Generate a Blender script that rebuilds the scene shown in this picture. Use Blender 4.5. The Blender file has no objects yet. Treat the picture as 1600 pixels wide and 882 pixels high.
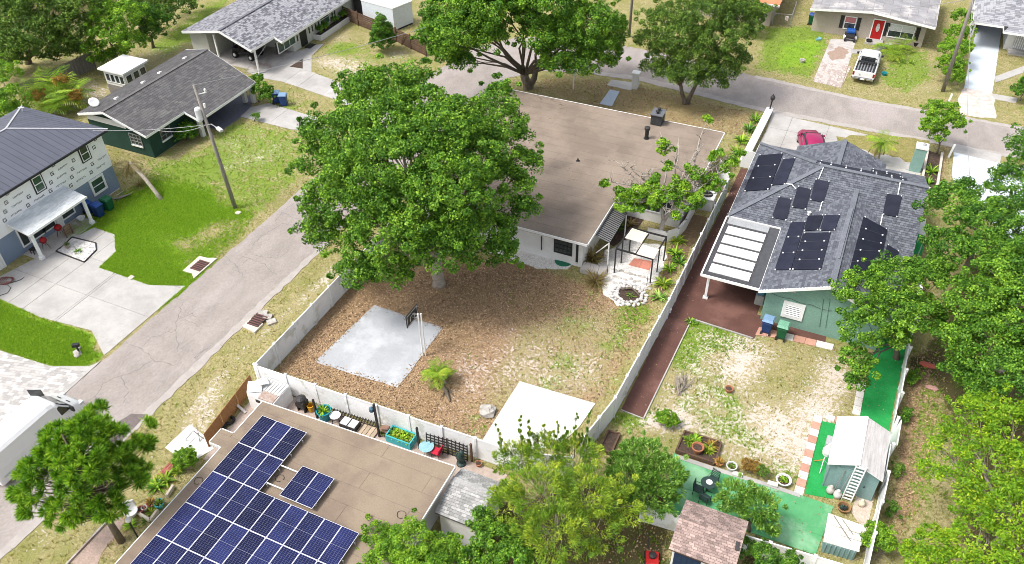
import bpy, bmesh, math, random
import numpy as np
from mathutils import Vector, Matrix

random.seed(11)
RNG = np.random.default_rng(11)
SC = bpy.context.scene
COL = SC.collection

# ------------------------------------------------------------------ camera
FPX, PITCH, ROLL, YAW, CAMH = 1300.0, 0.702126934, -0.0202874212, 0.444405866, 35.0
_sp, _cp = math.sin(PITCH), math.cos(PITCH)
_sr, _cr = math.sin(ROLL), math.cos(ROLL)
_r0 = Vector((math.cos(YAW), math.sin(YAW), 0))
_h0 = Vector((-math.sin(YAW), math.cos(YAW), 0))
_fw = _h0 * _cp + Vector((0, 0, -_sp))
_dn = _h0 * -_sp + Vector((0, 0, -_cp))
CAM_R = _r0 * _cr - _dn * _sr
CAM_D = _r0 * _sr + _dn * _cr
cam_data = bpy.data.cameras.new('camera')
cam_data.sensor_width = 36.0
cam_data.lens = 36.0 * FPX / 1600.0
cam_data.clip_end = 8000.0
cam = bpy.data.objects.new('camera', cam_data)
COL.objects.link(cam)
cam.matrix_world = Matrix((
    (CAM_R.x, -CAM_D.x, -_fw.x, 0), (CAM_R.y, -CAM_D.y, -_fw.y, 0),
    (CAM_R.z, -CAM_D.z, -_fw.z, CAMH), (0, 0, 0, 1)))
SC.camera = cam

# ------------------------------------------------------------------ light
SUN_TRAVEL = Vector((0.45, 0.42, -1.0)).normalized()
sun_data = bpy.data.lights.new('sun', 'SUN')
sun_data.energy = 1.75
sun_data.angle = math.radians(14)
sun_data.color = (1.0, 0.965, 0.90)
sun = bpy.data.objects.new('sun', sun_data)
COL.objects.link(sun)
sun.rotation_euler = SUN_TRAVEL.to_track_quat('-Z', 'Y').to_euler()
sun.location = (0, 0, 60)
world = bpy.data.worlds.new('World')
SC.world = world
world.use_nodes = True
wn = world.node_tree
bg = wn.nodes['Background']
sky = wn.nodes.new('ShaderNodeTexSky')
sky.sky_type = 'NISHITA'
sky.sun_disc = False
_d = -SUN_TRAVEL
sky.sun_elevation = math.asin(_d.z)
sky.sun_rotation = math.atan2(_d.x, _d.y)
sky.air_density = 1.0
sky.dust_density = 4.0
sky.ozone_density = 1.0
hz = wn.nodes.new('ShaderNodeHueSaturation')  # hazy, nearly white sky
hz.inputs['Saturation'].default_value = 0.45
wn.links.new(sky.outputs[0], hz.inputs['Color'])
wn.links.new(hz.outputs[0], bg.inputs[0])
bg.inputs[1].default_value = 0.15
SC.view_settings.view_transform = 'Standard'
SC.view_settings.look = 'None'
SC.view_settings.exposure = 0.85
SC.view_settings.gamma = 1.0
SC.cycles.filter_width = 0.9


def P(px, py, z=0.0):
    """Surveyed point: the world point at height z that the photograph shows at (px, py) of its 1600x882 frame."""
    d = _fw + CAM_R * ((px - 800.0) / FPX) + CAM_D * ((py - 441.0) / FPX)
    t = (z - CAMH) / d.z
    return Vector((d.x * t, d.y * t, z))


def ppm(v):
    return FPX / (Vector((v[0], v[1], v[2] - CAMH)).dot(_fw))


# ------------------------------------------------------------------ mesh builder
class MB:
    def __init__(self):
        self.v, self.f = [], []

    def add(self, vs, fs):
        o = len(self.v)
        self.v += [tuple(p) for p in vs]
        self.f += [tuple(i + o for i in f) for f in fs]
        return self

    def bx(self, x0, x1, y0, y1, z0, z1):
        return self.add([(x0, y0, z0), (x1, y0, z0), (x1, y1, z0), (x0, y1, z0),
                         (x0, y0, z1), (x1, y0, z1), (x1, y1, z1), (x0, y1, z1)],
                        [(3, 2, 1, 0), (4, 5, 6, 7), (0, 1, 5, 4), (1, 2, 6, 5), (2, 3, 7, 6), (3, 0, 4, 7)])

    def box(self, c, s, rz=0.0, rx=0.0, ry=0.0):
        m = Matrix.Rotation(rz, 3, 'Z') @ Matrix.Rotation(ry, 3, 'Y') @ Matrix.Rotation(rx, 3, 'X')
        c = Vector(c)
        h = [x / 2 for x in s]
        vs = [c + m @ Vector((sx * h[0], sy * h[1], sz * h[2])) for sz in (-1, 1) for sx, sy in ((-1, -1), (1, -1), (1, 1), (-1, 1))]
        return self.add(vs, [(3, 2, 1, 0), (4, 5, 6, 7), (0, 1, 5, 4), (1, 2, 6, 5), (2, 3, 7, 6), (3, 0, 4, 7)])

    def beam(self, a, b, w, h=None, up=(0, 0, 1)):
        a, b = Vector(a), Vector(b)
        h = w if h is None else h
        d = (b - a)
        L = d.length
        if L < 1e-6:
            return self
        d /= L
        up = Vector(up)
        s = d.cross(up)
        if s.length < 1e-4:
            s = d.cross(Vector((1, 0, 0)))
        s.normalize()
        u = s.cross(d).normalized()
        vs = [p + s * (i * w / 2) + u * (j * h / 2) for p in (a, b) for i, j in ((-1, -1), (1, -1), (1, 1), (-1, 1))]
        return self.add(vs, [(3, 2, 1, 0), (4, 5, 6, 7), (0, 1, 5, 4), (1, 2, 6, 5), (2, 3, 7, 6), (3, 0, 4, 7)])

    def prism(self, poly, z0, z1):
        n = len(poly)
        vs = [(p[0], p[1], z0) for p in poly] + [(p[0], p[1], z1) for p in poly]
        fs = [tuple(range(n - 1, -1, -1)), tuple(range(n, 2 * n))] + [(i, (i + 1) % n, (i + 1) % n + n, i + n) for i in range(n)]
        return self.add(vs, fs)

    def slab(self, poly, t):
        """3-D polygon (counter-clockwise seen from above) thickened downwards by t."""
        n = len(poly)
        vs = [(p[0], p[1], p[2] - t) for p in poly] + [tuple(p) for p in poly]
        fs = [tuple(range(n - 1, -1, -1)), tuple(range(n, 2 * n))] + [(i, (i + 1) % n, (i + 1) % n + n, i + n) for i in range(n)]
        return self.add(vs, fs)

    def tube(self, pts, r, n=6, cap=True):
        pts = [Vector(p) for p in pts]
        rs = r if isinstance(r, (list, tuple)) else [r] * len(pts)
        o = len(self.v)
        ref = None
        for i, p in enumerate(pts):
            a = pts[max(0, i - 1)]
            b = pts[min(len(pts) - 1, i + 1)]
            d = (b - a).normalized() if (b - a).length > 1e-7 else Vector((0, 0, 1))
            if ref is None:
                ref = d.cross(Vector((0, 0, 1)))
                if ref.length < .05:
                    ref = d.cross(Vector((1, 0, 0)))
            s = (ref - d * ref.dot(d))
            s = s.normalized() if s.length > 1e-6 else d.orthogonal().normalized()
            ref = s
            u = d.cross(s)
            for k in range(n):
                t = 2 * math.pi * k / n
                self.v.append(tuple(p + (s * math.cos(t) + u * math.sin(t)) * rs[i]))
        for i in range(len(pts) - 1):
            for k in range(n):
                a = o + i * n + k
                b = o + i * n + (k + 1) % n
                self.f.append((a, b, b + n, a + n))
        if cap:
            self.f.append(tuple(o + k for k in range(n - 1, -1, -1)))
            e = o + (len(pts) - 1) * n
            self.f.append(tuple(e + k for k in range(n)))
        return self

    def lathe(self, prof, c=(0, 0, 0), n=12):
        """prof: [(r, z)...] turned about the vertical through c."""
        o = len(self.v)
        for r, z in prof:
            for k in range(n):
                t = 2 * math.pi * k / n
                self.v.append((c[0] + r * math.cos(t), c[1] + r * math.sin(t), c[2] + z))
        for i in range(len(prof) - 1):
            for k in range(n):
                a = o + i * n + k
                b = o + i * n + (k + 1) % n
                self.f.append((a, b, b + n, a + n))
        self.f.append(tuple(o + k for k in range(n - 1, -1, -1)))
        e = o + (len(prof) - 1) * n
        self.f.append(tuple(e + k for k in range(n)))
        return self

    def rock(self, c, r, seed=0, n=7, m=5):
        rg = random.Random(seed)
        prof = []
        o = len(self.v)
        self.v.append((c[0], c[1], c[2] - r[2]))
        for i in range(1, m):
            a = -math.pi / 2 + math.pi * i / m
            for k in range(n):
                t = 2 * math.pi * k / n + rg.uniform(-.2, .2)
                q = 1 + rg.uniform(-.18, .18)
                self.v.append((c[0] + r[0] * math.cos(a) * math.cos(t) * q, c[1] + r[1] * math.cos(a) * math.sin(t) * q, c[2] + r[2] * math.sin(a) * q))
        self.v.append((c[0], c[1], c[2] + r[2]))
        for k in range(n):
            self.f.append((o, o + 1 + (k + 1) % n, o + 1 + k))
            for i in range(m - 2):
                a = o + 1 + i * n + k
                b = o + 1 + i * n + (k + 1) % n
                self.f.append((a, b, b + n, a + n))
            e = o + 1 + (m - 2) * n
            self.f.append((e + k, e + (k + 1) % n, o + 1 + (m - 1) * n))
        return self


ORG = {}


def tag(o, label=None, cat=None, group=None, kind=None):
    if label: o['label'] = label
    if cat: o['category'] = cat
    if group: o['group'] = group
    if kind: o['kind'] = kind
    return o


def E(name, label, cat, loc=(0, 0, 0), group=None, rz=0.0, local=False):
    """An Empty at the base of a thing. local=True: its parts are given in its own coordinates."""
    o = bpy.data.objects.new(name, None)
    o.empty_display_size = .2
    COL.objects.link(o)
    o.location = loc
    o.rotation_euler = (0, 0, rz)
    ORG[o.name] = Vector((0, 0, 0)) if local else Vector(loc)
    return tag(o, label, cat, group)


def link(name, me, mat, parent=None):
    o = bpy.data.objects.new(name, me)
    COL.objects.link(o)
    if mat is not None and not me.materials:
        me.materials.append(mat)
    if parent is not None:
        o.parent = parent
    return o


SPLIT = set('rail rib corner_trim bonnet_slot bed_rail insulator kerb bed_border path_edging gutter fascia roof_edge sign_print wall_lamp floodlight sash door_frame tubing bracket gutter ridge_cap'.split())


def islands(mb):
    """Split a builder into its connected pieces."""
    p = list(range(len(mb.v)))

    def f(a):
        while p[a] != a:
            p[a] = p[p[a]]
            a = p[a]
        return a
    for q in mb.f:
        for k in q[1:]:
            p[f(q[0])] = f(k)
    out = {}
    for q in mb.f:
        out.setdefault(f(q[0]), []).append(q)
    res = []
    for fs in out.values():
        ids = sorted({k for q in fs for k in q})
        ix = {k: i for i, k in enumerate(ids)}
        m = MB()
        m.v = [mb.v[k] for k in ids]
        m.f = [tuple(ix[k] for k in q) for q in fs]
        res.append(m)
    return res


def B(name, mb, mat, parent=None, label=None, cat=None, group=None, kind=None, smooth=False, bevel=0.0, keep=False, loc=None):
    """Link a mesh builder as ONE object. With a parent its vertices are re-based on the thing's origin."""
    if name in SPLIT and parent is not None and kind is None:
        parts = islands(mb)
        if len(parts) > 1:
            return [B(name, q, mat, parent, label, None, None, None, smooth, bevel) for q in parts][-1]
    me = bpy.data.meshes.new(name)
    vs = np.array(mb.v, dtype=float)
    org = Vector((0, 0, 0))
    if parent is not None:
        org = ORG.get(parent.name, Vector((0, 0, 0)))
    elif kind != 'structure' and not keep:
        mn, mx = vs.min(0), vs.max(0)
        org = Vector(((mn[0] + mx[0]) / 2, (mn[1] + mx[1]) / 2, mn[2]))
    vs = vs - np.array(org)
    me.from_pydata([tuple(v) for v in vs], [], mb.f)
    if smooth:
        me.polygons.foreach_set('use_smooth', [True] * len(me.polygons))
    me.update()
    o = link(name, me, mat, parent)
    ORG[o.name] = org
    if parent is None:
        o.location = org
    if bevel:
        md = o.modifiers.new('bevel', 'BEVEL')
        md.width = bevel
        md.segments = 2
        md.limit_method = 'ANGLE'
        md.angle_limit = math.radians(40)
    return tag(o, label, cat, group, kind)


def copy_tree(o, parent=None):
    c = o.copy()
    COL.objects.link(c)
    if parent is not None:
        c.parent = parent
    for ch in list(o.children):
        copy_tree(ch, c)
    return c


def dup(root, loc, rz=None, label=None, group=None, scale=None):
    c = copy_tree(root)
    c.location = loc
    if rz is not None:
        c.rotation_euler = (0, 0, rz)
    if scale:
        c.scale = (scale,) * 3
    return tag(c, label, None, group)


# ------------------------------------------------------------------ materials
def M(name, c1, c2=None, scale=3.0, rough=.85, bump=0.0, bscale=14.0, spec=.3, metal=0.0, rnd=0.0, detail=6.0, fine=.14, fscale=15.0, c3=None, stain=0.0, sscale=.6, stretch=None, trans=0.0):
    """Procedural surface: two colours mixed by noise, fine speckle, optional big stains (c3), per-object shift and bump."""
    m = bpy.data.materials.new(name)
    m.use_nodes = True
    nt = m.node_tree
    N, L = nt.nodes, nt.links
    b = N['Principled BSDF']
    b.inputs['Roughness'].default_value = rough
    b.inputs['Metallic'].default_value = metal
    b.inputs['Specular IOR Level'].default_value = spec
    tc = N.new('ShaderNodeTexCoord')
    vec = tc.outputs['Object']
    if stretch:
        mp = N.new('ShaderNodeMapping')
        mp.inputs['Scale'].default_value = stretch
        L.new(vec, mp.inputs['Vector'])
        vec = mp.outputs[0]
    c2 = c2 or tuple(x * .78 for x in c1)

    def noise(s, d):
        n = N.new('ShaderNodeTexNoise')
        n.inputs['Scale'].default_value = s
        n.inputs['Detail'].default_value = d
        n.inputs['Roughness'].default_value = .62
        L.new(vec, n.inputs['Vector'])
        return n.outputs['Fac']

    def ramp(fac, a, z):
        r = N.new('ShaderNodeMapRange')
        r.inputs[1].default_value = a
        r.inputs[2].default_value = z
        L.new(fac, r.inputs[0])
        return r.outputs[0]

    def mix(fac, a, b_, typ='MIX'):
        x = N.new('ShaderNodeMix')
        x.data_type = 'RGBA'
        x.blend_type = typ
        for sk, val in ((x.inputs[0], fac), (x.inputs[6], a), (x.inputs[7], b_)):
            if isinstance(val, (int, float)):
                sk.default_value = val
            elif isinstance(val, tuple):
                sk.default_value = (*val, 1)
            else:
                L.new(val, sk)
        return x.outputs[2]
    col = mix(ramp(noise(scale, detail), .34, .66), c1, c2)
    if c3:
        col = mix(ramp(noise(sscale, 5), .5 - stain * .3 + .12, .62), col, c3)
    if fine:
        fn = ramp(noise(fscale, 3), .3, .7)
        rr = N.new('ShaderNodeMapRange')
        rr.inputs[3].default_value = 1 - fine
        rr.inputs[4].default_value = 1 + fine
        L.new(fn, rr.inputs[0])
        cm = N.new('ShaderNodeCombineColor')
        for i in range(3):
            L.new(rr.outputs[0], cm.inputs[i])
        col = mix(1.0, col, cm.outputs[0], 'MULTIPLY')
    if rnd:
        oi = N.new('ShaderNodeObjectInfo')
        rr = N.new('ShaderNodeMapRange')
        rr.inputs[3].default_value = 1 - rnd
        rr.inputs[4].default_value = 1 + rnd
        L.new(oi.outputs['Random'], rr.inputs[0])
        cm = N.new('ShaderNodeCombineColor')
        for i in range(3):
            L.new(rr.outputs[0], cm.inputs[i])
        col = mix(1.0, col, cm.outputs[0], 'MULTIPLY')
    L.new(col, b.inputs['Base Color'])
    if bump:
        bn = N.new('ShaderNodeBump')
        bn.inputs['Strength'].default_value = min(1.0, bump)
        bn.inputs['Distance'].default_value = .02
        L.new(noise(bscale, 4), bn.inputs['Height'])
        L.new(bn.outputs[0], b.inputs['Normal'])
    return m


def leafmat(name, dark, mid, light, rough=.5, trans=.35):
    """Foliage: colour from the leaf's own tone attribute, part of the light passes through the blade."""
    m = bpy.data.materials.new(name)
    m.use_nodes = True
    nt = m.node_tree
    N, L = nt.nodes, nt.links
    b = N['Principled BSDF']
    out = N['Material Output']
    at = N.new('ShaderNodeAttribute')
    at.attribute_name = 'tone'
    cr = N.new('ShaderNodeValToRGB')
    e = cr.color_ramp.elements
    e[0].position, e[0].color = 0.0, (*dark, 1)
    e[1].position, e[1].color = 1.0, (*light, 1)
    k = e.new(.5)
    k.color = (*mid, 1)
    L.new(at.outputs['Fac'], cr.inputs[0])
    L.new(cr.outputs[0], b.inputs['Base Color'])
    b.inputs['Roughness'].default_value = rough
    b.inputs['Specular IOR Level'].default_value = .17
    tr = N.new('ShaderNodeBsdfTranslucent')
    g = N.new('ShaderNodeMix')
    g.data_type = 'RGBA'
    g.blend_type = 'MULTIPLY'
    g.inputs[0].default_value = 1
    g.inputs[7].default_value = (1.5, 1.7, .7, 1)
    L.new(cr.outputs[0], g.inputs[6])
    L.new(g.outputs[2], tr.inputs[0])
    ms = N.new('ShaderNodeMixShader')
    ms.inputs[0].default_value = trans
    L.new(b.outputs[0], ms.inputs[1])
    L.new(tr.outputs[0], ms.inputs[2])
    L.new(ms.outputs[0], out.inputs[0])
    return m


WHITE = M('white_paint', (.80, .80, .79), (.72, .72, .71), rough=.5, fine=.04)
VINYL = M('white_vinyl', (.86, .86, .86), (.76, .77, .78), scale=.8, rough=.45, fine=.05, rnd=.05, c3=(.62, .62, .58), stain=.25, sscale=1.1)
BLACK = M('black_paint', (.02, .02, .022), (.03, .03, .03), rough=.5)
GLASS = M('dark_window_glass', (.022, .03, .032), (.06, .075, .075), scale=1.5, rough=.08, spec=.6, fine=0)
GREENGLASS = M('green_window_glass', (.05, .12, .085), (.03, .05, .045), scale=1.2, rough=.1, spec=.6, fine=0)
STEEL = M('galvanised_steel', (.45, .46, .47), (.36, .37, .38), rough=.4, metal=.6)
DARKSTEEL = M('dark_steel', (.035, .035, .037), (.055, .05, .05), rough=.5, metal=.3)
RUBBER = M('tyre_rubber', (.018, .018, .018), (.03, .03, .03), rough=.85)
BARK = M('grey_bark', (.20, .165, .13), (.10, .08, .06), scale=6, rough=.95, bump=.6, bscale=18, stretch=(1, 1, .25))
PALEBARK = M('pale_bark', (.42, .37, .31), (.26, .22, .18), scale=7, rough=.9, bump=.4)
TWIG = M('bare_twig', (.36, .32, .27), (.24, .2, .17), scale=8, rough=.9)
WOODGREY = M('weathered_wood', (.26, .24, .22), (.16, .145, .13), scale=4, rough=.9, stretch=(3, 3, .4), rnd=.15)
WOODBROWN = M('brown_wood', (.14, .085, .055), (.08, .05, .035), scale=4, rough=.85, rnd=.15)
TERRA = M('terracotta', (.42, .17, .09), (.33, .13, .07), rough=.85)
SOIL = M('dark_soil', (.045, .032, .025), (.09, .06, .045), scale=8, rough=1, bump=.6)
ROCK = M('pale_rock', (.50, .47, .43), (.30, .28, .26), scale=3, rough=.95, bump=.5, rnd=.15)
CONC = M('light_concrete', (.43, .415, .395), (.365, .35, .335), scale=.9, rough=.9, bump=.15, c3=(.33, .315, .30), stain=.5, sscale=.35, rnd=.05, fine=.09)
CONCOLD = M('old_concrete', (.48, .45, .43), (.38, .36, .345), scale=1.1, rough=.92, bump=.2, c3=(.30, .24, .21), stain=.35, sscale=.5, rnd=.06)
BLUEBIN = M('blue_plastic', (.012, .045, .16), (.01, .035, .12), rough=.45)
GREENBIN = M('green_plastic', (.01, .10, .045), (.008, .08, .035), rough=.45)
TEAL = M('teal_paint', (.01, .25, .30), (.01, .2, .25), rough=.55)
RED = M('red_paint', (.42, .015, .015), (.34, .012, .012), rough=.45)

# ------------------------------------------------------------------ ground: one sheet to the horizon
def ground_material():
    m = bpy.data.materials.new('yard_ground')
    m.use_nodes = True
    nt = m.node_tree
    N, L = nt.nodes, nt.links
    b = N['Principled BSDF']
    b.inputs['Roughness'].default_value = 1.0
    b.inputs['Specular IOR Level'].default_value = .08
    tc = N.new('ShaderNodeTexCoord')

    def noise(s, d=6, r=.65):
        n = N.new('ShaderNodeTexNoise')
        n.inputs['Scale'].default_value = s
        n.inputs['Detail'].default_value = d
        n.inputs['Roughness'].default_value = r
        L.new(tc.outputs['Object'], n.inputs['Vector'])
        return n.outputs['Fac']

    def mr(x, a, z, lo=0, hi=1):
        r = N.new('ShaderNodeMapRange')
        for i, q in enumerate((a, z, lo, hi)):
            r.inputs[i + 1].default_value = q
        L.new(x, r.inputs[0])
        return r.outputs[0]

    def mix(f, a, c, typ='MIX'):
        x = N.new('ShaderNodeMix')
        x.data_type = 'RGBA'
        x.blend_type = typ
        for sk, val in ((x.inputs[0], f), (x.inputs[6], a), (x.inputs[7], c)):
            if isinstance(val, (int, float)): sk.default_value = val
            elif isinstance(val, tuple): sk.default_value = (*val, 1)
            else: L.new(val, sk)
        return x.outputs[2]

    def attr(n):
        a = N.new('ShaderNodeAttribute')
        a.attribute_name = n
        return a.outputs['Fac']

    def math_(op, a, c):
        x = N.new('ShaderNodeMath')
        x.operation = op
        for i, q in enumerate((a, c)):
            if isinstance(q, (int, float)): x.inputs[i].default_value = q
            else: L.new(q, x.inputs[i])
        return x.outputs[0]
    n_big, n_mid, n_fine, n_vf = noise(.35, 5), noise(1.4, 6), noise(5.5, 6, .75), noise(15, 3, .7)
    dry = mix(mr(n_mid, .35, .65), (.37, .31, .17), (.255, .25, .095))
    dry = mix(mr(n_fine, .46, .64), dry, (.15, .135, .05))
    dry = mix(mr(n_big, .5, .68), dry, (.21, .21, .07))
    lit = mix(mr(n_fine, .38, .6), (.39, .262, .158), (.19, .125, .073))
    lit = mix(mr(n_big, .45, .62), lit, (.28, .19, .105))
    lit = mix(mr(n_vf, .55, .75), lit, (.50, .37, .24))
    grn = mix(mr(n_mid, .35, .65), (.12, .20, .025), (.20, .27, .045))
    grn = mix(mr(n_fine, .5, .72), grn, (.07, .105, .02))
    lawn = mix(mr(n_mid, .3, .7), (.13, .26, .02), (.22, .34, .035))
    lawn = mix(mr(n_fine, .5, .75), lawn, (.055, .14, .012))
    lawn = mix(mr(n_big, .5, .64), lawn, (.22, .30, .04))
    snd = mix(mr(n_fine, .35, .65), (.63, .555, .505), (.47, .40, .35))
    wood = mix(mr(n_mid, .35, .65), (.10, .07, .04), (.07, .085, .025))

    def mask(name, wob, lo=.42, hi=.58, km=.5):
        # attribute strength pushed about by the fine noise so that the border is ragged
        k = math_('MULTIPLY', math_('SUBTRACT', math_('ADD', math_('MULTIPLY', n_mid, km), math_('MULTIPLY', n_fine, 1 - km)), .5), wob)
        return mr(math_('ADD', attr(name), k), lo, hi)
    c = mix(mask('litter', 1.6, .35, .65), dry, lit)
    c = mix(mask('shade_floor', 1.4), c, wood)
    c = mix(mask('green', 2.6, .4, .6), c, grn)
    c = mix(mask('sand', 4.4, .42, .66, .27), c, snd)
    c = mix(mask('lawn', 1.5), c, lawn)
    sp = mr(n_vf, .28, .72, .6, 1.4)
    cm = N.new('ShaderNodeCombineColor')
    for i in range(3): L.new(sp, cm.inputs[i])
    c = mix(1.0, c, cm.outputs[0], 'MULTIPLY')
    L.new(c, b.inputs['Base Color'])
    bp = N.new('ShaderNodeBump')
    bp.inputs['Strength'].default_value = .55
    bp.inputs['Distance'].default_value = .06
    L.new(math_('ADD', n_fine, math_('MULTIPLY', n_vf, .5)), bp.inputs['Height'])
    L.new(bp.outputs[0], b.inputs['Normal'])
    return m


gx = np.concatenate([[-4000, -1200, -400, -180, -110], np.arange(-84, 30.01, .4), [45, 80, 180, 500, 1500, 4000]])
gy = np.concatenate([[-4000, -1200, -400, -120, -40, -10], np.arange(2, 106.01, .4), [125, 160, 260, 600, 1600, 5000]])
GX, GY = np.meshgrid(gx, gy)
PAINT = {k: np.zeros(GX.shape) for k in ('green', 'sand', 'litter', 'lawn', 'shade_floor')}


def blot(kind, px, py, r, k=1.0, ry=None, z=0):
    """Soft round patch of one ground cover (r, ry metres along the two street axes)."""
    p = P(px, py, z)
    ry = ry or r
    d = np.sqrt(((GX - p.x) / r) ** 2 + ((GY - p.y) / ry) ** 2)
    PAINT[kind] = np.clip(PAINT[kind] + k * np.clip(1.35 - d, 0, 1) / 1.0, -1, 1)


def field(kind, pts, k=1.0, soft=.5, world=False):
    """Polygonal patch given by survey pixels, softened over `soft` metres."""
    poly = np.array([(q[0], q[1]) if world else tuple(P(*q))[:2] for q in pts])
    ins = np.zeros(GX.shape, bool)
    dist = np.full(GX.shape, 1e9)
    n = len(poly)
    for i in range(n):
        a, c = poly[i], poly[(i + 1) % n]
        cond = ((a[1] > GY) != (c[1] > GY))
        with np.errstate(divide='ignore', invalid='ignore'):
            xin = (c[0] - a[0]) * (GY - a[1]) / (c[1] - a[1] + 1e-12) + a[0]
        ins ^= cond & (GX < xin)
        e = c - a
        t = np.clip(((GX - a[0]) * e[0] + (GY - a[1]) * e[1]) / (e @ e), 0, 1)
        dist = np.minimum(dist, np.hypot(GX - a[0] - t * e[0], GY - a[1] - t * e[1]))
    s = np.where(ins, dist, -dist)
    PAINT[kind] = np.clip(PAINT[kind] + k * np.clip(s / soft + .5, 0, 1), -1, 1)


# central yard: fallen leaves; bare sand and weeds towards its right and lower edge
field('litter', [(430, 580), (545, 440), (640, 420), (800, 405), (950, 455), (1020, 470), (1010, 520), (960, 610), (930, 640), (800, 690), (760, 690)], .95, 1.2)
for q in [(720, 560, 1.4, .35), (760, 585, 1.5, .35), (800, 560, 1.6, .38), (850, 545, 1.3, .3), (800, 520, 1.2, .2), (880, 590, 1.6, .4), (830, 585, 1.4, .38), (915, 560, 1.3, .35), (735, 600, 1.3, .3), (660, 620, 1.2, .22), (700, 640, 1.3, .25), (960, 470, 1.0, .35), (860, 455, 1.0, .25), (930, 500, .8, .3), (930, 590, 1.2, .35), (590, 610, 1.2, .12)]:
    blot('sand', q[0], q[1], q[2], q[3] * .42)
field('sand', [(700, 545), (800, 500), (960, 470), (1000, 530), (950, 620), (800, 690), (690, 660)], .2, 2)
field('litter', [(800, 500), (960, 470), (1000, 530), (950, 620), (800, 690), (730, 640)], -.5, 2.5)
field('green', [(800, 470), (960, 450), (1010, 500), (960, 600), (800, 640)], .26, 2)
for q in [(990, 500, 1.5, .42), (1000, 480, .9, .5), (960, 540, 1.2, .3), (885, 570, 1.1, .34), (740, 560, 1.2, .2), (750, 660, 1.5, .42), (690, 590, .9, .4), (855, 605, 1.0, .3), (930, 450, 1.0, .35), (840, 440, 1.6, .16), (900, 500, 1.4, .2), (790, 450, 1.6, .14), (950, 600, 1.0, .3), (655, 595, .8, .3)]:
    blot('green', *q[:3], q[3])
# right yard: sand and straw with weeds at the top left
field('sand', [(1090, 505), (1300, 545), (1340, 600), (1250, 770), (1060, 690), (960, 660), (1010, 640)], .44, 1.5)
field('green', [(1075, 500), (1180, 530), (1160, 600), (1060, 690), (960, 660), (1010, 640)], .22, 2)
field('green', [(1110, 690), (1240, 770), (1270, 700), (1150, 640)], .12, 1.5)
for q in [(1090, 520, 1.5, .62), (1130, 530, 1.3, .5), (1070, 560, 1.2, .5), (1080, 640, 1.3, .3), (1135, 665, 1.2, .45), (1180, 690, 1.0, .35), (1110, 600, 1.1, .28), (1230, 740, 1.1, .4), (1160, 640, .9, .3), (1140, 625, .8, .4), (1260, 610, .8, .2), (1000, 650, 1.0, .3), (1080, 690, .9, .3), (1170, 545, 1.0, .2), (1240, 660, .8, .22), (970, 655, 1.1, .35)]:
    blot('green', *q[:3], q[3] * 1.35)
for q in [(1180, 560, 1.6, .32), (1160, 585, 1.2, .25), (1310, 590, 1.5, .25), (1240, 690, 1.6, .3), (1060, 655, .9, .35), (1275, 640, 1.4, .25), (1200, 640, 1.2, .12), (1025, 660, .7, .3), (1190, 660, 1.2, .1)]:
    blot('sand', *q[:3], q[3])
for q in [(1230, 560, 2.0, .3), (1200, 600, 2, .25)]:
    blot('sand', *q[:3], -q[3])
# lawns of the house on the left
field('lawn', [(120, 360), (200, 305), (255, 285), (330, 298), (392, 335), (370, 368), (335, 398), (315, 445), (290, 470), (220, 480), (130, 430), (160, 380)], 1, 1.7)
field('lawn', [(-10, 462), (0, 467), (62, 497), (118, 512), (143, 522), (161, 556), (140, 572), (80, 571), (-10, 540)], 1, .6)
for q in [(318, 374, 1.6, .75), (262, 372, 1.0, .5), (352, 352, 1.3, .7), (300, 408, 1.0, .5), (345, 318, 1.2, .35), (285, 385, .9, .45), (150, 545, .5, .5), (20, 505, .6, .3)]:
    blot('lawn', *q[:3], -q[3])
field('green', [(205, 320), (230, 245), (300, 255), (350, 190), (400, 180), (470, 205), (470, 280), (420, 320), (395, 345), (330, 300)], .33, 2)
for q in [(380, 250, 1.6, .28), (360, 225, 1.5, .3), (420, 245, 1.6, .25), (400, 215, 1.2, .2), (440, 225, 1.4, .22), (350, 265, 1.0, .2)]:
    blot('sand', *q[:3], q[3])
blot('green', 300, 265, 2, .35)
# verge between street and fence
field('sand', [(360, 570), (535, 425), (520, 412), (440, 490), (330, 590), (290, 640), (270, 700), (330, 690)], .52, .8)
field('green', [(255, 640), (330, 560), (390, 515), (400, 540), (330, 600), (250, 690)], .22, 1)
field('sand', [(0, 845), (80, 790), (160, 740), (220, 720), (150, 820), (60, 882)], .22, 1.5)
# yards at the back
field('green', [(205, 320), (230, 245), (350, 190), (470, 205), (475, 290), (390, 350)], .28, 2)
field('green', [(390, 110), (520, 160), (470, 200), (400, 160)], .3, 1.5)
field('sand', [(480, 80), (660, 100), (690, 150), (560, 150), (500, 130)], .14, 1.5)
field('green', [(200, 140), (290, 70), (420, -60), (300, -120), (60, 40), (0, 130)], .3, 3)
field('green', [(235, 75), (310, 20), (380, -20), (300, 75), (260, 90)], .45, 2)
field('green', [(480, 60), (700, 90), (690, 170), (540, 150)], .2, 2)
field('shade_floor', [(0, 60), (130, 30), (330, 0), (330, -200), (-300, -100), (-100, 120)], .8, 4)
field('sand', [(135, 120), (175, 140), (160, 165), (125, 165)], .5, 1)
field('sand', [(180, 100), (240, 75), (330, 60), (250, 110)], .3, 1)
field('green', [(490, 90), (520, 60), (610, 60), (680, 110), (660, 150), (520, 140)], .25, 2)
for q in [(510, 95, 1.6, .35), (545, 105, 2.0, .4), (620, 85, 1.5, .4), (560, 125, 1.6, .35), (600, 120, 1.5, .3), (530, 60, 1.4, .35), (410, 200, 1, .1)]:
    blot('sand', *q[:3], q[3])
for q in [(540, 75, 1.6, .3), (500, 120, 1.4, .2), (430, 110, 2.0, .3), (455, 170, 1.6, .2)]:
    blot('green', *q[:3], q[3])
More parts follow.
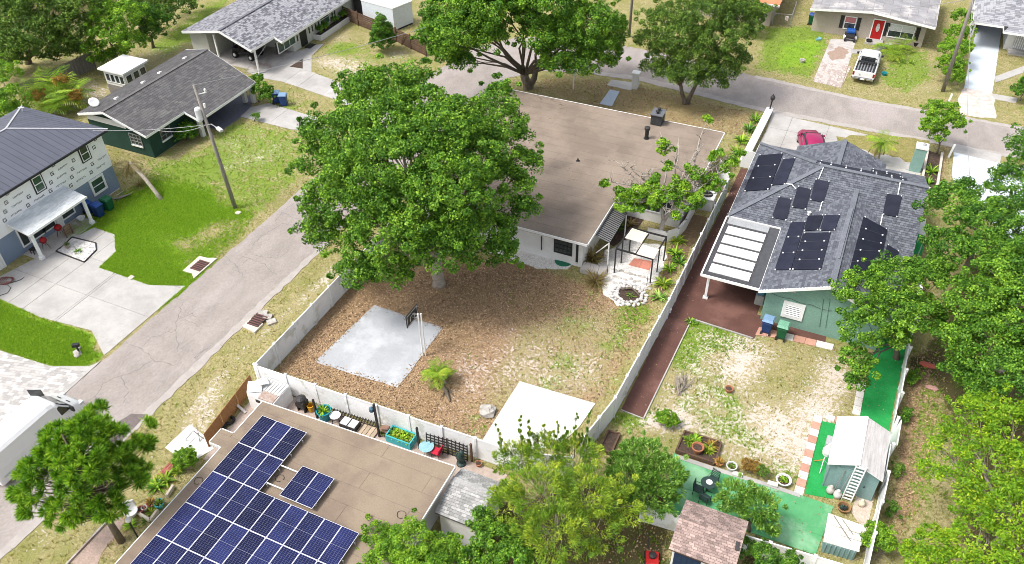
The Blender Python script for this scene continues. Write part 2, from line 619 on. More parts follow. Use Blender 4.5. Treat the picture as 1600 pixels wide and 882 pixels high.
# front of the flat-roofed house: thin grass among dead leaves
field('litter', [(850, 120), (960, 125), (1080, 150), (1200, 180), (1170, 215), (1000, 190), (830, 140)], .5, 1)
field('green', [(830, 130), (920, 120), (960, 150), (940, 165), (860, 150)], .3, 1.5)
field('green', [(1090, 165), (1190, 170), (1170, 200), (1080, 190)], .2, 1)
# across the road
field('green', [(1180, 110), (1190, 40), (1290, 40), (1300, 70), (1270, 125)], .75, 2)
field('lawn', [(1205, 100), (1215, 70), (1270, 55), (1295, 70), (1275, 108), (1225, 110)], .6, 1.5)
field('green', [(1180, 60), (1160, 20), (1000, 10), (960, 60), (980, 90)], .3, 2)
field('green', [(1370, 130), (1390, 80), (1450, 75), (1465, 120), (1420, 150)], .65, 1.5)
for q in [(1455, 105, 1.3, .3), (1440, 140, 1.4, .22), (1210, 55, 1, .2), (1465, 135, 1.2, .2), (1560, 160, 1.2, .15)]:
    blot('sand', *q[:3], q[3])
field('green', [(1560, 150), (1600, 110), (1640, 150), (1600, 190)], .3, 1.5)
# around the palm and small tree on the near side of the road
field('green', [(1380, 215), (1440, 220), (1440, 260), (1390, 240)], .3, 1)
field('litter', [(1470, 210), (1490, 220), (1480, 290), (1455, 300)], .5, .8)
# strip between the right fence and the trees, wood floor below the trees
field('litter', [(1425, 560), (1470, 540), (1470, 640), (1440, 800), (1400, 840), (1405, 700)], 1.0, 1.2)
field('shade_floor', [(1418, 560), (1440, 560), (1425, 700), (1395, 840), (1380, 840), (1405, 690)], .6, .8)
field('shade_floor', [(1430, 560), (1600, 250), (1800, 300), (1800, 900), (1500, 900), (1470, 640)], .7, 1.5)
field('green', [(1425, 600), (1480, 600), (1470, 780), (1405, 850)], .55, 1)
blot('sand', 1440, 690, .8, .25)
# bottom edge
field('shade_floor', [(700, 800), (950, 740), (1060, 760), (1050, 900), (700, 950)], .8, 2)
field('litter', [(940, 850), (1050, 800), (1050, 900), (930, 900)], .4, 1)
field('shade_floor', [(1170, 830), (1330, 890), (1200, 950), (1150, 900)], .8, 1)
field('litter', [(110, 882), (190, 800), (225, 790), (240, 800), (180, 882)], .5, 1)
field('green', [(140, 882), (190, 830), (230, 820), (180, 882)], .3, .8)

gm = bpy.data.meshes.new('ground')
nxg, nyg = len(gx), len(gy)
rng2 = np.random.default_rng(3)
gz = np.zeros(GX.shape)
co = np.stack([GX, GY, gz], -1).reshape(-1, 3)
idx = np.arange(nxg * nyg).reshape(nyg, nxg)
quads = np.stack([idx[:-1, :-1], idx[:-1, 1:], idx[1:, 1:], idx[1:, :-1]], -1).reshape(-1, 4)


def np_mesh(name, co, faces, k):
    me = bpy.data.meshes.new(name)
    me.vertices.add(len(co))
    me.vertices.foreach_set('co', np.ascontiguousarray(co, dtype=np.float32).ravel())
    nf = len(faces)
    me.loops.add(nf * k)
    me.loops.foreach_set('vertex_index', np.ascontiguousarray(faces, dtype=np.int32).ravel())
    me.polygons.add(nf)
    me.polygons.foreach_set('loop_start', np.arange(nf, dtype=np.int32) * k)
    me.update(calc_edges=True)
    return me


gm = np_mesh('ground', co, quads, 4)
for k, v in PAINT.items():
    a = gm.attributes.new(k, 'FLOAT', 'POINT')
    a.data.foreach_set('value', np.ascontiguousarray(v, dtype=np.float32).ravel())
ground = link('ground', gm, ground_material())
tag(ground, 'sandy neighbourhood ground with patches of grass, dead leaves and bare sand', None, None, 'structure')


def paint_at(kind, x, y):
    i = np.clip(np.searchsorted(gx, x), 0, nxg - 1)
    j = np.clip(np.searchsorted(gy, y), 0, nyg - 1)
    return PAINT[kind][j, i]


# ------------------------------------------------------------------ sheets, slabs and tiling helpers
def clip_half(poly, a, b, c):
    """Keep the side a*x+b*y<=c of a 2-D polygon."""
    out = []
    n = len(poly)
    for i in range(n):
        p, q = poly[i], poly[(i + 1) % n]
        dp, dq = a * p[0] + b * p[1] - c, a * q[0] + b * q[1] - c
        if dp <= 0: out.append(p)
        if (dp < 0 < dq) or (dq < 0 < dp):
            t = dp / (dp - dq)
            out.append((p[0] + t * (q[0] - p[0]), p[1] + t * (q[1] - p[1])))
    return out


def area2(p):
    return .5 * sum(p[i][0] * p[(i + 1) % len(p)][1] - p[(i + 1) % len(p)][0] * p[i][1] for i in range(len(p)))


def tiles(poly, u, w, h, gap=.012, stag=.5, jit=0.0, rg=random, start=(0, 0)):
    """Split a planar 3-D polygon into courses (height h, up the slope) of tabs (width w along u). Returns list of 3-D polygons, frame."""
    poly = [Vector(p) for p in poly]
    o = poly[0]
    nrm = Vector((0, 0, 0))
    for i in range(len(poly)):
        nrm += (poly[i] - o).cross(poly[(i + 1) % len(poly)] - o)
    nrm.normalize()
    if nrm.z < 0: nrm = -nrm
    u = Vector(u)
    u = (u - nrm * u.dot(nrm)).normalized()
    v = nrm.cross(u)
    p2 = [((p - o).dot(u), (p - o).dot(v)) for p in poly]
    if area2(p2) < 0: p2 = p2[::-1]
    xs, ys = [p[0] for p in p2], [p[1] for p in p2]
    out = []
    j = math.floor((min(ys) - start[1]) / h)
    while j * h + start[1] < max(ys):
        y0 = j * h + start[1]
        row = clip_half(clip_half(p2, 0, -1, -(y0 + gap / 2)), 0, 1, y0 + h - gap / 2)
        if len(row) > 2:
            rx = [p[0] for p in row]
            off = start[0] + (j % 2) * stag * w + (rg.uniform(-jit, jit) if jit else 0)
            i = math.floor((min(rx) - off) / w)
            while i * w + off < max(rx):
                x0 = i * w + off
                t = clip_half(clip_half(row, -1, 0, -(x0 + gap / 2)), 1, 0, x0 + w - gap / 2)
                if len(t) > 2 and abs(area2(t)) > .004 * w * h + 1e-4:
                    out.append(([o + u * p[0] + v * p[1] for p in t], y0, nrm, [p[1] for p in t]))
                i += 1
        j += 1
    return out


def tile_solid(mb, t, thick, lift=.0, tilt=0.0, h=1.0):
    pl, y0, n, ys = t
    k = len(pl)
    top = [p + n * (lift + thick + (tilt * (1 - (y - y0) / h) if tilt else 0)) for p, y in zip(pl, ys)]
    bot = [p + n * lift for p in pl]
    mb.add(bot + top, [tuple(range(k, 2 * k))] + [(i, (i + 1) % k, (i + 1) % k + k, i + k) for i in range(k)])


def pieces(name, poly, u, w, h, mat, parent, thick=.02, lift=.004, gap=.015, stag=.5, joined=False, tilt=0.0, jit=0.0, start=(0, 0), mats=None, wob=0.0):
    ts = tiles(poly, u, w, h, gap, stag, jit, start=start)
    if joined:
        groups = [MB() for _ in (mats or [mat])]
        for t in ts:
            tile_solid(random.choice(groups), t, thick + random.uniform(0, wob), lift, tilt, h)
        for g, mm in zip(groups, mats or [mat]):
            if g.f:
                B(name, g, mm, parent, kind='stuff')
        return
    for t in ts:
        mb = MB()
        tile_solid(mb, t, thick + random.uniform(0, wob), lift, tilt, h)
        B(name, mb, random.choice(mats) if mats else mat, parent)


def ragged(pts, amp=.15, step=.5, seed=1, closed=True):
    rg = random.Random(seed)
    out = []
    n = len(pts)
    for i in range(n):
        a, b = Vector(pts[i]), Vector(pts[(i + 1) % n])
        k = max(1, int((b - a).length / step))
        d = (b - a).normalized()
        s = Vector((-d.y, d.x, 0))
        for j in range(k):
            p = a.lerp(b, j / k)
            out.append(p + s * rg.uniform(-amp, amp) if (j or True) else p)
    return out


def sheet(name, pts, mat, z=.012, amp=0.0, step=.5, label=None, seed=1, parent=None, thick=.03):
    pts = [Vector((p[0], p[1], 0)) for p in pts]
    if area2(pts) < 0: pts = pts[::-1]
    if amp: pts = ragged(pts, amp, step, seed)
    mb = MB().prism([(p.x, p.y) for p in pts], z - thick, z)
    return B(name, mb, mat, parent, label=label, kind='structure')


def px(*pts, z=0):
    return [P(q[0], q[1], z) for q in pts]


ASPH = M('pinkish_old_asphalt', (.32, .284, .260), (.255, .226, .208), scale=.9, rough=.95, bump=.35, bscale=60, c3=(.34, .30, .285), stain=.4, sscale=.22, fine=.16, fscale=13, stretch=(1, .5, 1))
CRACK = M('crack_filler', (.15, .135, .13), (.18, .16, .155), rough=.95)
street = sheet('street', [(-37.1, -30), (-31.7, -30), (-31.5, 18), (-31.3, 36), (-31.0, 60), (-30.2, 63.5), (-28, 66.0), (-24, 67.2), (-19, 68.0), (-8, 66.5), (60, 66.8), (60, 72.0), (0, 71.8), (-9.6, 72.6), (-19, 74.0), (-27, 74.2), (-33, 72), (-36, 68), (-37, 62), (-36.9, 36)], ASPH, z=.02, amp=.07, step=.45, label='old pinkish asphalt street bending at the far corner')


def crack(pts, w=.05, seed=0):
    rg = random.Random(seed)
    q = [P(*p) for p in pts]
    out = []
    for a, b in zip(q[:-1], q[1:]):
        k = max(2, int((b - a).length / .22))
        for j in range(k):
            p = a.lerp(b, j / k)
            out.append(p + Vector((rg.uniform(-.09, .09), rg.uniform(-.09, .09), 0)))
    out.append(q[-1])
    mb = MB()
    for a, b in zip(out[:-1], out[1:]):
        d = (b - a).normalized()
        s = Vector((-d.y, d.x, 0)) * (w * rg.uniform(.35, .8))
        mb.add([(*(a - s).xy, .0245), (*(a + s).xy, .0245), (*(b + s).xy, .0245), (*(b - s).xy, .0245)], [(0, 3, 2, 1)])
    return mb


ck = MB()
for i, c in enumerate([[(195, 535), (220, 545), (238, 563), (270, 572)], [(222, 543), (237, 527), (275, 517), (278, 500)], [(278, 500), (300, 490), (306, 496)], [(275, 517), (278, 540), (277, 550)], [(291, 499), (312, 512)], [(285, 470), (278, 500)], [(238, 563), (215, 580), (190, 588)],
                       [(380, 400), (392, 405), (410, 412), (432, 430)], [(392, 405), (370, 418), (383, 435)], [(395, 385), (405, 372), (425, 360)], [(425, 360), (440, 350), (455, 352)], [(400, 400), (420, 404), (440, 400), (450, 392)], [(160, 600), (190, 588)], [(320, 545), (305, 560), (330, 540)], [(345, 395), (372, 418)],
                       [(430, 345), (440, 332), (460, 318)], [(440, 332), (470, 345)], [(160, 600), (150, 620), (165, 640)], [(190, 588), (200, 610), (193, 630)], [(120, 640), (150, 620)], [(245, 455), (285, 470)]]):
    t = crack(c, .022, i)
    ck.add(t.v, t.f)
B('road_cracks', ck, CRACK, street, kind='stuff')

EDGE = M('sandy_gutter', (.39, .355, .33), (.33, .30, .28), scale=2, rough=1, fine=.15, fscale=30)
for i, (pp, nm) in enumerate((([(-31.95, -10), (-31.5, -10), (-31.3, 18), (-31.1, 36), (-31.55, 36), (-31.85, 18)], 'right'), ([(-19, 67.6), (-8, 66.3), (20, 66.5), (20, 67.0), (-8, 66.95), (-19, 68.5), (-26, 67.6), (-26, 66.9)], 'near'), ([(20, 72.1), (0, 71.9), (-9.6, 72.8), (-9.6, 72.2), (0, 71.4), (20, 71.7)], 'far'))):
    sheet('road_edge', pp, EDGE, z=.026, amp=.08, step=.5, seed=i + 5, label='pale sandy gutter along the %s edge of the street' % nm)
sheet('road_patch', [(-31.9, 16.0), (-31.45, 15.9), (-31.5, 19.0), (-32.3, 18.6), (-32.7, 17.2)], M('dark_asphalt_patch', (.17, .14, .135), (.13, .11, .105), rough=.95, fine=.15), z=.03, amp=.08, label='darker asphalt patch at the verge above the pine')

# ------------------------------------------------------------------ drives, slabs and paths
def gridcut(name, poly, xs, ys, mat, parent, z0=-.02, z1=.03, gap=.02, mats=None):
    """Cut a ground polygon into cast slabs along x = xs and y = ys; each slab is a piece of its own."""
    poly = [(p[0], p[1]) for p in poly]
    if area2(poly) < 0: poly = poly[::-1]
    ex = [-1e4] + sorted(xs) + [1e4]
    ey = [-1e4] + sorted(ys) + [1e4]
    for i in range(len(ex) - 1):
        for j in range(len(ey) - 1):
            t = clip_half(clip_half(poly, -1, 0, -(ex[i] + gap / 2)), 1, 0, ex[i + 1] - gap / 2)
            if len(t) < 3: continue
            t = clip_half(clip_half(t, 0, -1, -(ey[j] + gap / 2)), 0, 1, ey[j + 1] - gap / 2)
            if len(t) < 3 or abs(area2(t)) < .05: continue
            B(name, MB().prism(t, z0, z1 + random.uniform(-.004, .004)), random.choice(mats) if mats else mat, parent)


JOINT = M('joint_dirt', (.16, .145, .13), (.22, .2, .18), rough=1)


def drive(name, pts, xs, ys, mat, label, z=.03, gap=.025, mats=None):
    base = sheet(name, pts, JOINT, z=z - .022, label=label)
    gridcut('slab', pts, xs, ys, mat, base, z1=z, gap=gap, mats=mats)
    return base


drive('driveway', px((-8, 464), (0, 467), (62, 496), (143, 517), (163, 556), (290, 447.5), (233, 446), (155, 419), (181, 394), (179, 367), (147, 356), (60, 402), (-8, 437)),
      [P(17, 471).x, P(48, 478).x - .2, P(95, 497).x, P(150, 450).x], [P(75, 440).y, P(105, 391).y], CONC, 'wide pale concrete driveway of the blue and white two-storey house')
# paver drive in the lower left
PAVE = [M('paver_pale', (.58, .56, .535), (.5, .48, .46), rough=.9, fine=.1), M('paver_mid', (.47, .45, .43), (.4, .385, .37), rough=.9, fine=.1), M('paver_dark', (.38, .365, .35), (.33, .315, .3), rough=.9, fine=.1)]
pts = px((-60, 520), (0, 548), (80, 573), (140, 573), (150, 569), (98, 618), (20, 700), (-60, 760))
pv = sheet('paver_driveway', pts, JOINT, z=.01, label='grey block paved driveway beside the white van')
pieces('paver', pts[::-1] if area2(pts) < 0 else pts, (1, .25, 0), .34, .2, None, pv, thick=.02, lift=.004, gap=.014, joined=True, mats=PAVE, wob=.006)
sheet('concrete_apron', px((80, 573), (140, 573), (150, 569), (158, 565), (104, 614), (98, 618), (92, 615), (135, 582)), CONC, z=.045, label='narrow pale concrete strip along the pavers')
# green house drive and carport floor
drive('driveway', px((376, 183), (392, 168), (420, 162), (500, 186), (520, 207), (455, 203)), [P(425, 190).x], [], CONC, 'short concrete driveway in front of the dark green house')
sheet('carport_floor', px((300, 190), (330, 150), (395, 150), (392, 170), (376, 184), (345, 205)), M('blue_grey_floor', (.10, .105, .14), (.14, .14, .17), rough=.6), z=.02, label='dark painted carport floor of the green house')
# top left house drive
drive('driveway', px((385, 112), (415, 95), (500, 70), (503, 72), (482, 92), (487, 113), (545, 135), (620, 170), (590, 190), (520, 155), (440, 128), (405, 122)), [P(425, 120).x, P(450, 125).x, P(480, 125).x, P(515, 140).x], [P(470, 95).y], CONC, 'long pale concrete driveway under the big tree')
sheet('planting_pocket', px((453, 105), (473, 93), (473, 108)), SOIL, z=.05, label='small triangular soil bed in the driveway')
drive('front_walk', px((489, 72), (507, 69), (497, 78), (487, 88), (487, 114), (474, 110), (475, 90)), [], [P(480, 95).y, P(480, 80).y], CONC, 'concrete front walk bending to the black door', z=.04)
# court slab and white slab
COURT = M('weathered_court_paint', (.385, .395, .415), (.32, .335, .355), scale=.5, rough=.8, bump=.1, c3=(.46, .475, .50), stain=.45, sscale=.4, fine=.08)
sheet('court_slab', px((585, 477), (692, 513), (656, 560), (640, 583), (621, 606), (560, 588), (492, 566), (540, 520)), COURT, z=.03, amp=.02, step=.4, label='blue grey worn concrete slab of the basketball court')
wsl = px((812, 597), (930, 632), (905, 668), (870, 700), (790, 705), (753, 690))
gridcut('slab', wsl, [P(860, 640).x], [], M('bright_slab', (.72, .715, .69), (.64, .635, .615), scale=.7, rough=.85, fine=.06, c3=(.52, .50, .47), stain=.4, sscale=.5), sheet('white_slab', wsl, JOINT, z=.03, label='bright white concrete slab at the foot of the yard'), z1=.06, gap=.015)
# brown side path and patio of the grey solar house
BROWNP = M('red_brown_floor_paint', (.125, .058, .045), (.095, .045, .036), scale=.8, rough=.75, c3=(.17, .085, .068), stain=.35, sscale=.3, bump=.1, fine=.08)
pth = sheet('side_path', [(-7.75, 29.9), (-6.45, 29.8), (-6.2, 38.6), (-2.3, 38.4), (-2.2, 39.3), (1.6, 39.4), (1.6, 40.6), (-2.6, 40.6), (-2.6, 47), (-6.3, 47), (-6.5, 56.8), (-7.3, 56.8), (-7.35, 50)], BROWNP, z=.02, label='red brown painted path and carport floor beside the white fence')
B('path_edging', MB().beam((-6.42, 29.8, .04), (-6.16, 38.55, .04), .07, .08).beam((-6.16, 38.55, .05), (-2.4, 38.35, .05), .09, .08).beam((-7.75, 29.85, .03), (-6.4, 29.75, .03), .06, .06), CONC, pth)
PINKT = M('pink_paver', (.50, .27, .20), (.44, .24, .18), rough=.9, rnd=.12)
WHITET = M('white_paver', (.68, .64, .60), (.6, .57, .53), rough=.9, rnd=.1)
apr = sheet('bin_apron', px((1186, 512), (1222, 520), (1300, 540), (1302, 547), (1222, 530), (1180, 524)), JOINT, z=.012, label='strip of pink and white pavers below the green wall')
gridcut('paver', px((1186, 512), (1222, 520), (1303, 539), (1300, 548), (1222, 530), (1180, 524)), [P(1200, 518).x, P(1220, 523).x, P(1240, 528).x, P(1258, 533).x, P(1275, 537).x], [], None, apr, z1=.05, mats=[PINKT, WHITET, PINKT])
# white wall-like kerb / front drives of the solar house
drive('driveway', px((1180, 238), (1197, 205), (1208, 175), (1228, 182), (1320, 203), (1400, 222), (1425, 235), (1445, 258), (1432, 286), (1400, 280), (1300, 250), (1240, 236)), [P(1232, 200).x, P(1290, 215).x], [P(1230, 205).y, P(1250, 232).y], CONC, 'pale concrete forecourt with the red car')
sheet('verge_patch', px((1380, 212), (1452, 222), (1447, 262), (1405, 248), (1300, 225), (1310, 215)), M('verge_grass', (.27, .22, .09), (.18, .18, .05), scale=2.5, rough=1, bump=.6, fine=.3, fscale=11), z=.045, amp=.25, label='dry grass patch beside the young palm')
blue_dr = M('blue_white_drive', (.50, .56, .62), (.58, .62, .66), scale=.6, rough=.7, fine=.05)
drive('driveway', px((1490, 238), (1560, 255), (1640, 272), (1640, 420), (1500, 310), (1487, 275)), [], [P(1510, 258).y], blue_dr, 'blue grey painted driveway below the road')
sheet('drive_apron', px((1492, 225), (1565, 243), (1562, 256), (1488, 238)), CONC, z=.035, label='pale concrete apron between road and blue driveway')
# across the road: paver strips, drive of the house at the top right
BRICKP = [M('worn_brick', (.42, .34, .31), (.36, .29, .26), rough=.95, fine=.15), M('worn_brick_pale', (.52, .46, .43), (.46, .4, .37), rough=.95, fine=.15)]
dpts = px((1270, 128), (1287, 98), (1330, 105), (1314, 138))
dr = sheet('driveway', px((1270, 128), (1298, 62), (1338, 62), (1314, 138)), CONCOLD, z=.02, label='stained narrow driveway of the tan house, brick strips at its road end')
pieces('brick', dpts[::-1] if area2(dpts) < 0 else dpts, (0, 1, 0), .5, .26, None, dr, thick=.02, lift=.02, gap=.05, joined=True, mats=BRICKP, wob=.01)
sheet('rust_stain', px((1292, 85), (1310, 73), (1326, 78), (1320, 92), (1300, 95)), M('rust_dirt', (.34, .25, .2), (.28, .2, .16), rough=1, scale=4), z=.024, amp=.12, step=.3, label='reddish dirt stain on the driveway of the tan house')
sheet('front_path', px((1330, 78), (1362, 78), (1390, 66), (1395, 70), (1366, 86), (1330, 84)), CONC, z=.03, label='narrow pale path to the red door')
dr3 = sheet('driveway', px((1500, 178), (1498, 155), (1506, 140), (1516, 85), (1530, 30), (1566, 42), (1563, 60), (1553, 130), (1550, 146), (1556, 185)), blue_dr, z=.02, label='long blue white driveway into the carport at the top right')
sheet('road_apron', px((1500, 179), (1498, 150), (1506, 138), (1551, 147), (1557, 186), (1530, 184)), M('patchy_apron', (.62, .58, .55), (.46, .36, .31), scale=2.2, rough=.95, fine=.1), z=.032, amp=.08, label='patchy pale apron where the long driveway meets the road')
sheet('sidewalk', px((1551, 147), (1590, 154), (1587, 162), (1551, 155)), CONC, z=.03, label='short pale sidewalk at the right edge')
sheet('front_walk', px((1555, 120), (1610, 100), (1610, 110), (1555, 130)), CONC, z=.03, label='slanting pale walk to the steps of the house at the right')
# path and pad in front of the flat roofed house
sheet('paver_pad', px((948, 134), (956, 125), (1000, 131), (985, 142)), CONC, z=.03, amp=.03, label='small pale block pad by the road')
g = sheet('stepping_path', px((937, 163), (953, 141), (968, 144), (956, 167)), JOINT, z=.01, label='two pale blue slabs leading from the flat roofed house')
gridcut('slab', px((937, 163), (953, 141), (968, 144), (956, 167)), [], [P(945, 158).y], M('pale_blue_slab', (.42, .48, .55), (.36, .42, .5), rough=.8), g, z1=.05)
# sandy pale patio below the flat roofed house, pergola floor, dark bed
GRAVELW = M('white_gravel', (.76, .74, .71), (.58, .55, .52), scale=4, rough=1, bump=.8, fine=.25, fscale=11)
sheet('gravel_patch', px((760, 395), (790, 385), (880, 398), (895, 412), (888, 422), (840, 420), (800, 408)), GRAVELW, z=.012, amp=.12, label='white gravel patch along the white house wall')
sheet('gravel_patch', px((935, 415), (950, 395), (975, 372), (1040, 385), (1038, 420), (1012, 450), (1000, 470), (965, 480), (945, 460)), GRAVELW, z=.012, amp=.15, label='white gravel floor around the pergola')
sheet('dark_bed', px((942, 372), (975, 340), (985, 325), (1010, 340), (985, 372), (958, 385)), SOIL, z=.02, amp=.08, label='dark planting bed beside the house porch')
sheet('mulch_bed', px((1060, 350), (1075, 335), (1105, 340), (1095, 362), (1030, 470), (1015, 472), (1035, 430), (1045, 400)), M('brown_mulch', (.13, .085, .05), (.2, .14, .08), scale=5, rough=1, bump=.8, fine=.3), z=.014, amp=.12, label='brown mulch bed along the white fence')
cb = sheet('pink_rug_slab', px((981, 415), (991, 405), (1020, 409), (1014, 423)), JOINT, z=.03, label='salmon pink slab with a pale edge in front of the pergola')
gridcut('slab', px((979, 417), (990, 403), (1023, 408), (1017, 426)), [], [], WHITET, cb, z1=.035)
gridcut('slab', px((982, 415), (991, 405), (1020, 409.5), (1014.5, 423.5)), [P(1001, 414).x], [], M('salmon_tile', (.55, .22, .16), (.5, .2, .145), rough=.8, rnd=.05), cb, z0=.036, z1=.06)
# green painted floors of the right yard
GREENP = M('green_floor_paint', (.095, .345, .145), (.065, .265, .105), scale=.9, rough=.7, c3=(.22, .43, .25), stain=.45, sscale=.45, bump=.08, fine=.06)
GREENC = M('green_carpet', (.012, .24, .05), (.022, .30, .075), scale=1.2, rough=.95, fine=.15)
gp = px((1052, 708), (1066, 716), (1110, 730), (1200, 757), (1302, 792), (1274, 868), (1150, 825), (1040, 800))
gps = sheet('green_patio', gp, JOINT, z=.012, label='green painted concrete patio with joints')
gridcut('slab', gp, [P(1120, 760).x, P(1205, 760).x], [P(1230, 820).y], GREENP, gps, z1=.04, gap=.012)
sheet('green_carpet', px((1362, 560), (1375, 525), (1417, 538), (1414, 548), (1395, 640), (1386, 690), (1375, 740), (1300, 780), (1257, 772), (1282, 658), (1330, 668), (1342, 655)), GREENC, z=.018, label='bright green outdoor carpet strip along the right fence')
sheet('green_carpet', px((1418, 395), (1425, 362), (1447, 366), (1440, 400)), GREENC, z=.018, label='small dark green carpet behind the solar house')
pv2 = E('paver_edging', 'row of alternating pink and white pavers edging the green carpet', 'paver edging', P(1262, 720))
a, b_ = P(1282, 652), P(1251, 775)
for i in range(11):
    q = a.lerp(b_, (i + .5) / 11)
    B('paver', MB().box((q.x - .12, q.y, .03), (.44, (b_ - a).length / 11 - .02, .07)), PINKT if i % 2 else WHITET, pv2)
a, b_ = P(1350, 598), P(1340, 650)
for i in range(4):
    q = a.lerp(b_, (i + .5) / 4)
    B('paver', MB().box((q.x - .1, q.y, .03), (.4, (b_ - a).length / 4 - .03, .07)), WHITET, pv2)
for i in range(3):
    q = P(1290, 655).lerp(P(1330, 668), (i + .5) / 3)
    B('paver', MB().box((q.x, q.y + .15, .03), (.42, .35, .07)), WHITET if i % 2 == 0 else PINKT, pv2)
# garden bed edging along the patio
sheet('patio_kerb', px((1058, 712), (1110, 729), (1200, 756), (1250, 773), (1250, 779), (1200, 762), (1108, 735), (1056, 717)), CONC, z=.07, label='pale concrete kerb between sandy yard and green patio')
# strip behind the bottom house, and street side walk
sheet('side_yard', [(-26.9, 21.2), (-26.6, 17.8), (-24.2, 17.8), (-24.2, 20.2), (-12, 20.6), (-11.6, 23.4), (-26.9, 23.3)], M('pinkish_dirt_floor', (.44, .36, .31), (.36, .29, .25), scale=2, rough=1, fine=.15), z=.012, label='narrow pinkish yard strip behind the bottom house')
drive('front_walk', px((258, 700), (297, 664), (330, 690), (334, 702), (300, 722), (275, 712)), [P(300, 690).x], [], M('white_walk', (.72, .71, .69), (.62, .61, .6), rough=.85), 'white painted walk at the corner of the bottom house')
sheet('brick_walk', px((105, 882), (150, 835), (185, 805), (195, 815), (150, 882)), M('pink_brick_dirt', (.40, .29, .25), (.30, .24, .19), scale=3, rough=1, fine=.25, fscale=14), z=.012, amp=.1, label='pinkish brick path below the pine')


# ------------------------------------------------------------------ trees
G_OAK = leafmat('oak_leaf', (.012, .048, .010), (.092, .22, .02), (.34, .54, .05), trans=.13)
G_OAK2 = leafmat('live_oak_leaf', (.02, .048, .012), (.09, .175, .026), (.28, .40, .06), trans=.13)
G_DARK = leafmat('dark_leaf', (.012, .04, .010), (.07, .185, .02), (.27, .47, .045), trans=.13)
G_LIME = leafmat('lime_leaf', (.05, .14, .012), (.18, .34, .018), (.50, .58, .04), trans=.25)
G_OLIVE = leafmat('olive_yellow_leaf', (.05, .11, .018), (.20, .34, .035), (.62, .64, .07), trans=.18)
G_CITRUS = leafmat('citrus_leaf', (.035, .10, .016), (.14, .31, .04), (.46, .60, .16), rough=.3, trans=.12)
G_BRIGHT = leafmat('bright_leaf', (.025, .085, .012), (.15, .31, .025), (.42, .60, .05), trans=.18)
G_PINE = leafmat('pine_needle', (.03, .10, .014), (.16, .35, .028), (.48, .64, .05), trans=.15)
G_PALM = leafmat('palm_frond', (.08, .17, .015), (.20, .33, .03), (.48, .50, .07), trans=.3)
G_DRYP = leafmat('dry_frond', (.16, .11, .05), (.26, .20, .09), (.36, .30, .15))
G_RUST = leafmat('rust_leaf', (.08, .06, .02), (.34, .20, .05), (.55, .38, .10))


def unit(a):
    return a / (np.linalg.norm(a, axis=-1, keepdims=True) + 1e-9)


def leaf_mesh(name, pos, nrm, L, W, tone, axis=None, rg=RNG, fold=.18):
    n = len(pos)
    r = rg.normal(size=(n, 3))
    if axis is None:
        axis = unit(np.cross(nrm, r))
    s = unit(np.cross(nrm, axis))
    L = np.asarray(L).reshape(-1, 1) * np.ones((n, 1))
    W = np.asarray(W).reshape(-1, 1) * np.ones((n, 1))
    co = np.empty((n, 4, 3))
    co[:, 0] = pos - axis * L * .5
    co[:, 1] = pos + s * W * .5 + nrm * W * fold + axis * L * .06
    co[:, 2] = pos + axis * L * .5 - nrm * L * .06
    co[:, 3] = pos - s * W * .5 + nrm * W * fold + axis * L * .06
    me = np_mesh(name, co.reshape(-1, 3), np.arange(n * 4).reshape(n, 4), 4)
    a = me.attributes.new('tone', 'FLOAT', 'FACE')
    a.data.foreach_set('value', np.clip(tone, 0, 1).astype(np.float32))
    return me


def clump_leaves(ctr, out, m, R, rg, up=.55):
    """m leaves around each of the clump centres; returns positions, normals, clump index."""
    k = len(ctr)
    idx = np.repeat(np.arange(k), m)
    d = unit(rg.normal(size=(k * m, 3)))
    d = unit(d + out[idx] * .45)
    rad = R[idx] * rg.uniform(.35, 1.0, k * m) ** .6
    pos = ctr[idx] + d * rad[:, None] * np.array([1, 1, .75])
    nrm = unit(d * .35 + out[idx] * .3 + np.array([0, 0, up]) + rg.normal(size=(k * m, 3)) * .8)
    return pos, nrm, idx


def lobes_px(ls, k=.8):
    out = []
    for q in ls:
        c = P(q[0], q[1], q[2])
        r = q[3] / ppm(c)
        out.append((c.x, c.y, c.z, r, r * (q[4] if len(q) > 4 else k)))
    return out


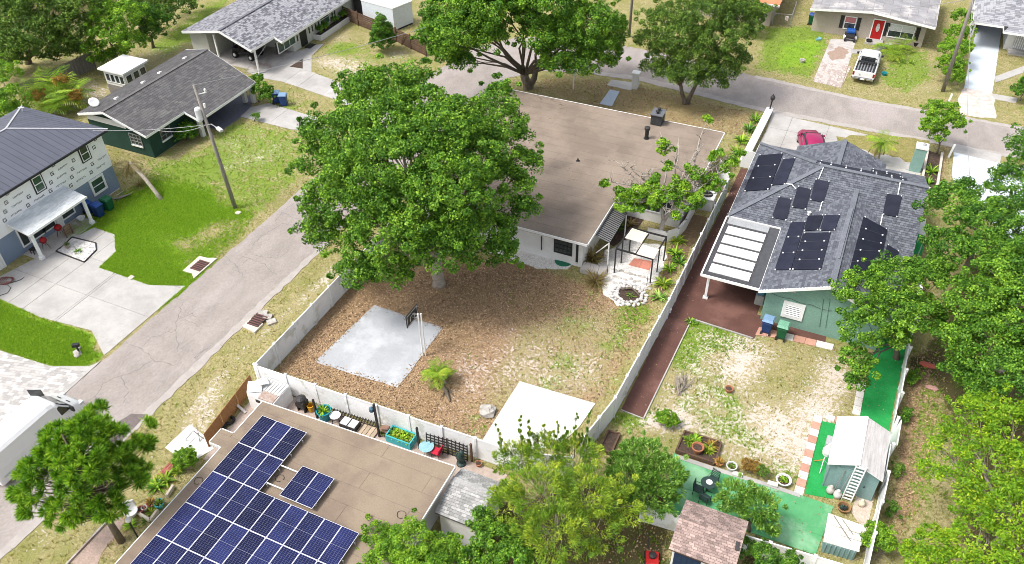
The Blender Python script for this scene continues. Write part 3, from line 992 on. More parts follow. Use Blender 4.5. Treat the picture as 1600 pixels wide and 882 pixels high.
def tree(label, base, ls, mat, leaf=.26, m=60, clump=.8, dens=1.0, trunk=.25, bark=BARK, cat='tree', name='tree', group=None, wl=.62, nlimb=26, seed=0, inner=.55, fork=None, trunks=1, lean=(0, 0), world_lobes=False, spires=(), min_z=.35, tw=.5, spray=False):
    rg = np.random.default_rng(seed + 100)
    rr = random.Random(seed)
    leaf *= .54
    clump *= .64
    m = int(m * 1.05)
    lobes = ls if world_lobes else lobes_px(ls)
    base = Vector((base[0], base[1], 0))
    C, O, R = [], [], []
    for (x, y, z, r, rz) in lobes:
        n = max(4, int(dens * 4.6 * r * r / (clump * clump)))
        d = unit(rg.normal(size=(n, 3)))
        d[:, 2] = np.where(d[:, 2] < -.35, -d[:, 2] * .6, d[:, 2])
        d = unit(d)
        q = rg.uniform(inner, 1.0, n) ** .8 + rg.normal(0, .07, n)
        c = np.array([x, y, z]) + d * q[:, None] * np.array([r, r, rz]) * (1 - .55 * clump / max(r, clump))
        rc = clump * rg.uniform(.55, 1.2, n)
        sg = rg.uniform(0, 1, n) < .14   # sprigs standing out of the crown
        c = c + np.where(sg, rg.uniform(.9, 1.7, n) * clump, 0)[:, None] * d
        rc = np.where(sg, rc * .55, rc)
        C.append(c); O.append(d); R.append(rc)
    for (sx, sy, sz, tx, ty, tz) in spires:
        n = 12
        t = np.linspace(0, 1, n)[:, None]
        c = np.array([sx, sy, sz]) * (1 - t) + np.array([tx, ty, tz]) * t + rg.normal(size=(n, 3)) * .06
        C.append(c); O.append(np.tile([0, 0, 1.], (n, 1))); R.append(np.linspace(.10, .03, n))
    C, O, R = np.concatenate(C), np.concatenate(O), np.concatenate(R)
    keep = C[:, 2] > min_z
    for (x, y, z, r, rz) in lobes:   # nothing grows deep inside the crown
        keep &= ((C - np.array([x, y, z])) / np.array([r, r, rz]) ** 1.0 * 1.0).__pow__(2).sum(1) > .42 ** 2
    C, O, R = C[keep], O[keep], R[keep]
    pos, nrm, idx = clump_leaves(C, O, m, R, rg)
    ct = rg.uniform(.12, .88, len(C))
    tone = ct[idx] * tw + rg.uniform(0, 1, len(pos)) ** 1.05 * (1 - tw)
    ax_ = unit(pos - C[idx] + O[idx] * .25 + np.array([0, 0, .1]) + rg.normal(size=pos.shape) * .12) if spray else None
    root = E(name, label, cat, base, group)
    me = leaf_mesh('crown', pos - np.array(base), nrm, leaf * rg.uniform(.7, 1.3, len(pos)), leaf * wl * rg.uniform(.75, 1.25, len(pos)), tone, axis=ax_, rg=rg)
    link('crown', me, mat, root)
    # trunk and limbs
    zc = min(l[2] for l in lobes)
    top = Vector((sum(l[0] for l in lobes) / len(lobes), sum(l[1] for l in lobes) / len(lobes), 0))
    fz = fork if fork else max(.6, zc * .55)
    mb = MB()
    forks = []
    for t in range(trunks):
        an = 2 * math.pi * t / max(1, trunks) + .6
        sp = (0 if trunks == 1 else .25)
        b0 = base + Vector((math.cos(an) * sp * .6, math.sin(an) * sp * .6, -.1))
        f0 = base + (top - base) * .12 * (1 if trunks == 1 else .6) + Vector((math.cos(an) * sp * 3, math.sin(an) * sp * 3, 0))
        f0.z = fz
        mid = b0.lerp(f0, .5) + Vector((rr.uniform(-.1, .1), rr.uniform(-.1, .1), 0))
        tr = trunk if trunks == 1 else trunk * .7
        mb.tube([b0, b0 + Vector((0, 0, .35)), mid, f0], [tr * 1.5, tr * 1.1, tr * .95, tr * .8], 8)
        forks.append((f0, tr * .72))
    for q in spires:
        mb.tube([Vector(q[:3]) - Vector((0, 0, .8)), Vector(q[3:])], [.025, .008], 4)
    near = np.array([min(range(len(lobes)), key=lambda i: (c[0] - lobes[i][0]) ** 2 + (c[1] - lobes[i][1]) ** 2 + (c[2] - lobes[i][2]) ** 2) for c in C])
    per = max(2, int(nlimb / len(lobes)))
    for li, l in enumerate(lobes):
        e = Vector((l[0], l[1], max(l[2] - .3 * l[4], fz * .8)))
        f0, tr = min(forks, key=lambda q: (q[0] - e).length + rr.random())
        L = (e - f0).length
        if L < .05: continue
        m1 = f0.lerp(e, .35) + Vector((rr.uniform(-.1, .1) * L, rr.uniform(-.1, .1) * L, .07 * L))
        m2 = f0.lerp(e, .7) + Vector((rr.uniform(-.09, .09) * L, rr.uniform(-.09, .09) * L, .05 * L))
        rad = tr * rr.uniform(.45, .75)
        mb.tube([f0 - Vector((0, 0, .2)), m1, m2, e], [rad, rad * .7, rad * .45, rad * .2], 6)
        ids = np.nonzero(near == li)[0]
        for _ in range(per if len(ids) else 0):
            q = Vector(C[ids[rr.randrange(len(ids))]])
            s0 = m1.lerp(m2, rr.random()) if rr.random() < .5 else m2.lerp(e, rr.random())
            k = s0.lerp(q, .5) + Vector((rr.uniform(-.1, .1), rr.uniform(-.1, .1), rr.uniform(0, .12))) * (q - s0).length
            mb.tube([s0, k, q], [rad * .32, rad * .2, rad * .06], 4)
    B('trunk', mb, bark, root, smooth=True)
    return root


tree('big leafy oak in the middle of the photo, towering over the fallen leaves', P(686, 445),
     [(600, 150, 10.5, 62), (700, 205, 11, 66), (775, 195, 9, 58), (530, 215, 9, 62), (610, 260, 10, 80), (700, 300, 9.5, 75), (785, 290, 7.5, 55), (520, 320, 6.5, 55), (600, 370, 6, 70), (680, 385, 6, 58), (755, 370, 5.5, 58), (560, 420, 4, 42), (505, 365, 5, 40), (650, 330, 8, 80), (560, 145, 9.5, 40), (645, 125, 10.5, 32), (815, 330, 6, 30), (490, 250, 8, 36), (780, 150, 9, 28), (660, 170, 10.5, 50), (740, 250, 9.5, 60), (580, 300, 8.5, 60), (710, 360, 7, 60), (555, 270, 9, 55), (650, 235, 10.5, 60), (610, 190, 10.5, 50), (735, 210, 10, 55), (815, 260, 7.5, 36), (560, 200, 9.8, 45), (620, 425, 4.2, 34), (780, 395, 4.6, 32)],
     G_OAK, leaf=.30, m=85, clump=.85, dens=1.15, trunk=.36, bark=PALEBARK, nlimb=60, seed=1, fork=3.0)
tree('tall spreading oak behind the flat roof with forked grey trunks', P(825, 138),
     [(715, 60, 7, 50), (755, 15, 9, 55), (850, 5, 9, 66), (920, 40, 7.5, 52), (885, 78, 5.5, 42), (940, 75, 5.5, 38), (700, 20, 8, 42), (850, 50, 7, 42), (800, -45, 11, 70), (900, -35, 10, 60), (695, 85, 5.5, 30), (725, 95, 5, 22), (955, 45, 7, 28), (820, 15, 8, 30), (800, 0, 9, 50), (760, 55, 7, 40), (880, 50, 7, 40), (730, 35, 7.5, 45), (870, 95, 5, 28), (905, 98, 4.6, 32), (945, 98, 4.6, 22), (690, 60, 6.5, 40)],
     G_OAK, leaf=.34, m=85, clump=.95, dens=1.35, trunk=.42, nlimb=60, seed=2, fork=2.0, trunks=3)
tree('dusky oak with small leaves between flat roof and road', P(1072, 162),
     [(1040, 40, 7, 44), (1100, 20, 8, 54), (1150, 50, 6.5, 36), (1090, 88, 5, 46), (1130, 105, 4, 32), (1042, 85, 4.5, 34), (1012, 60, 5.5, 22), (1158, 15, 8, 30), (1015, 105, 3.5, 16), (1080, -25, 9, 50), (1070, 120, 3.2, 18), (1150, 90, 4.6, 26), (1078, 112, 4, 38), (1112, 122, 3.2, 30), (1040, 108, 3.5, 26), (1060, 60, 6.5, 45), (1120, 60, 6.5, 45)],
     G_OAK2, leaf=.27, m=80, clump=.8, dens=1.0, trunk=.26, nlimb=45, seed=3, fork=2.0, trunks=2)
tree('dark green tree leaning over the gable end of the solar house', P(1400, 560),
     [(1340, 460, 5, 44), (1400, 440, 5.5, 48), (1450, 430, 5, 38), (1420, 490, 5, 46), (1352, 515, 4.5, 42), (1338, 565, 3.5, 30), (1445, 495, 4.2, 38), (1400, 530, 3.8, 26), (1342, 592, 2.8, 20)],
     G_OAK, leaf=.25, m=75, clump=.62, dens=1.0, trunk=.16, nlimb=40, seed=4)
tree('dense dark tree right of the solar house, beside the blue driveway', P(1510, 420),
     [(1490, 325, 6, 48), (1545, 350, 6.5, 52), (1482, 390, 5, 46), (1545, 405, 6, 56), (1510, 298, 4, 26)], G_DARK, leaf=.26, m=80, clump=.7, trunk=.2, seed=5)
tree('tall dark tree cut by the right edge, nearest the road', P(1600, 380),
     [(1606, 228, 7, 34), (1592, 290, 6, 44), (1605, 350, 6, 58), (1606, 265, 7, 36)], G_DARK, leaf=.27, m=75, clump=.75, trunk=.22, seed=6)
tree('broad dark tree with bare grey twigs at the right edge', P(1560, 580),
     [(1580, 430, 7, 58), (1520, 470, 6, 52), (1592, 500, 6.5, 62), (1540, 540, 5.5, 56), (1500, 530, 5, 40), (1600, 420, 7, 50)], G_OAK, leaf=.26, m=80, clump=.7, trunk=.24, bark=PALEBARK, nlimb=50, seed=7)
tree('dark low tree below the broad one at the right edge', P(1560, 660),
     [(1580, 590, 5.5, 56), (1530, 600, 4.2, 42), (1495, 582, 3.6, 30), (1602, 560, 5, 45)], G_DARK, leaf=.24, m=75, clump=.65, trunk=.18, seed=8)
tree('yellow green tree with airy bright foliage in the lower right corner', P(1560, 850),
     [(1545, 645, 6, 44), (1592, 680, 6, 56), (1505, 690, 5.5, 42), (1560, 740, 6, 62), (1468, 700, 4.5, 24), (1500, 770, 5.5, 50), (1585, 800, 6, 66), (1530, 845, 5.5, 54), (1448, 735, 4, 20), (1590, 865, 6, 50), (1510, 640, 4.5, 24)],
     G_LIME, leaf=.27, m=55, clump=.6, dens=.72, trunk=.2, bark=PALEBARK, nlimb=130, seed=9, wl=.45, tw=.5)
tree('bright bush of feathery leaves at the bottom right edge', P(1450, 880), [(1460, 850, 3, 34), (1430, 872, 2.4, 26), (1490, 880, 3, 30)], G_LIME, leaf=.22, m=50, clump=.45, trunk=.08, seed=10, cat='bush', name='bush')
# bottom edge
sp = []
rs = random.Random(5)
for (bx_, by_, tx, ty) in [(815, 700, 812, 655), (828, 700, 826, 662), (850, 705, 850, 668), (868, 700, 872, 664), (898, 700, 897, 652), (916, 700, 918, 645), (908, 700, 905, 680), (880, 700, 884, 670), (790, 715, 775, 672), (840, 700, 838, 680)]:
    q = P(bx_, by_, 3.2)
    t = q + Vector((P(tx, ty, 3.2).x - P(bx_, ty, 3.2).x, 0, (by_ - ty) / ppm(q) / .62))
    sp.append((*q, *t))
tree('shaggy yellow olive tree with upright shoots in front of the white slab', P(870, 830),
     [(805, 720, 3, 34), (850, 712, 3.3, 42), (900, 718, 3.2, 44), (840, 775, 4, 56), (920, 775, 3.8, 52), (972, 788, 3.0, 40), (795, 790, 3.4, 42), (865, 835, 3.8, 58), (930, 825, 3, 44)],
     G_OLIVE, leaf=.34, m=62, clump=.52, dens=.8, trunk=.14, bark=PALEBARK, nlimb=150, seed=11, wl=.2, spires=sp, tw=.7, spray=True)
tree('round citrus tree with long glossy leaves beside the green patio', P(1010, 790),
     [(1005, 718, 2.2, 42), (1037, 745, 2, 40), (985, 750, 2, 40), (1018, 775, 1.6, 44), (975, 725, 1.7, 28)], G_CITRUS, leaf=.34, m=46, clump=.4, trunk=.1, seed=12, wl=.26, spray=True)
tree('low citrus tree overhanging the green patio by the brown shed', P(1170, 830),
     [(1150, 775, 2, 30), (1185, 793, 2, 34), (1202, 818, 1.6, 22), (1135, 785, 1.8, 20)], G_CITRUS, leaf=.34, m=46, clump=.38, trunk=.08, seed=13, wl=.26, spray=True)
tree('bright green tree at the bottom edge over the solar panels', P(640, 900),
     [(590, 850, 2.5, 36), (640, 850, 3, 42), (690, 862, 2.5, 36), (600, 885, 2.6, 40), (660, 890, 3, 45), (560, 870, 2.2, 18)], G_BRIGHT, leaf=.22, m=75, clump=.42, trunk=.12, seed=14, wl=.4, tw=.6)
tree('darker tree at the bottom edge below the grey shed', P(770, 880),
     [(775, 855, 2.8, 42), (755, 815, 2.2, 24), (805, 882, 3, 42), (735, 880, 2.4, 30)], G_OAK, leaf=.22, m=70, clump=.45, trunk=.12, seed=15)
tree('leafy shrub against the fence below the green patio', P(1190, 880), [(1195, 868, 1.4, 24), (1230, 880, 1.2, 22), (1165, 855, 1.2, 16)], G_DARK, leaf=.17, m=60, clump=.32, trunk=.04, seed=16, cat='bush', name='bush')
tree('shrub at the end of the right fence beside the planks', P(1370, 850), [(1370, 830, 1.2, 20), (1385, 850, 1.0, 20), (1358, 845, .9, 14)], G_BRIGHT, leaf=.17, m=55, clump=.3, trunk=.04, seed=17, cat='bush', name='bush')
# small trees and bushes
tree('small cone shaped evergreen on the front lawn of the white shuttered house', P(597, 76),
     [(597, 58, 1.5, 21), (596, 44, 2.6, 16), (595, 31, 3.7, 10), (597, 66, 1.1, 20)], G_DARK, leaf=.20, m=80, clump=.42, trunk=.09, seed=18)
tree('young bright tree by the green utility box', P(1464, 240), [(1470, 180, 3, 28), (1455, 197, 2.6, 20), (1490, 190, 2.8, 20), (1468, 212, 1.8, 18)], G_BRIGHT, leaf=.24, m=60, clump=.5, trunk=.06, seed=19)
tree('tall clipped hedge between the tan house and the long driveway', P(1490, 125),
     [(1504, 28, 3, 17), (1498, 52, 2.6, 19), (1490, 78, 2.2, 22), (1486, 100, 1.8, 22), (1490, 118, 1.2, 20), (1505, 75, 2, 16)], G_BRIGHT, leaf=.24, m=70, clump=.5, trunk=.06, seed=20, cat='hedge', name='hedge')
tree('dark bush at the right edge across the road', P(1594, 158), [(1594, 142, 1.1, 14), (1606, 130, 1.2, 16)], G_DARK, leaf=.2, m=50, clump=.35, trunk=.04, seed=21, cat='bush', name='bush')
tree('bright round bush in the sandy yard of the solar house', P(1041, 664), [(1041, 655, .55, 17), (1030, 652, .5, 10), (1052, 658, .45, 10)], G_BRIGHT, leaf=.14, m=60, clump=.22, trunk=.03, seed=22, cat='bush', name='bush')
tree('round clipped bush at the corner of the bottom house', P(289, 732), [(289, 716, .7, 19), (282, 720, .6, 14), (298, 718, .6, 12)], G_BRIGHT, leaf=.12, m=80, clump=.22, trunk=.03, seed=23, cat='bush', name='bush')
for i, q in enumerate(((1413, 650), (1402, 735), (1394, 795), (1428, 590))):
    tree('low dark bush behind the right fence, %s' % ('opposite the shed roof ridge', 'opposite the teal shed wall', 'opposite the planks', 'near the pink rags')[i], P(*q), [(q[0] + 3, q[1] - 4, .5, 9), (q[0] - 2, q[1] + 5, .4, 9)], (G_DARK, G_OAK2, G_DARK, G_OAK)[i], leaf=.17, m=50, clump=.3, trunk=.03, nlimb=8, seed=50 + i, cat='bush', name='bush')
# top left group
tree('dark tree in the top left corner', P(45, 100), [(45, 50, 5, 50), (15, 20, 6, 45), (85, 22, 6, 40), (50, 5, 7, 45), (20, 75, 3.5, 30), (75, 65, 4, 30), (40, 82, 1.8, 32), (85, 85, 1.4, 22), (10, 95, 1.8, 28)], G_OAK2, leaf=.36, m=65, clump=.95, trunk=.25, seed=24)
tree('bright tree behind the white window shed', P(180, 95), [(170, 50, 4, 40), (195, 28, 5, 36), (150, 78, 2.5, 22), (205, 68, 3, 26), (165, 20, 5, 30), (185, 85, 1.3, 22), (155, 92, 1, 16)], G_BRIGHT, leaf=.34, m=65, clump=.85, trunk=.18, seed=25)
tree('dark tree between the corner tree and the bright one', P(120, 80), [(115, 45, 4.5, 34), (135, 12, 6, 40), (105, 68, 3, 24), (120, 80, 1.5, 22)], G_OAK2, leaf=.32, m=60, clump=.85, trunk=.2, seed=33)
tree('dark low tree right of the bright tree at the top', P(240, 75), [(235, 52, 2.6, 22), (228, 25, 4, 30), (250, 35, 3, 22)], G_DARK, leaf=.3, m=60, clump=.7, trunk=.14, seed=34)
tree('bright tree cut by the left edge beside the wooden fence', P(5, 190), [(3, 115, 4, 28), (14, 155, 3, 28), (-5, 180, 3, 30), (32, 172, 2, 18)], G_BRIGHT, leaf=.3, m=60, clump=.7, trunk=.15, seed=26)
tree('dark shrub row along the back lawn at the top', P(262, 40), [(255, 22, 2.6, 24), (285, 8, 2.6, 24), (230, 5, 3.4, 28), (300, -15, 2.6, 24), (265, -15, 3, 26)], G_OAK2, leaf=.33, m=55, clump=.75, trunk=.1, seed=27, cat='hedge', name='hedge')
tree('dark bush between the green house and the driveway', P(405, 160), [(408, 140, 1.4, 15), (400, 125, 1.6, 12), (415, 150, 1, 12)], G_OAK, leaf=.22, m=60, clump=.4, trunk=.05, seed=28, cat='bush', name='bush')
tree('shrub beside the porch column of the green house', P(292, 218), [(292, 203, 1, 16), (283, 212, .8, 11), (300, 210, .7, 9)], G_DARK, leaf=.18, m=60, clump=.32, trunk=.04, seed=29, cat='bush', name='bush')
tree('shrub growing by the chain link fence at the top', P(1185, 35), [(1178, 28, 2, 20), (1165, 12, 3, 24), (1195, 15, 2.2, 14)], G_OAK2, leaf=.26, m=50, clump=.5, trunk=.06, seed=30, cat='bush', name='bush')
tree('shrub by the bend of the road near the blue bins', P(398, 190), [(400, 182, .5, 8)], G_OAK, leaf=.14, m=40, clump=.25, trunk=.03, seed=31, cat='bush', name='bush')

# ------------------------------------------------------------------ building helpers
AX = {'+x': Vector((1, 0, 0)), '-x': Vector((-1, 0, 0)), '+y': Vector((0, 1, 0)), '-y': Vector((0, -1, 0))}


def rbox(mb, c, n, w, h, d, off=0.0, u=0.0, v=0.0):
    """A box on a wall: c wall point, n wall normal; w along the wall, h up, d deep, shifted off/u/v."""
    n = AX[n] if isinstance(n, str) else n
    s = Vector((0, 0, 1)).cross(n)
    c = Vector(c) + n * (off + d / 2) + s * u + Vector((0, 0, v))
    vs = [c + s * (i * w / 2) + n * (j * d / 2) + Vector((0, 0, k * h / 2)) for k in (-1, 1) for i, j in ((-1, -1), (1, -1), (1, 1), (-1, 1))]
    mb.add(vs, [(3, 2, 1, 0), (4, 5, 6, 7), (0, 1, 5, 4), (1, 2, 6, 5), (2, 3, 7, 6), (3, 0, 4, 7)])
    return mb


def window(par, c, n, w, h, fm=None, gm=None, nv=0, nh=1, fw=.08, label=None, bar=None, blind=None):
    """window > frame, pane, glazing_bar. c is the centre of the opening on the wall face."""
    fm, gm = fm or WHITE, gm or GLASS
    f = MB()
    for sx in (-1, 1):
        rbox(f, c, n, fw, h + 2 * fw, .07, 0, sx * (w / 2 + fw / 2), 0)
    for sz in (-1, 1):
        rbox(f, c, n, w, fw, .066, 0, 0, sz * (h / 2 + fw / 2))
    win = B('window', f, fm, par, label=label)
    B('pane', rbox(MB(), c, n, w, h, .02, .004), gm, win)
    if blind:
        B('blind', rbox(MB(), c, n, w - .03, h * .45, .012, .026, 0, h * .26), blind, win)
    for i in range(nv):
        B('glazing_bar', rbox(MB(), c, n, .05, h, .03, .025, (i + 1) * w / (nv + 1) - w / 2, 0), bar or fm, win)
    for i in range(nh):
        B('glazing_bar', rbox(MB(), c, n, w, .05, .033, .025, 0, (i + 1) * h / (nh + 1) - h / 2), bar or fm, win)
    return win


def wallpoint(px_, py_, n, k):
    """The point of the vertical plane (normal along n, coordinate k) seen at a survey pixel."""
    d = _fw + CAM_R * ((px_ - 800.0) / FPX) + CAM_D * ((py_ - 441.0) / FPX)
    o = Vector((0, 0, CAMH))
    i = 0 if n[1] == 'x' else 1
    return o + d * ((k - o[i]) / d[i])


def on_plane(px_, py_, p0, nrm):
    d = _fw + CAM_R * ((px_ - 800.0) / FPX) + CAM_D * ((py_ - 441.0) / FPX)
    o = Vector((0, 0, CAMH))
    return o + d * ((Vector(p0) - o).dot(nrm) / d.dot(nrm))


def ccw(p):
    p = [Vector(q) for q in p]
    return p if area2([(q.x, q.y) for q in p]) > 0 else p[::-1]


def fascia(mb, a, b, h=.22, t=.05):
    a, b = Vector(a), Vector(b)
    return mb.beam(a - Vector((0, 0, h / 2)), b - Vector((0, 0, h / 2)), t, h)


SH_GREY = [M('shingle_grey', (.115, .11, .112), (.09, .087, .09), rough=.95, scale=2, bump=.3, fine=.3, fscale=30, c3=(.15, .145, .14), stain=.4), M('shingle_mid', (.135, .13, .13), (.105, .102, .103), rough=.95, scale=2, bump=.3, fine=.3, fscale=30), M('shingle_dark', (.10, .096, .098), (.08, .078, .08), rough=.95, scale=2, bump=.3, fine=.3, fscale=30)]
SH_LIGHT = [M('shingle_pale', (.36, .36, .385), (.28, .28, .30), rough=.95, scale=2, bump=.3, fine=.2, fscale=40), M('shingle_pale_mid', (.24, .24, .265), (.19, .19, .21), rough=.95, scale=2, bump=.3, fine=.2), M('shingle_pale_dark', (.15, .15, .17), (.12, .12, .135), rough=.95, scale=2, bump=.3, fine=.2)]
SH_BLUE = [M('shingle_slate', (.125, .135, .16), (.10, .108, .13), rough=.95, scale=2, bump=.3, fine=.2), M('shingle_slate_pale', (.155, .165, .19), (.125, .135, .155), rough=.95, scale=2, bump=.3, fine=.2), M('shingle_slate_dark', (.095, .102, .122), (.075, .08, .097), rough=.95, scale=2, bump=.3, fine=.2)]
SH_BROWN = M('shingle_brown', (.37, .275, .245), (.27, .20, .18), rough=.95, scale=2, bump=.3, fine=.2, rnd=.32)
DECK = M('roof_deck', (.09, .088, .09), (.07, .068, .07), rough=1)
WALLW = M('white_stucco', (.72, .71, .69), (.62, .61, .59), scale=.8, rough=.9, bump=.15, fine=.05)
MEMB = M('brown_roof_membrane', (.275, .22, .175), (.235, .188, .15), scale=.45, rough=.9, bump=.15, c3=(.19, .152, .122), stain=.6, sscale=.3, fine=.09, rnd=.035)
MEMB2 = M('tan_roof_membrane', (.262, .206, .15), (.228, .18, .13), scale=.45, rough=.9, bump=.15, c3=(.195, .148, .113), stain=.5, sscale=.4, fine=.09, rnd=.04)


SEAM = M('dark_roof_seam', (.17, .13, .11), (.23, .18, .15), rough=.95)


def flat_roof(par, poly, z, mat, thick=.18, h=.95, w=6.0, trim=WHITE, lip=True):
    poly = ccw([Vector((p[0], p[1], z)) for p in poly])
    B('roof', MB().slab([p - Vector((0, 0, .004)) for p in poly], thick), SEAM, par)
    r = [c for c in par.children if c.name.startswith('roof')][-1]
    pieces('roof_sheet', poly, (1, 0, 0), w, h, mat, r, thick=.01, lift=0, gap=.013, stag=.37)
    if lip:
        mb = MB()
        for i in range(len(poly)):
            a, b = poly[i], poly[(i + 1) % len(poly)]
            d = (b - a).normalized() * .03
            mb.beam(a - Vector((0, 0, .06)) + d, b - Vector((0, 0, .06)) - d, .05, .17)
        B('roof_edge', mb, trim, r)
    return r


# ------------------------------------------------------------------ flat roofed house in the middle
h = E('flat_roofed_house', 'white house in the middle under a big flat brown roof', 'house', (-18, 47, 0))
zr = 2.6
rx0, rx1, rxm, ry0, rym, ry1 = -27.6, -9.0, -13.6, 39.8, 46.85, 57.0
flat_roof(h, [(rx0, ry0), (rxm, ry0), (rxm, rym), (rx1, rym), (rx1, ry1), (rx0, ry1)], zr, MEMB)
B('wall', MB().prism([(rx0 + .6, ry0 + .75), (rxm - .55, ry0 + .75), (rxm - .55, rym + .5), (rx1 - .5, rym + .5), (rx1 - .5, ry1 - .6), (rx0 + .6, ry1 - .6)], 0, zr - .19), WALLW, h)
c = wallpoint(880, 387, '-y', ry0 + .75)
window(h, (c.x, c.y, 1.3), '-y', 1.15, .95, BLACK, GLASS, nv=3, nh=2, fw=.07, label='black gridded window')
B('door', rbox(MB(), wallpoint(902, 393, '-y', ry0 + .75) + Vector((0, 0, -.05)), '-y', .16, 1.7, .04), BLACK, h, label='narrow black slot')
for xx, yy in ((846, 375),):
    B('downpipe', MB().tube([wallpoint(xx, yy - 5, '-y', ry0 + .7), wallpoint(xx, yy + 16, '-y', ry0 + .7)], .035), DARKSTEEL, h)
for q, w_ in (((1016, 340), 1.4), ((1040, 336), .7)):
    c = wallpoint(q[0], q[1], '-y', rym + .5)
    window(h, (c.x, c.y, 1.45), '-y', w_, 1.0, WHITE, GLASS, nv=1, nh=1)
# porch roof beside the wing
pr = MB().slab(ccw([(rxm + .02, 41.3, 2.35), (rxm + 1.0, 41.3, 2.05), (rxm + 1.0, 44.9, 2.05), (rxm + .02, 44.9, 2.35)]), .05)
pr = B('porch_roof', pr, M('dull_roof_steel', (.2, .2, .2), (.15, .15, .15), rough=.6), h, label='small grey corrugated porch roof')
mb = MB()
for i in range(18):
    y = 41.4 + i * .2
    mb.beam((rxm + .03, y, 2.365), (rxm + 1.0, y, 2.065), .05, .03)
B('rib', mb, DARKSTEEL, pr)
for y in (41.35, 44.8):
    B('post', MB().tube([(rxm + .95, y, 0), (rxm + .95, y, 2.0)], .045), WHITE, h)
B('brace', MB().beam((rxm + .1, 41.33, .9), (rxm + .95, 41.33, 1.95), .06), WHITE, h)
B('step', MB().bx(rxm - .5, rxm + 1.1, 40.0, 40.9, 0, .3), CONCOLD, h)
t = E('roof_vent', 'short black stack pipe standing on the flat brown roof', 'vent pipe', (*P(1010, 217, zr).xy, zr + .014))
q = P(1010, 217, zr)
B('pipe', MB().lathe([(.22, 0), (.2, .05), (.15, .06), (.15, .75)], (q.x, q.y, zr + .014), 14), BLACK, t, smooth=False)
B('cap', MB().lathe([(.2, .75), (.22, .8), (.22, .95), (.14, 1.0)], (q.x, q.y, zr + .014), 14), DARKSTEEL, t)
q = P(1027, 192, zr)
t = E('chimney_box', 'black boxed chimney with two flue caps at the roof edge', 'chimney', (q.x, q.y, zr))
B('shaft', MB().bx(q.x - .42, q.x + .42, q.y - .5, q.y + .5, zr + .014, zr + .85), M('charcoal_metal', (.03, .032, .036), (.045, .047, .05), rough=.55), t, bevel=.01)
B('cover', MB().bx(q.x - .5, q.x + .5, q.y - .58, q.y + .58, zr + .85, zr + .92), M('grey_metal', (.11, .115, .13), (.14, .145, .16), rough=.5), t)
for dy in (-.22, .2):
    B('flue_cap', MB().lathe([(.09, 0), (.09, .14), (.15, .16), (.15, .22), (.05, .27)], (q.x, q.y + dy, zr + .92), 10), BLACK, t)
for (xx, yy), lb in (((903, 252), 'small dark plumbing vent on the flat brown roof'),):
    q = P(xx, yy, zr)
    B('roof_vent', MB().lathe([(.16, .014), (.14, .04), (.06, .06), (.06, .2)], (q.x, q.y, zr), 10), DARKSTEEL, None, lb, 'vent pipe')
tw = MB()
q = P(860, 160, zr)
rr_ = random.Random(3)
for i in range(14):
    a = Vector((q.x + rr_.uniform(-1.5, 1.5), q.y + rr_.uniform(-1, 1), zr + .03))
    an = rr_.uniform(0, 6)
    tw.tube([a, a + Vector((math.cos(an) * .25, math.sin(an) * .25, .03)), a + Vector((math.cos(an + .5) * .5, math.sin(an + .5) * .5, .02))], [.012, .01, .005], 4)
tag(B('fallen_twigs', tw, M('dead_twig', (.10, .07, .05), (.15, .1, .07)), None), 'dead twigs lying on the far left of the flat brown roof', 'twigs', None, 'stuff')
# low curved white wall, AC box
mb = MB()
pts = [P(*q) for q in ((1012, 372), (1040, 378), (1058, 372), (1070, 358), (1078, 342), (1083, 333))]
for a, b in zip(pts[:-1], pts[1:]):
    e = (b - a).normalized() * .05
    mb.beam(a - e + Vector((0, 0, .4)), b + e + Vector((0, 0, .4)), .16, .85)
B('garden_wall', mb, WALLW, None, 'low curved white garden wall behind the pergola', 'wall')
t = E('air_conditioner', 'white boxed air conditioner with a black fan beside the fence', 'air conditioner', P(1098, 330))
q = P(1100, 330)
B('cabinet', MB().bx(q.x - .5, q.x + .5, q.y + .05, q.y + 1.1, 0, 1.0), M('ac_grey', (.50, .51, .52), (.44, .45, .46), rough=.6), t, bevel=.02)
B('cover', MB().bx(q.x - .55, q.x + .55, q.y, q.y + 1.15, 1.0, 1.06), WHITE, t)
B('fan', MB().lathe([(.36, 0), (.36, .04), (.3, .06), (.1, .05), (.08, .09)], (q.x, q.y + .58, 1.06), 16), BLACK, t)

# ------------------------------------------------------------------ bottom house: roof with the solar arrays
h = E('flat_roofed_house', 'house at the bottom under a tan flat roof full of solar panels', 'house', (-18.6, 13, 0))
bz = 2.8
bx0, bx1 = -24.17, -13.15
flat_roof(h, [(bx0, 2), (bx1, 2), (bx1, 20.95), (bx0, 20.55), (bx0, 18.25), (bx0 - .75, 18.25), (bx0 - .75, 17.3), (bx0, 17.3)], bz, MEMB2, h=1.0, w=7.5)
B('wall', MB().prism([(bx0 + .5, 2.5), (bx1 - .5, 2.5), (bx1 - .5, 20.3), (bx0 + .5, 20.0)], 0, bz - .19), WALLW, h)
CELL = M('solar_cell', (.007, .010, .045), (.014, .020, .085), scale=.9, rough=.3, spec=.1, fine=.1, rnd=.5)
PBACK = M('panel_backing', (.22, .22, .27), (.18, .18, .23), rough=.4)
PFR = M('panel_frame', (.6, .6, .62), (.54, .54, .56), rough=.4)


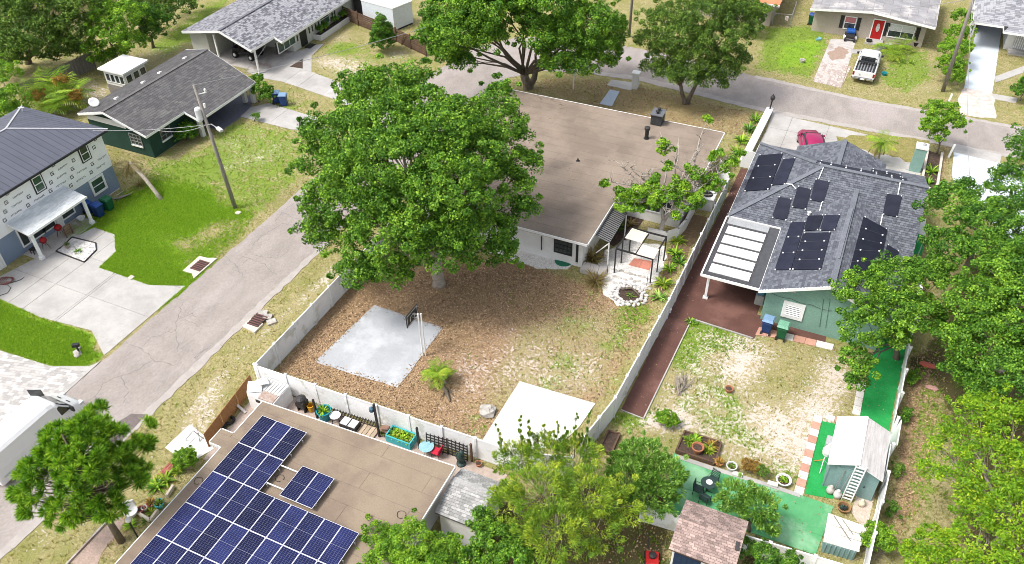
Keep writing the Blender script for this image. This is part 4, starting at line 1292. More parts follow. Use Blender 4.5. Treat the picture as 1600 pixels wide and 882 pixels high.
def pv_panel(root, x0, x1, y0, y1, z):
    """panel > cells: white bordered module of two half modules, the cells a raised grid."""
    f = MB().bx(x0 + .006, x1 - .006, y0 + .006, y1 - .006, z - .035, z)
    p = B('panel', f, PFR, root)
    B('backing', MB().bx(x0 + .026, x1 - .026, y0 + .026, y1 - .026, z, z + .0015), PBACK, p)
    mb = MB()
    ym = (y0 + y1) / 2
    for (a, b) in ((y0 + .028, ym - .007), (ym + .007, y1 - .028)):
        nx, ny = 6, 10
        for i in range(nx):
            for j in range(ny):
                cx0 = x0 + .028 + (x1 - x0 - .056) * i / nx
                cx1 = x0 + .028 + (x1 - x0 - .056) * (i + 1) / nx
                cy0 = a + (b - a) * j / ny
                cy1 = a + (b - a) * (j + 1) / ny
                g = .0035
                mb.add([(cx0 + g, cy0 + g * .6, z + .003), (cx1 - g, cy0 + g * .6, z + .003), (cx1 - g, cy1 - g * .6, z + .003), (cx0 + g, cy1 - g * .6, z + .003)], [(0, 1, 2, 3)])
    B('cells', mb, CELL, p, kind='stuff')


pz = bz + .33
a0 = P(402.3, 651.3, pz); a1 = P(480, 676.3, pz)
cw = (P(566, 827, pz).x - P(330, 738.8, pz).x) / 9.0
ph = (P(480, 676.3, pz).y - P(407, 768, pz).y) / 2.0
ax0 = P(330, 738.8, pz).x
ytop = a1.y
arr = E('solar_array', 'large L shaped array of blue solar panels on the tan roof', 'solar panels', (ax0, ytop, bz))
for r_ in range(6):
    nc = 3 if r_ < 2 else 9
    for c_ in range(nc):
        y1 = ytop - r_ * ph
        pv_panel(arr, ax0 + c_ * cw, ax0 + (c_ + 1) * cw, y1 - ph, y1, pz)
mb = MB()
for r_ in range(6):
    for k in (.25, .75):
        y = ytop - (r_ + k) * ph
        mb.beam((ax0, y, pz - .06), (ax0 + cw * (3 if r_ < 2 else 9), y, pz - .06), .04, .05)
        for c_ in range(0, (3 if r_ < 2 else 9) + 1, 3):
            mb.beam((ax0 + c_ * cw + .05, y, bz + .014), (ax0 + c_ * cw + .05, y, pz - .06), .04)
B('rack_rail', mb, STEEL, arr, kind='stuff')
s0 = P(523, 748, pz); s1 = P(472, 731, pz)
arr2 = E('solar_array', 'small block of two solar panels standing apart on the tan roof', 'solar panels', (s1.x, s1.y, bz))
sy = s0.y
for c_ in range(2):
    pv_panel(arr2, s0.x - (2 - c_) * cw, s0.x - (1 - c_) * cw, sy - ph * .97, sy, pz)
mb = MB()
for k in (.2, .78):
    y = sy - ph * k
    mb.beam((ax0 + 3 * cw - .1, y, pz - .06), (s0.x, y, pz - .06), .05, .05)
    for xx in (s0.x - 2 * cw + .1, s0.x - .1):
        mb.beam((xx, y - .001, bz + .014), (xx, y - .001, pz - .06), .04)
B('rack_rail', mb, WHITE, arr2)
for xx, yy, lb in ((437, 748, 'coil of thin black cable on the tan roof between the panel blocks'), (627, 805, 'thin dark cable loop at the right end of the tan roof'), (310, 752, 'thin dark cable loop near the left edge of the tan roof')):
    q = P(xx, yy, bz)
    B('cable', MB().tube([(q.x + .2 * math.cos(t) * (1 + .1 * math.sin(3 * t)), q.y + .2 * math.sin(t), bz + .03) for t in np.linspace(0, 5.6, 18)], .012, 5), BLACK, None, lb, 'cable')

# ------------------------------------------------------------------ grey shingled shed beside it
h = E('garden_shed', 'small white shed with worn grey shingle roof by the bottom house', 'shed', (-12.15, 20.2, 0))
x0, x1, y0, y1, yr = -13.1, -10.95, 18.7, 21.45, 20.35
B('wall', MB().bx(x0 + .15, x1 - .15, y0 + .15, y1 - .15, 0, 2.0).add([(x0 + .15, y0 + .15, 2.0), (x0 + .15, yr, 2.4), (x0 + .15, y1 - .15, 2.0), (x1 - .15, y0 + .15, 2.0), (x1 - .15, yr, 2.4), (x1 - .15, y1 - .15, 2.0)], [(0, 1, 2), (5, 4, 3), (0, 3, 4, 1), (1, 4, 5, 2)]), WALLW, h)
n_ = [(x0, y0, 2.1), (x1, y0, 2.1), (x1, yr, 2.5), (x0, yr, 2.5)]
f_ = [(x0, yr, 2.5), (x1, yr, 2.5), (x1, y1, 2.1), (x0, y1, 2.1)]
r = B('roof', MB().slab(n_, .06).slab(f_, .06), DECK, h)
SHP = [M('shingle_worn', (.36, .355, .35), (.29, .285, .28), rough=.95, bump=.3, fine=.2), M('shingle_worn_pale', (.44, .435, .43), (.37, .365, .36), rough=.95, bump=.3, fine=.2), M('shingle_worn_dark', (.30, .30, .29), (.25, .25, .24), rough=.95, bump=.3, fine=.2)]
for p_ in (n_, f_):
    pieces('shingle', p_, (1, 0, 0), .25, .15, None, r, thick=.012, lift=.003, gap=.012, joined=True, tilt=.012, mats=SHP, jit=.05)
B('ridge_cap', MB().beam((x0, yr + .1, 2.49), (x1, yr + .1, 2.49), .3, .06), SHP[0], r)

# ------------------------------------------------------------------ brown shingled shed at the bottom edge, shingle by shingle
h = E('garden_shed', 'brown shingled shed with a navy door at the bottom edge', 'shed', (-1.27, 22.6, 0))
x0, x1, y0, y1, yr = -2.72, .18, 21.3, 24.12, 22.75
B('wall', MB().bx(x0 + .15, x1 - .15, y0 + .2, y1 - .2, 0, 2.0).add([(x0 + .15, y0 + .2, 2.0), (x0 + .15, yr, 2.5), (x0 + .15, y1 - .2, 2.0), (x1 - .15, y0 + .2, 2.0), (x1 - .15, yr, 2.5), (x1 - .15, y1 - .2, 2.0)], [(0, 1, 2), (5, 4, 3), (0, 3, 4, 1), (1, 4, 5, 2)]), WHITE, h)
NAVY = M('navy_paint', (.012, .03, .075), (.015, .035, .085), rough=.6)
dr = B('door', rbox(MB(), (x0 + .85, y0 + .2, .95), '-y', 1.2, 1.9, .04), NAVY, h)
for i in range(1, 5):
    B('plank', rbox(MB(), (x0 + .25 + i * .24, y0 + .2, .95), '-y', .22, 1.88, .02, .042), NAVY, dr)
n_ = [(x0, y0, 2.08), (x1, y0, 2.08), (x1, yr, 2.56), (x0, yr, 2.56)]
f_ = [(x0, yr, 2.56), (x1, yr, 2.56), (x1, y1, 2.08), (x0, y1, 2.08)]
r = B('roof', MB().slab(n_, .07).slab(f_, .07), WOODBROWN, h)
for p_ in (n_, f_):
    pieces('shingle', p_, (1, 0, 0), .26, .125, SH_BROWN, r, thick=.012, lift=.004, gap=.012, tilt=.012, jit=.06)
B('roof_vent', MB().beam((.02, 22.2, 2.45), (-.02, 22.55, 2.58), .16, .08), DARKSTEEL, h)

# ------------------------------------------------------------------ white roofed shed of the right yard
h = E('garden_shed', 'teal shed with a white metal roof in the right yard', 'shed', (4.22, 30.7, 0))
TEALW = M('dusty_teal_paint', (.22, .335, .325), (.185, .29, .28), scale=1.5, rough=.8)
x0, x1, xr, y0, y1 = 2.95, 5.5, 4.24, 29.05, 32.33
B('wall', MB().add([(x0 + .12, y0 + .2, 0), (x1 - .12, y0 + .2, 0), (x1 - .12, y0 + .2, 1.85), (xr, y0 + .2, 2.4), (x0 + .12, y0 + .2, 1.85), (x0 + .12, y1 - .2, 0), (x1 - .12, y1 - .2, 0), (x1 - .12, y1 - .2, 1.85), (xr, y1 - .2, 2.4), (x0 + .12, y1 - .2, 1.85)],
                   [(0, 1, 2, 3, 4), (9, 8, 7, 6, 5), (1, 6, 7, 2), (5, 0, 4, 9), (2, 7, 8, 3), (3, 8, 9, 4)]), TEALW, h)
MROOF = M('white_metal_roof', (.78, .78, .78), (.7, .7, .7), rough=.45, fine=.03)
MROOF_SHADE = M('shaded_streaked_roof', (.62, .60, .60), (.48, .45, .45), scale=6, rough=.5, stretch=(1, .1, 1))  # right slope: shade away from the sun put into a greyer, streaked colour
l_ = ccw([(x0, y0, 1.9), (xr, y0, 2.5), (xr, y1, 2.5), (x0, y1, 1.9)])
r_ = ccw([(xr, y0, 2.5), (x1, y0, 1.9), (x1, y1, 1.9), (xr, y1, 2.5)])
r = B('roof', MB().slab(l_, .05).slab(r_, .05), WHITE, h)
pieces('roof_panel', l_, (0, 1, 0), .8, 3, MROOF, r, thick=.012, lift=.003, gap=.012, stag=0)
mb = MB()
for i in range(24):
    y = y0 + .07 + i * .138
    mb.beam((xr + .03, y, 2.5), (x1 - .01, y, 1.915), .045, .03)
pieces('roof_panel', r_, (0, 1, 0), .8, 3, MROOF_SHADE, r, thick=.012, lift=.003, gap=.012, stag=0)
B('rib', mb, MROOF_SHADE, r)
B('ridge_cap', MB().beam((xr, y0, 2.51), (xr, y1, 2.51), .16, .04), WHITE, r)
B('door', rbox(MB(), (xr - .35, y0 + .2, .9), '-y', .9, 1.8, .03), TEALW, h)
mb = MB()
for xx in (x0 + .14, x1 - .14):
    rbox(mb, (xx, y0 + .2, .95), '-y', .05, 1.85, .035)
B('corner_trim', mb, TEALW, h)

# ------------------------------------------------------------------ two storey house on the left
h = E('two_storey_house', 'two-storey house wrapped in white sheeting above slate blue walls', 'house', (-53.5, 27, 0))
wx, wy = -49.85, 35.55
WRAP = M('house_wrap', (.87, .87, .87), (.80, .80, .81), scale=1.3, rough=.6, fine=.03)
BLUEW = M('slate_blue_paint', (.21, .265, .36), (.18, .23, .31), scale=1.5, rough=.8)
zt = 4.72
B('wall', MB().bx(-57.7, wx, 12, wy, 0, 1.95), BLUEW, h, label='slate blue lower wall')
B('wall', MB().bx(-57.72, wx + .02, 11.98, wy + .02, 1.95, zt), WRAP, h, label='upper wall in white house wrap')
# metal hip roof
ex, ey = -49.45, 36.0
cx_, cz_ = -53.9, 6.2
cor = [Vector((ex, 12, 4.85)), Vector((ex, ey, 4.85)), Vector((-58.2, ey, 4.85)), Vector((-58.2, 12, 4.85))]
apx = Vector((cx_, ey - 4.4, cz_)); apn = Vector((cx_, 12, cz_))
east = [cor[0], cor[1], apx, apn]; north = [cor[1], cor[2], apx]; west = [cor[2], cor[3], apn, apx]
r = B('roof', MB().slab(east, .08).slab(north, .08).slab(west, .08), BLACK, h)
METAL = M('dark_standing_seam', (.105, .11, .14), (.088, .094, .12), scale=.8, rough=.5, spec=.25, fine=.03, rnd=.06)
for pl, u in ((east, (0, 1, 0)), (north, (1, 0, 0)), (west, (0, 1, 0))):
    pieces('roof_panel', pl, u, .46, 30, METAL, r, thick=.02, lift=.003, gap=.03, stag=0, start=(0, -1))
mb = MB()
for a, b in ((cor[1], apx), (cor[2], apx), (apx, apn)):
    mb.beam(a + Vector((0, 0, .04)), b + Vector((0, 0, .04)), .14, .04)
B('ridge_cap', mb, M('pale_flashing', (.55, .55, .56), (.47, .47, .48), rough=.4, metal=.3), r)
B('gutter', MB().beam((ex + .03, 12, 4.78), (ex + .03, ey, 4.78), .06, .12).beam((ex, ey + .03, 4.78), (-58.2, ey + .03, 4.78), .06, .12), BLACK, r)
q = on_plane(35, 175, cor[1], (cor[2] - cor[1]).cross(apx - cor[1]).normalized())
B('roof_bracket', MB().beam(q, q + Vector((.1, .1, .55)), .06).beam(q + Vector((-.3, 0, .3)), q + Vector((.35, .05, .42)), .05), WHITE, r)
INK = M('print_ink', (.035, .035, .04), (.05, .05, .055), rough=.7)
wpx = wx + .02


def mark_G(mb, y, z, s=.3):
    """The squared G emblem printed on the wrap (strokes 4 mm proud of the sheet)."""
    t = s * .2
    def st(y0, y1, z0, z1):
        mb.bx(wpx, wpx + .004, y + y0 * s, y + y1 * s, z + z0 * s, z + z1 * s)
    st(-.5, -.3, -.5, .5); st(-.3, .5, .3, .5); st(-.3, .5, -.5, -.3); st(.3, .5, -.3, .05); st(.0, .3, -.1, .05)


def mark_text(mb, y, z, L=.85, hgt=.13):
    """The small line of type printed between the emblems (too small to read)."""
    rg = random.Random(int(y * 100 + z * 37))
    n = 9
    w = L / n
    for i in range(n):
        y0 = y - L / 2 + i * w
        k = rg.random()
        mb.bx(wpx, wpx + .004, y0, y0 + w * .22, z - hgt / 2, z + hgt / 2)
        if k < .7: mb.bx(wpx, wpx + .004, y0 + w * .22, y0 + w * .72, z + hgt * .28, z + hgt / 2)
        if k > .3: mb.bx(wpx, wpx + .004, y0 + w * .22, y0 + w * .72, z - hgt * .12, z + hgt * .1)
        if k > .6: mb.bx(wpx, wpx + .004, y0 + w * .5, y0 + w * .72, z - hgt / 2, z - hgt * .12)


wins = []
for q, wv, hv in (((131.5, 239.5), .72, 1.12), ((59.5, 287), .74, 1.15)):
    c = wallpoint(q[0], q[1], '+x', wpx)
    window(h, (wpx, c.y, c.z), '+x', wv, hv, BLACK, GREENGLASS if q[0] < 100 else GLASS, nv=0, nh=0, fw=.07, label='black framed sash window of the upper floor')
    wn_ = [o for o in h.children if o.name.startswith('window')][-1]
    f = MB()
    for s in (-1, 1):
        rbox(f, (wpx, c.y, c.z), '+x', .06, hv, .05, .022, s * (wv / 2 - .03), 0)
        rbox(f, (wpx, c.y, c.z), '+x', wv - .12, .06, .048, .022, 0, s * (hv / 2 - .03))
    rbox(f, (wpx, c.y, c.z), '+x', wv - .12, .06, .046, .022, 0, 0)
    B('sash', f, WHITE, wn_)
    wins.append((c.y, c.z, wv, hv))
marks = MB()
wz0, wz1 = 2.1, 4.6
row = 0
zz = wz1 - .1
while zz > wz0:
    yy = 16.0 + (row % 3) * .62
    k = row
    while yy < wy - .3:
        ok = all(abs(yy - w[0]) > w[2] / 2 + .35 or abs(zz - w[1]) > w[3] / 2 + .3 for w in wins)
        if ok and not (yy < 31.3 and 24 < yy and zz < 2.75):
            if k % 2 == 0: mark_G(marks, yy, zz, .27)
            else: mark_text(marks, yy, zz)
        yy += .95
        k += 1
    zz -= .52
    row += 1
B('printed_mark', marks, INK, h, kind='stuff')
c = wallpoint(154, 291, '+x', wx)
window(h, (wx, c.y, 1.25), '+x', 1.0, 1.0, WHITE, GREENGLASS, nh=1, fw=.16, label='white framed ground floor window')
gc = wallpoint(15, 395, '+x', wx)
gd = B('garage_door', rbox(MB(), (wx, 22.6, 1.05), '+x', 4.8, 2.1, .05), WHITE, h)
for i in range(4):
    B('panel', rbox(MB(), (wx, 22.6, .27 + i * .52), '+x', 4.74, .5, .02, .052), WHITE, gd)
mb = MB()
rbox(mb, (wx, 22.6, 1.05), '+x', .14, 2.3, .08, 0, 2.48, .05); rbox(mb, (wx, 22.6, 1.05), '+x', 4.8, .14, .08, 0, 0, 1.13)
B('door_frame', mb, WHITE, h)
# porch: lean-to roof on two white posts, front door and sidelights
pr_ = ccw([P(24, 356, 2.62), P(47, 367, 2.3), P(135, 308, 2.3), P(112, 297, 2.62)])
xs_ = [p.x for p in pr_]
px1 = max(p.x for p in pr_); py0 = min(p.y for p in pr_); py1 = max(p.y for p in pr_)
pq = ccw([(wx + .02, py0, 2.72), (px1, py0, 2.32), (px1, py1, 2.32), (wx + .02, py1, 2.72)])
pr = B('porch_roof', MB().slab(pq, .1), WHITE, h)
pieces('roof_board', pq, (0, 1, 0), 1.2, .24, M('whitewashed_boards', (.66, .68, .68), (.47, .51, .53), scale=3, rough=.7, stretch=(1, .3, 1), rnd=.08), pr, thick=.01, lift=.003, gap=.012)
B('fascia', MB().beam((px1, py0 - .03, 2.27), (px1, py1 + .03, 2.27), .06, .16).beam((wx + .05, py0, 2.62), (px1, py0, 2.25), .05, .14), WHITE, pr)
for yy in (py0 + .25, py1 - .2):
    po = B('post', MB().bx(px1 - .33, px1 - .15, yy - .09, yy + .09, .05, 2.2), WHITE, h)
    B('post_base', MB().bx(px1 - .38, px1 - .1, yy - .14, yy + .14, .03, .3), WHITE, po)
for yy, ww in ((27.1, .5), (28.1, .9), (29.1, .9), (30.75, 1.0)):
    window(h, (wx, yy, 1.15), '+x', ww, 1.3, WHITE, GLASS, nh=0, fw=.1, label='porch window')
B('door', rbox(MB(), (wx, 29.95, 1.0), '+x', .5, 2.0, .05), WHITE, h)
B('porch_floor', MB().bx(wx + .02, px1 - .1, py0 + .1, py1 + .1, -.02, .045), CONCOLD, h)

# ------------------------------------------------------------------ dark green gabled house
h = E('green_house', 'dark green house with worn grey gable roof and open carport', 'house', (-53.5, 45, 0))
GREENW = M('dark_green_stucco', (.022, .062, .045), (.017, .05, .036), scale=1.3, rough=.85, bump=.15)
xr, zr_ = -53.65, 3.8
yg0, yg1 = 39.1, 50.9
el = [Vector((-57.3, 39.6, 2.65)), Vector((xr, yg0, zr_)), Vector((xr, yg1 + .4, zr_)), Vector((-57.4, 52.4, 2.65))]
er = [Vector((xr, yg0, zr_)), Vector((-49.72, yg0 + .05, 2.5)), Vector((-49.72, 43.4, 2.5)), Vector((-48.3, 43.4, 2.03)), Vector((-48.3, 50.6, 2.03)), Vector((xr, yg1 + .4, zr_))]
def planez(x): return zr_ - (x - xr) * (zr_ - 2.5) / (-49.72 - xr) * 1.0
er = [Vector((p.x, p.y, planez(p.x))) for p in er]
erA = [er[0], er[1], er[2], Vector((xr, 43.4, zr_))]
erB = [Vector((xr, 43.4, zr_)), er[3], er[4], er[5]]
r = B('roof', MB().slab(ccw(el), .1).slab(ccw(erA), .1).slab(ccw(erB), .1), DECK, h)
for pl in (el, erA, erB):
    pieces('shingle', pl, (0, 1, 0), .36, .22, None, r, thick=.01, lift=.003, gap=.008, joined=True, tilt=.012, mats=SH_GREY, jit=.1)
mb = MB()
for a, b in ((el[0], el[1]), (er[0], er[1]), (er[1], er[2]), (er[2], er[3]), (er[3], er[4]), (el[3], el[2]), (er[5], er[4])):
    fascia(mb, a + Vector((0, 0, .01)), b + Vector((0, 0, .01)), .2)
B('fascia', mb, WHITE, r)
B('ridge_cap', MB().beam((xr, yg0, zr_ + .02), (xr, yg1 + .4, zr_ + .02), .28, .05), SH_GREY[1], r)
B('wall', MB().add([(-56.7, 39.85, 0), (-50.4, 39.85, 0), (-50.4, 39.85, 2.55), (xr, 39.85, 3.62), (-56.7, 39.85, 2.55), (-56.7, 44.6, 0), (-50.4, 44.6, 0), (-50.4, 44.6, 2.55), (xr, 44.6, 3.62), (-56.7, 44.6, 2.55)],
                   [(0, 1, 2, 3, 4), (9, 8, 7, 6, 5), (1, 6, 7, 2), (5, 0, 4, 9), (2, 7, 8, 3), (3, 8, 9, 4)]).bx(-56.7, -52.6, 44.6, 50.5, 0, 2.6), GREENW, h)
B('gable_board', rbox(MB(), (-54.6, 39.85, 2.42), '-y', 4.1, .5, .03), WHITE, h)
c = wallpoint(213, 219, '-y', 39.85)
window(h, (c.x, 39.85, 1.35), '-y', 1.1, .9, M('grey_frame', (.35, .36, .36), None, rough=.5), GLASS, nv=2, nh=2, fw=.06, label='barred window on the gable wall')
B('sill', rbox(MB(), (c.x, 39.85, .8), '-y', 1.2, .12, .12), WHITE, h)
c = wallpoint(258, 207, '+x', -50.4)
window(h, (-50.4, c.y, 1.45), '+x', 1.0, 1.0, M('grey_frame_dark', (.2, .21, .21), None, rough=.5), GLASS, nv=1, nh=2, fw=.06, label='barred window beside the driveway')
B('sill', rbox(MB(), (-50.4, c.y, .86), '+x', 1.15, .14, .12), WHITE, h)
for q in ((318, 213), (384, 160), (397, 160)):
    p = P(*q)
    B('column', MB().bx(p.x - .16, p.x + .16, p.y - .16, p.y + .16, 0, planez(p.x) - .12), WALLW, h)
for q in ((182, 155), (224, 130), (250, 115), (289, 92)):
    p = on_plane(q[0], q[1], el[1], (el[0] - el[1]).cross(el[2] - el[1]).normalized())
    B('roof_vent', MB().box(p + Vector((0, 0, .06)), (.34, .3, .14), ry=-.3), WHITE, h)
p = P(149, 165, 3.1)
d = E('satellite_dish', 'white satellite dish on the corner of the worn grey roof', 'satellite dish', (p.x, p.y, 2.95))
B('mast', MB().tube([(p.x, p.y, 2.7), (p.x, p.y, 3.25), (p.x + .1, p.y - .1, 3.4)], .025), STEEL, d)
mb = MB()
dn_ = Vector((.6, -.5, .55)).normalized()
s_ = dn_.orthogonal().normalized(); u_ = dn_.cross(s_)
ctr_ = Vector((p.x + .1, p.y - .1, 3.45))
for i, (rr0, off) in enumerate(((.02, 0), (.22, .02), (.36, .07), (.37, .055), (.22, .0), (.02, -.02))):
    for k in range(14):
        t = 2 * math.pi * k / 14
        mb.v.append(tuple(ctr_ + (s_ * math.cos(t) + u_ * math.sin(t) * 1.15) * rr0 + dn_ * off))
for i in range(5):
    for k in range(14):
        mb.f.append((i * 14 + k, i * 14 + (k + 1) % 14, (i + 1) * 14 + (k + 1) % 14, (i + 1) * 14 + k))
B('dish', mb, WHITE, d, smooth=True)
# white shed with windows behind it
h = E('window_shed', 'small white shed with a flat roof and dark windows', 'shed', (-60.9, 48.2, 0))
B('wall', MB().bx(-62.2, -59.75, 46.9, 49.4, 0, 2.3), WALLW, h)
B('roof', MB().bx(-62.45, -59.45, 46.6, 49.7, 2.3, 2.45), WHITE, h)
for xx in (-61.75, -61.2, -60.65, -60.1):
    window(h, (xx, 46.9, 1.6), '-y', .42, .7, WHITE, GLASS, nh=0, fw=.05)
for yy in (47.35, 48.2, 49.0):
    window(h, (-59.75, yy, 1.6), '+x', .6, .7, WHITE, GLASS, nh=0, fw=.05)
B('skirt', MB().bx(-62.22, -59.73, 46.88, 49.42, 0, .9), WOODGREY, h)

# ------------------------------------------------------------------ white house with black shutters, top left
h = E('shuttered_house', 'long white house with pale shingle roof, carport and black scalloped shutters', 'house', (-55.5, 62, 0))
xr, zr_ = -55.0, 4.0
y0, y1 = 54.9, 76
el = [Vector((-60.7, y0 + .6, 2.6)), Vector((xr, y0 - .4, zr_)), Vector((xr, y1, zr_)), Vector((-60.7, y1, 2.6))]
erA = [Vector((xr, y0 - .4, zr_)), Vector((-51.75, y0 - .3, 2.62)), Vector((-51.75, 57.9, 2.62)), Vector((xr, 57.9, zr_))]
sl = (zr_ - 2.62) / (-51.75 - xr)
erB = [Vector((xr, 57.9, zr_)), Vector((-50.9, 57.9, zr_ + sl * -(-50.9 - xr))), Vector((-50.9, y1, zr_ - sl * (-50.9 - xr))), Vector((xr, y1, zr_))]
erB[1].z = erB[2].z = zr_ - abs(sl) * (-50.9 - xr)
r = B('roof', MB().slab(ccw(el), .1).slab(ccw(erA), .1).slab(ccw(erB), .1), DECK, h)
for pl in (el, erA, erB):
    pieces('shingle', pl, (0, 1, 0), .27, .2, None, r, thick=.012, lift=.003, gap=.01, joined=True, tilt=.012, mats=SH_LIGHT + [SH_LIGHT[0]], jit=.2)
mb = MB()
for a, b in ((el[0], el[1]), (erA[0], erA[1]), (erA[1], erA[2]), (erA[2], erB[1]), (erB[1], erB[2])):
    fascia(mb, a + Vector((0, 0, .01)), b + Vector((0, 0, .01)), .22)
B('fascia', mb, WHITE, r)
B('ridge_cap', MB().beam((xr, y0 - .4, zr_ + .02), (xr, y1, zr_ + .02), .3, .05), SH_LIGHT[2], r)
CREAM = M('cream_stucco', (.60, .60, .54), (.52, .52, .47), scale=.9, rough=.9)
wxr = -51.75
B('wall', MB().bx(-60.3, wxr, 60.4, y1, 0, 2.5).bx(-60.3, -58.2, 56.0, 60.4, 0, 2.5), CREAM, h)
B('post', MB().bx(-52.1, -51.95, 55.2, 55.35, 0, 2.5), WHITE, h)
B('post', MB().bx(-56.6, -56.45, 55.2, 55.35, 0, 3.1), WHITE, h)
B('carport_slab', MB().bx(-58.2, -51.7, 55.6, 60.4, -.02, .05), CONCOLD, h)
def wpt(xx, yy): return wallpoint(xx, yy, '+x', wxr)
c = wpt(446, 61); window(h, (wxr, c.y, 1.35), '+x', 2.6, 1.0, WHITE, GREENGLASS, nv=2, nh=0, label='wide greenish front window')
c = wpt(506, 26); window(h, (wxr, c.y, 1.35), '+x', 1.5, 1.2, WHITE, GREENGLASS, nv=0, nh=1)
c = wpt(474, 59)
dr = B('door', rbox(MB(), (wxr, c.y, 1.05), '+x', 1.0, 2.1, .06), BLACK, h, label='black front door')
B('mat', MB().bx(wxr + .3, wxr + 1.0, c.y - .5, c.y + .5, .05, .08), BLACK, dr)
for xx in (430, 463, 482, 487, 492, 497, 514, 519, 523):
    c = wpt(xx, 68 - (xx - 430) * .5)
    mb = MB()
    for k, ww in enumerate((.17, .1, .19, .1, .19, .1, .15)):
        rbox(mb, (wxr, c.y, .92 + k * .16), '+x', ww, .165, .03)
    B('shutter', mb, BLACK, h)
pl = E('front_planter', 'long low white planter with shrubs below the shuttered wall', 'planter', (-51.2, 66.5, 0))
B('kerb', MB().bx(-50.95, -50.8, 63.6, 69.2, 0, .5).bx(-51.74, -50.95, 69.05, 69.2, 0, .5).bx(-51.74, -50.95, 63.6, 63.75, 0, .5), WALLW, pl)
B('soil', MB().bx(-51.74, -50.95, 63.75, 69.05, 0, .4), SOIL, pl)
for i, y in enumerate((64.4, 65.3, 67.0, 68.4)):
    tree('shrub in the white planter, %s' % ('nearest the black door', 'second from the black door', 'below the two-pane window', 'at the far end by the fence')[i], (-51.35, y), [(-51.35, y, .85, .45, .4)], G_OAK, leaf=.17, m=50, clump=.28, trunk=.02, nlimb=8, seed=40 + i, cat='shrub', name='shrub', world_lobes=True, group='shrubs in the white planter')
# all terrain buggy in that carport
bg_ = E('buggy', 'black open buggy with white wheel hubs parked in the carport', 'buggy', (-55.3, 57.8, .05), local=True)
mb = MB().bx(-1.35, 1.35, -.6, .6, .45, .75).bx(.5, 1.4, -.55, .55, .75, 1.0).bx(-1.3, -.4, -.6, .6, .75, .95)
B('body', mb, BLACK, bg_, bevel=.05)
B('seat', MB().bx(-.4, .1, -.55, .55, .75, .9).bx(-.5, -.36, -.55, .55, .9, 1.4), M('dark_vinyl', (.04, .03, .028), None, rough=.6), bg_, bevel=.03)
mb = MB()
for s in (-.58, .58):
    mb.tube([(.55, s, .95), (.3, s, 1.75), (-.9, s, 1.75), (-1.0, s, .9)], .03, 6)
for xx in (.3, -.9):
    mb.tube([(xx, -.58, 1.75), (xx, .58, 1.75)], .03, 6)
B('roll_cage', mb, BLACK, bg_)
for xx in (-.95, .95):
    for s in (-1, 1):
        w = B('wheel', MB().tube([(xx, s * .55, .33), (xx, s * .82, .33)], .33, 16), RUBBER, bg_, bevel=.03)
        B('hub', MB().tube([(xx, s * .8, .33), (xx, s * .835, .33)], .17, 12), WHITE, w)

# ------------------------------------------------------------------ grey solar house
h = E('solar_house', 'green walled house with slate roof and black solar heating panels', 'house', (0, 48, 0))
TEALH = M('sage_green_stucco', (.19, .33, .27), (.165, .29, .235), scale=.9, rough=.85, bump=.1)
k_ = .43
ym, zm = 51.5, 2.6 + .43 * 5
hx0, hx1, hy0, hy1 = -6.22, 5.2, 46.5, 56.5
F1 = [Vector((hx0, hy0, 2.6)), Vector((hx1, hy0, 2.6)), Vector((hx1, ym, zm)), Vector((-1.3, ym, zm))]
F2 = [Vector((hx1, hy1, 2.6)), Vector((hx0, hy1, 2.6)), Vector((-1.3, ym, zm)), Vector((hx1, ym, zm))]
F3 = [Vector((hx0, hy1, 2.6)), Vector((hx0, hy0, 2.6)), Vector((-1.3, ym, zm))]
gxr, gz, gyf = 1.06, 4.2, 39.75
W1 = [Vector((-2.75, gyf, 2.6)), Vector((gxr, gyf, gz)), Vector((gxr, 50.2, gz)), Vector((-2.75, 46.5, 2.6))]
W2 = [Vector((gxr, gyf, gz)), Vector((4.87, gyf, 2.6)), Vector((4.87, 46.5, 2.6)), Vector((gxr, 50.2, gz))]
V1 = [Vector((-3.6, 57.2, 2.6)), Vector((-.5, 57.0, 3.93)), Vector((-.5, 53.4, 3.93)), Vector((-3.6, 56.5, 2.6))]
V2 = [Vector((-.5, 57.0, 3.93)), Vector((2.6, 57.2, 2.6)), Vector((2.6, 56.5, 2.6)), Vector((-.5, 53.4, 3.93))]
rb = MB()
for pl in (F1, F2, F3, W1, W2, V1, V2): rb.slab(ccw(pl), .1)
r = B('roof', rb, DECK, h)
for pl in (F1, F2, F3, W1, W2, V1, V2):
    nn = (ccw(pl)[1] - ccw(pl)[0]).cross(ccw(pl)[2] - ccw(pl)[0]).normalized()
    u = Vector((-nn.y, nn.x, 0)).normalized()
    pieces('shingle', pl, u, .24, .17, None, r, thick=.012, lift=.003, gap=.012, joined=True, tilt=.014, mats=SH_BLUE, jit=.05)
mb = MB()
for a, b in ((F1[3], F1[2]), (F1[0], F1[3]), (F2[1], F2[2]), (W1[1], W1[2]), (V1[1], V1[2])):
    mb.beam(a + Vector((0, 0, .045)), b + Vector((0, 0, .045)), .3, .05)
B('ridge_cap', mb, SH_BLUE[1], r)
mb = MB()
for a, b in ((W1[0], W1[1]), (W2[0], W2[1]), (W1[0], W1[3]), (F3[0], F3[1]), (F2[0], F2[1]), (F1[0], F1[1])):
    fascia(mb, a + Vector((0, 0, .015)), b + Vector((0, 0, .015)), .2, .06)
B('fascia', mb, WHITE, r)
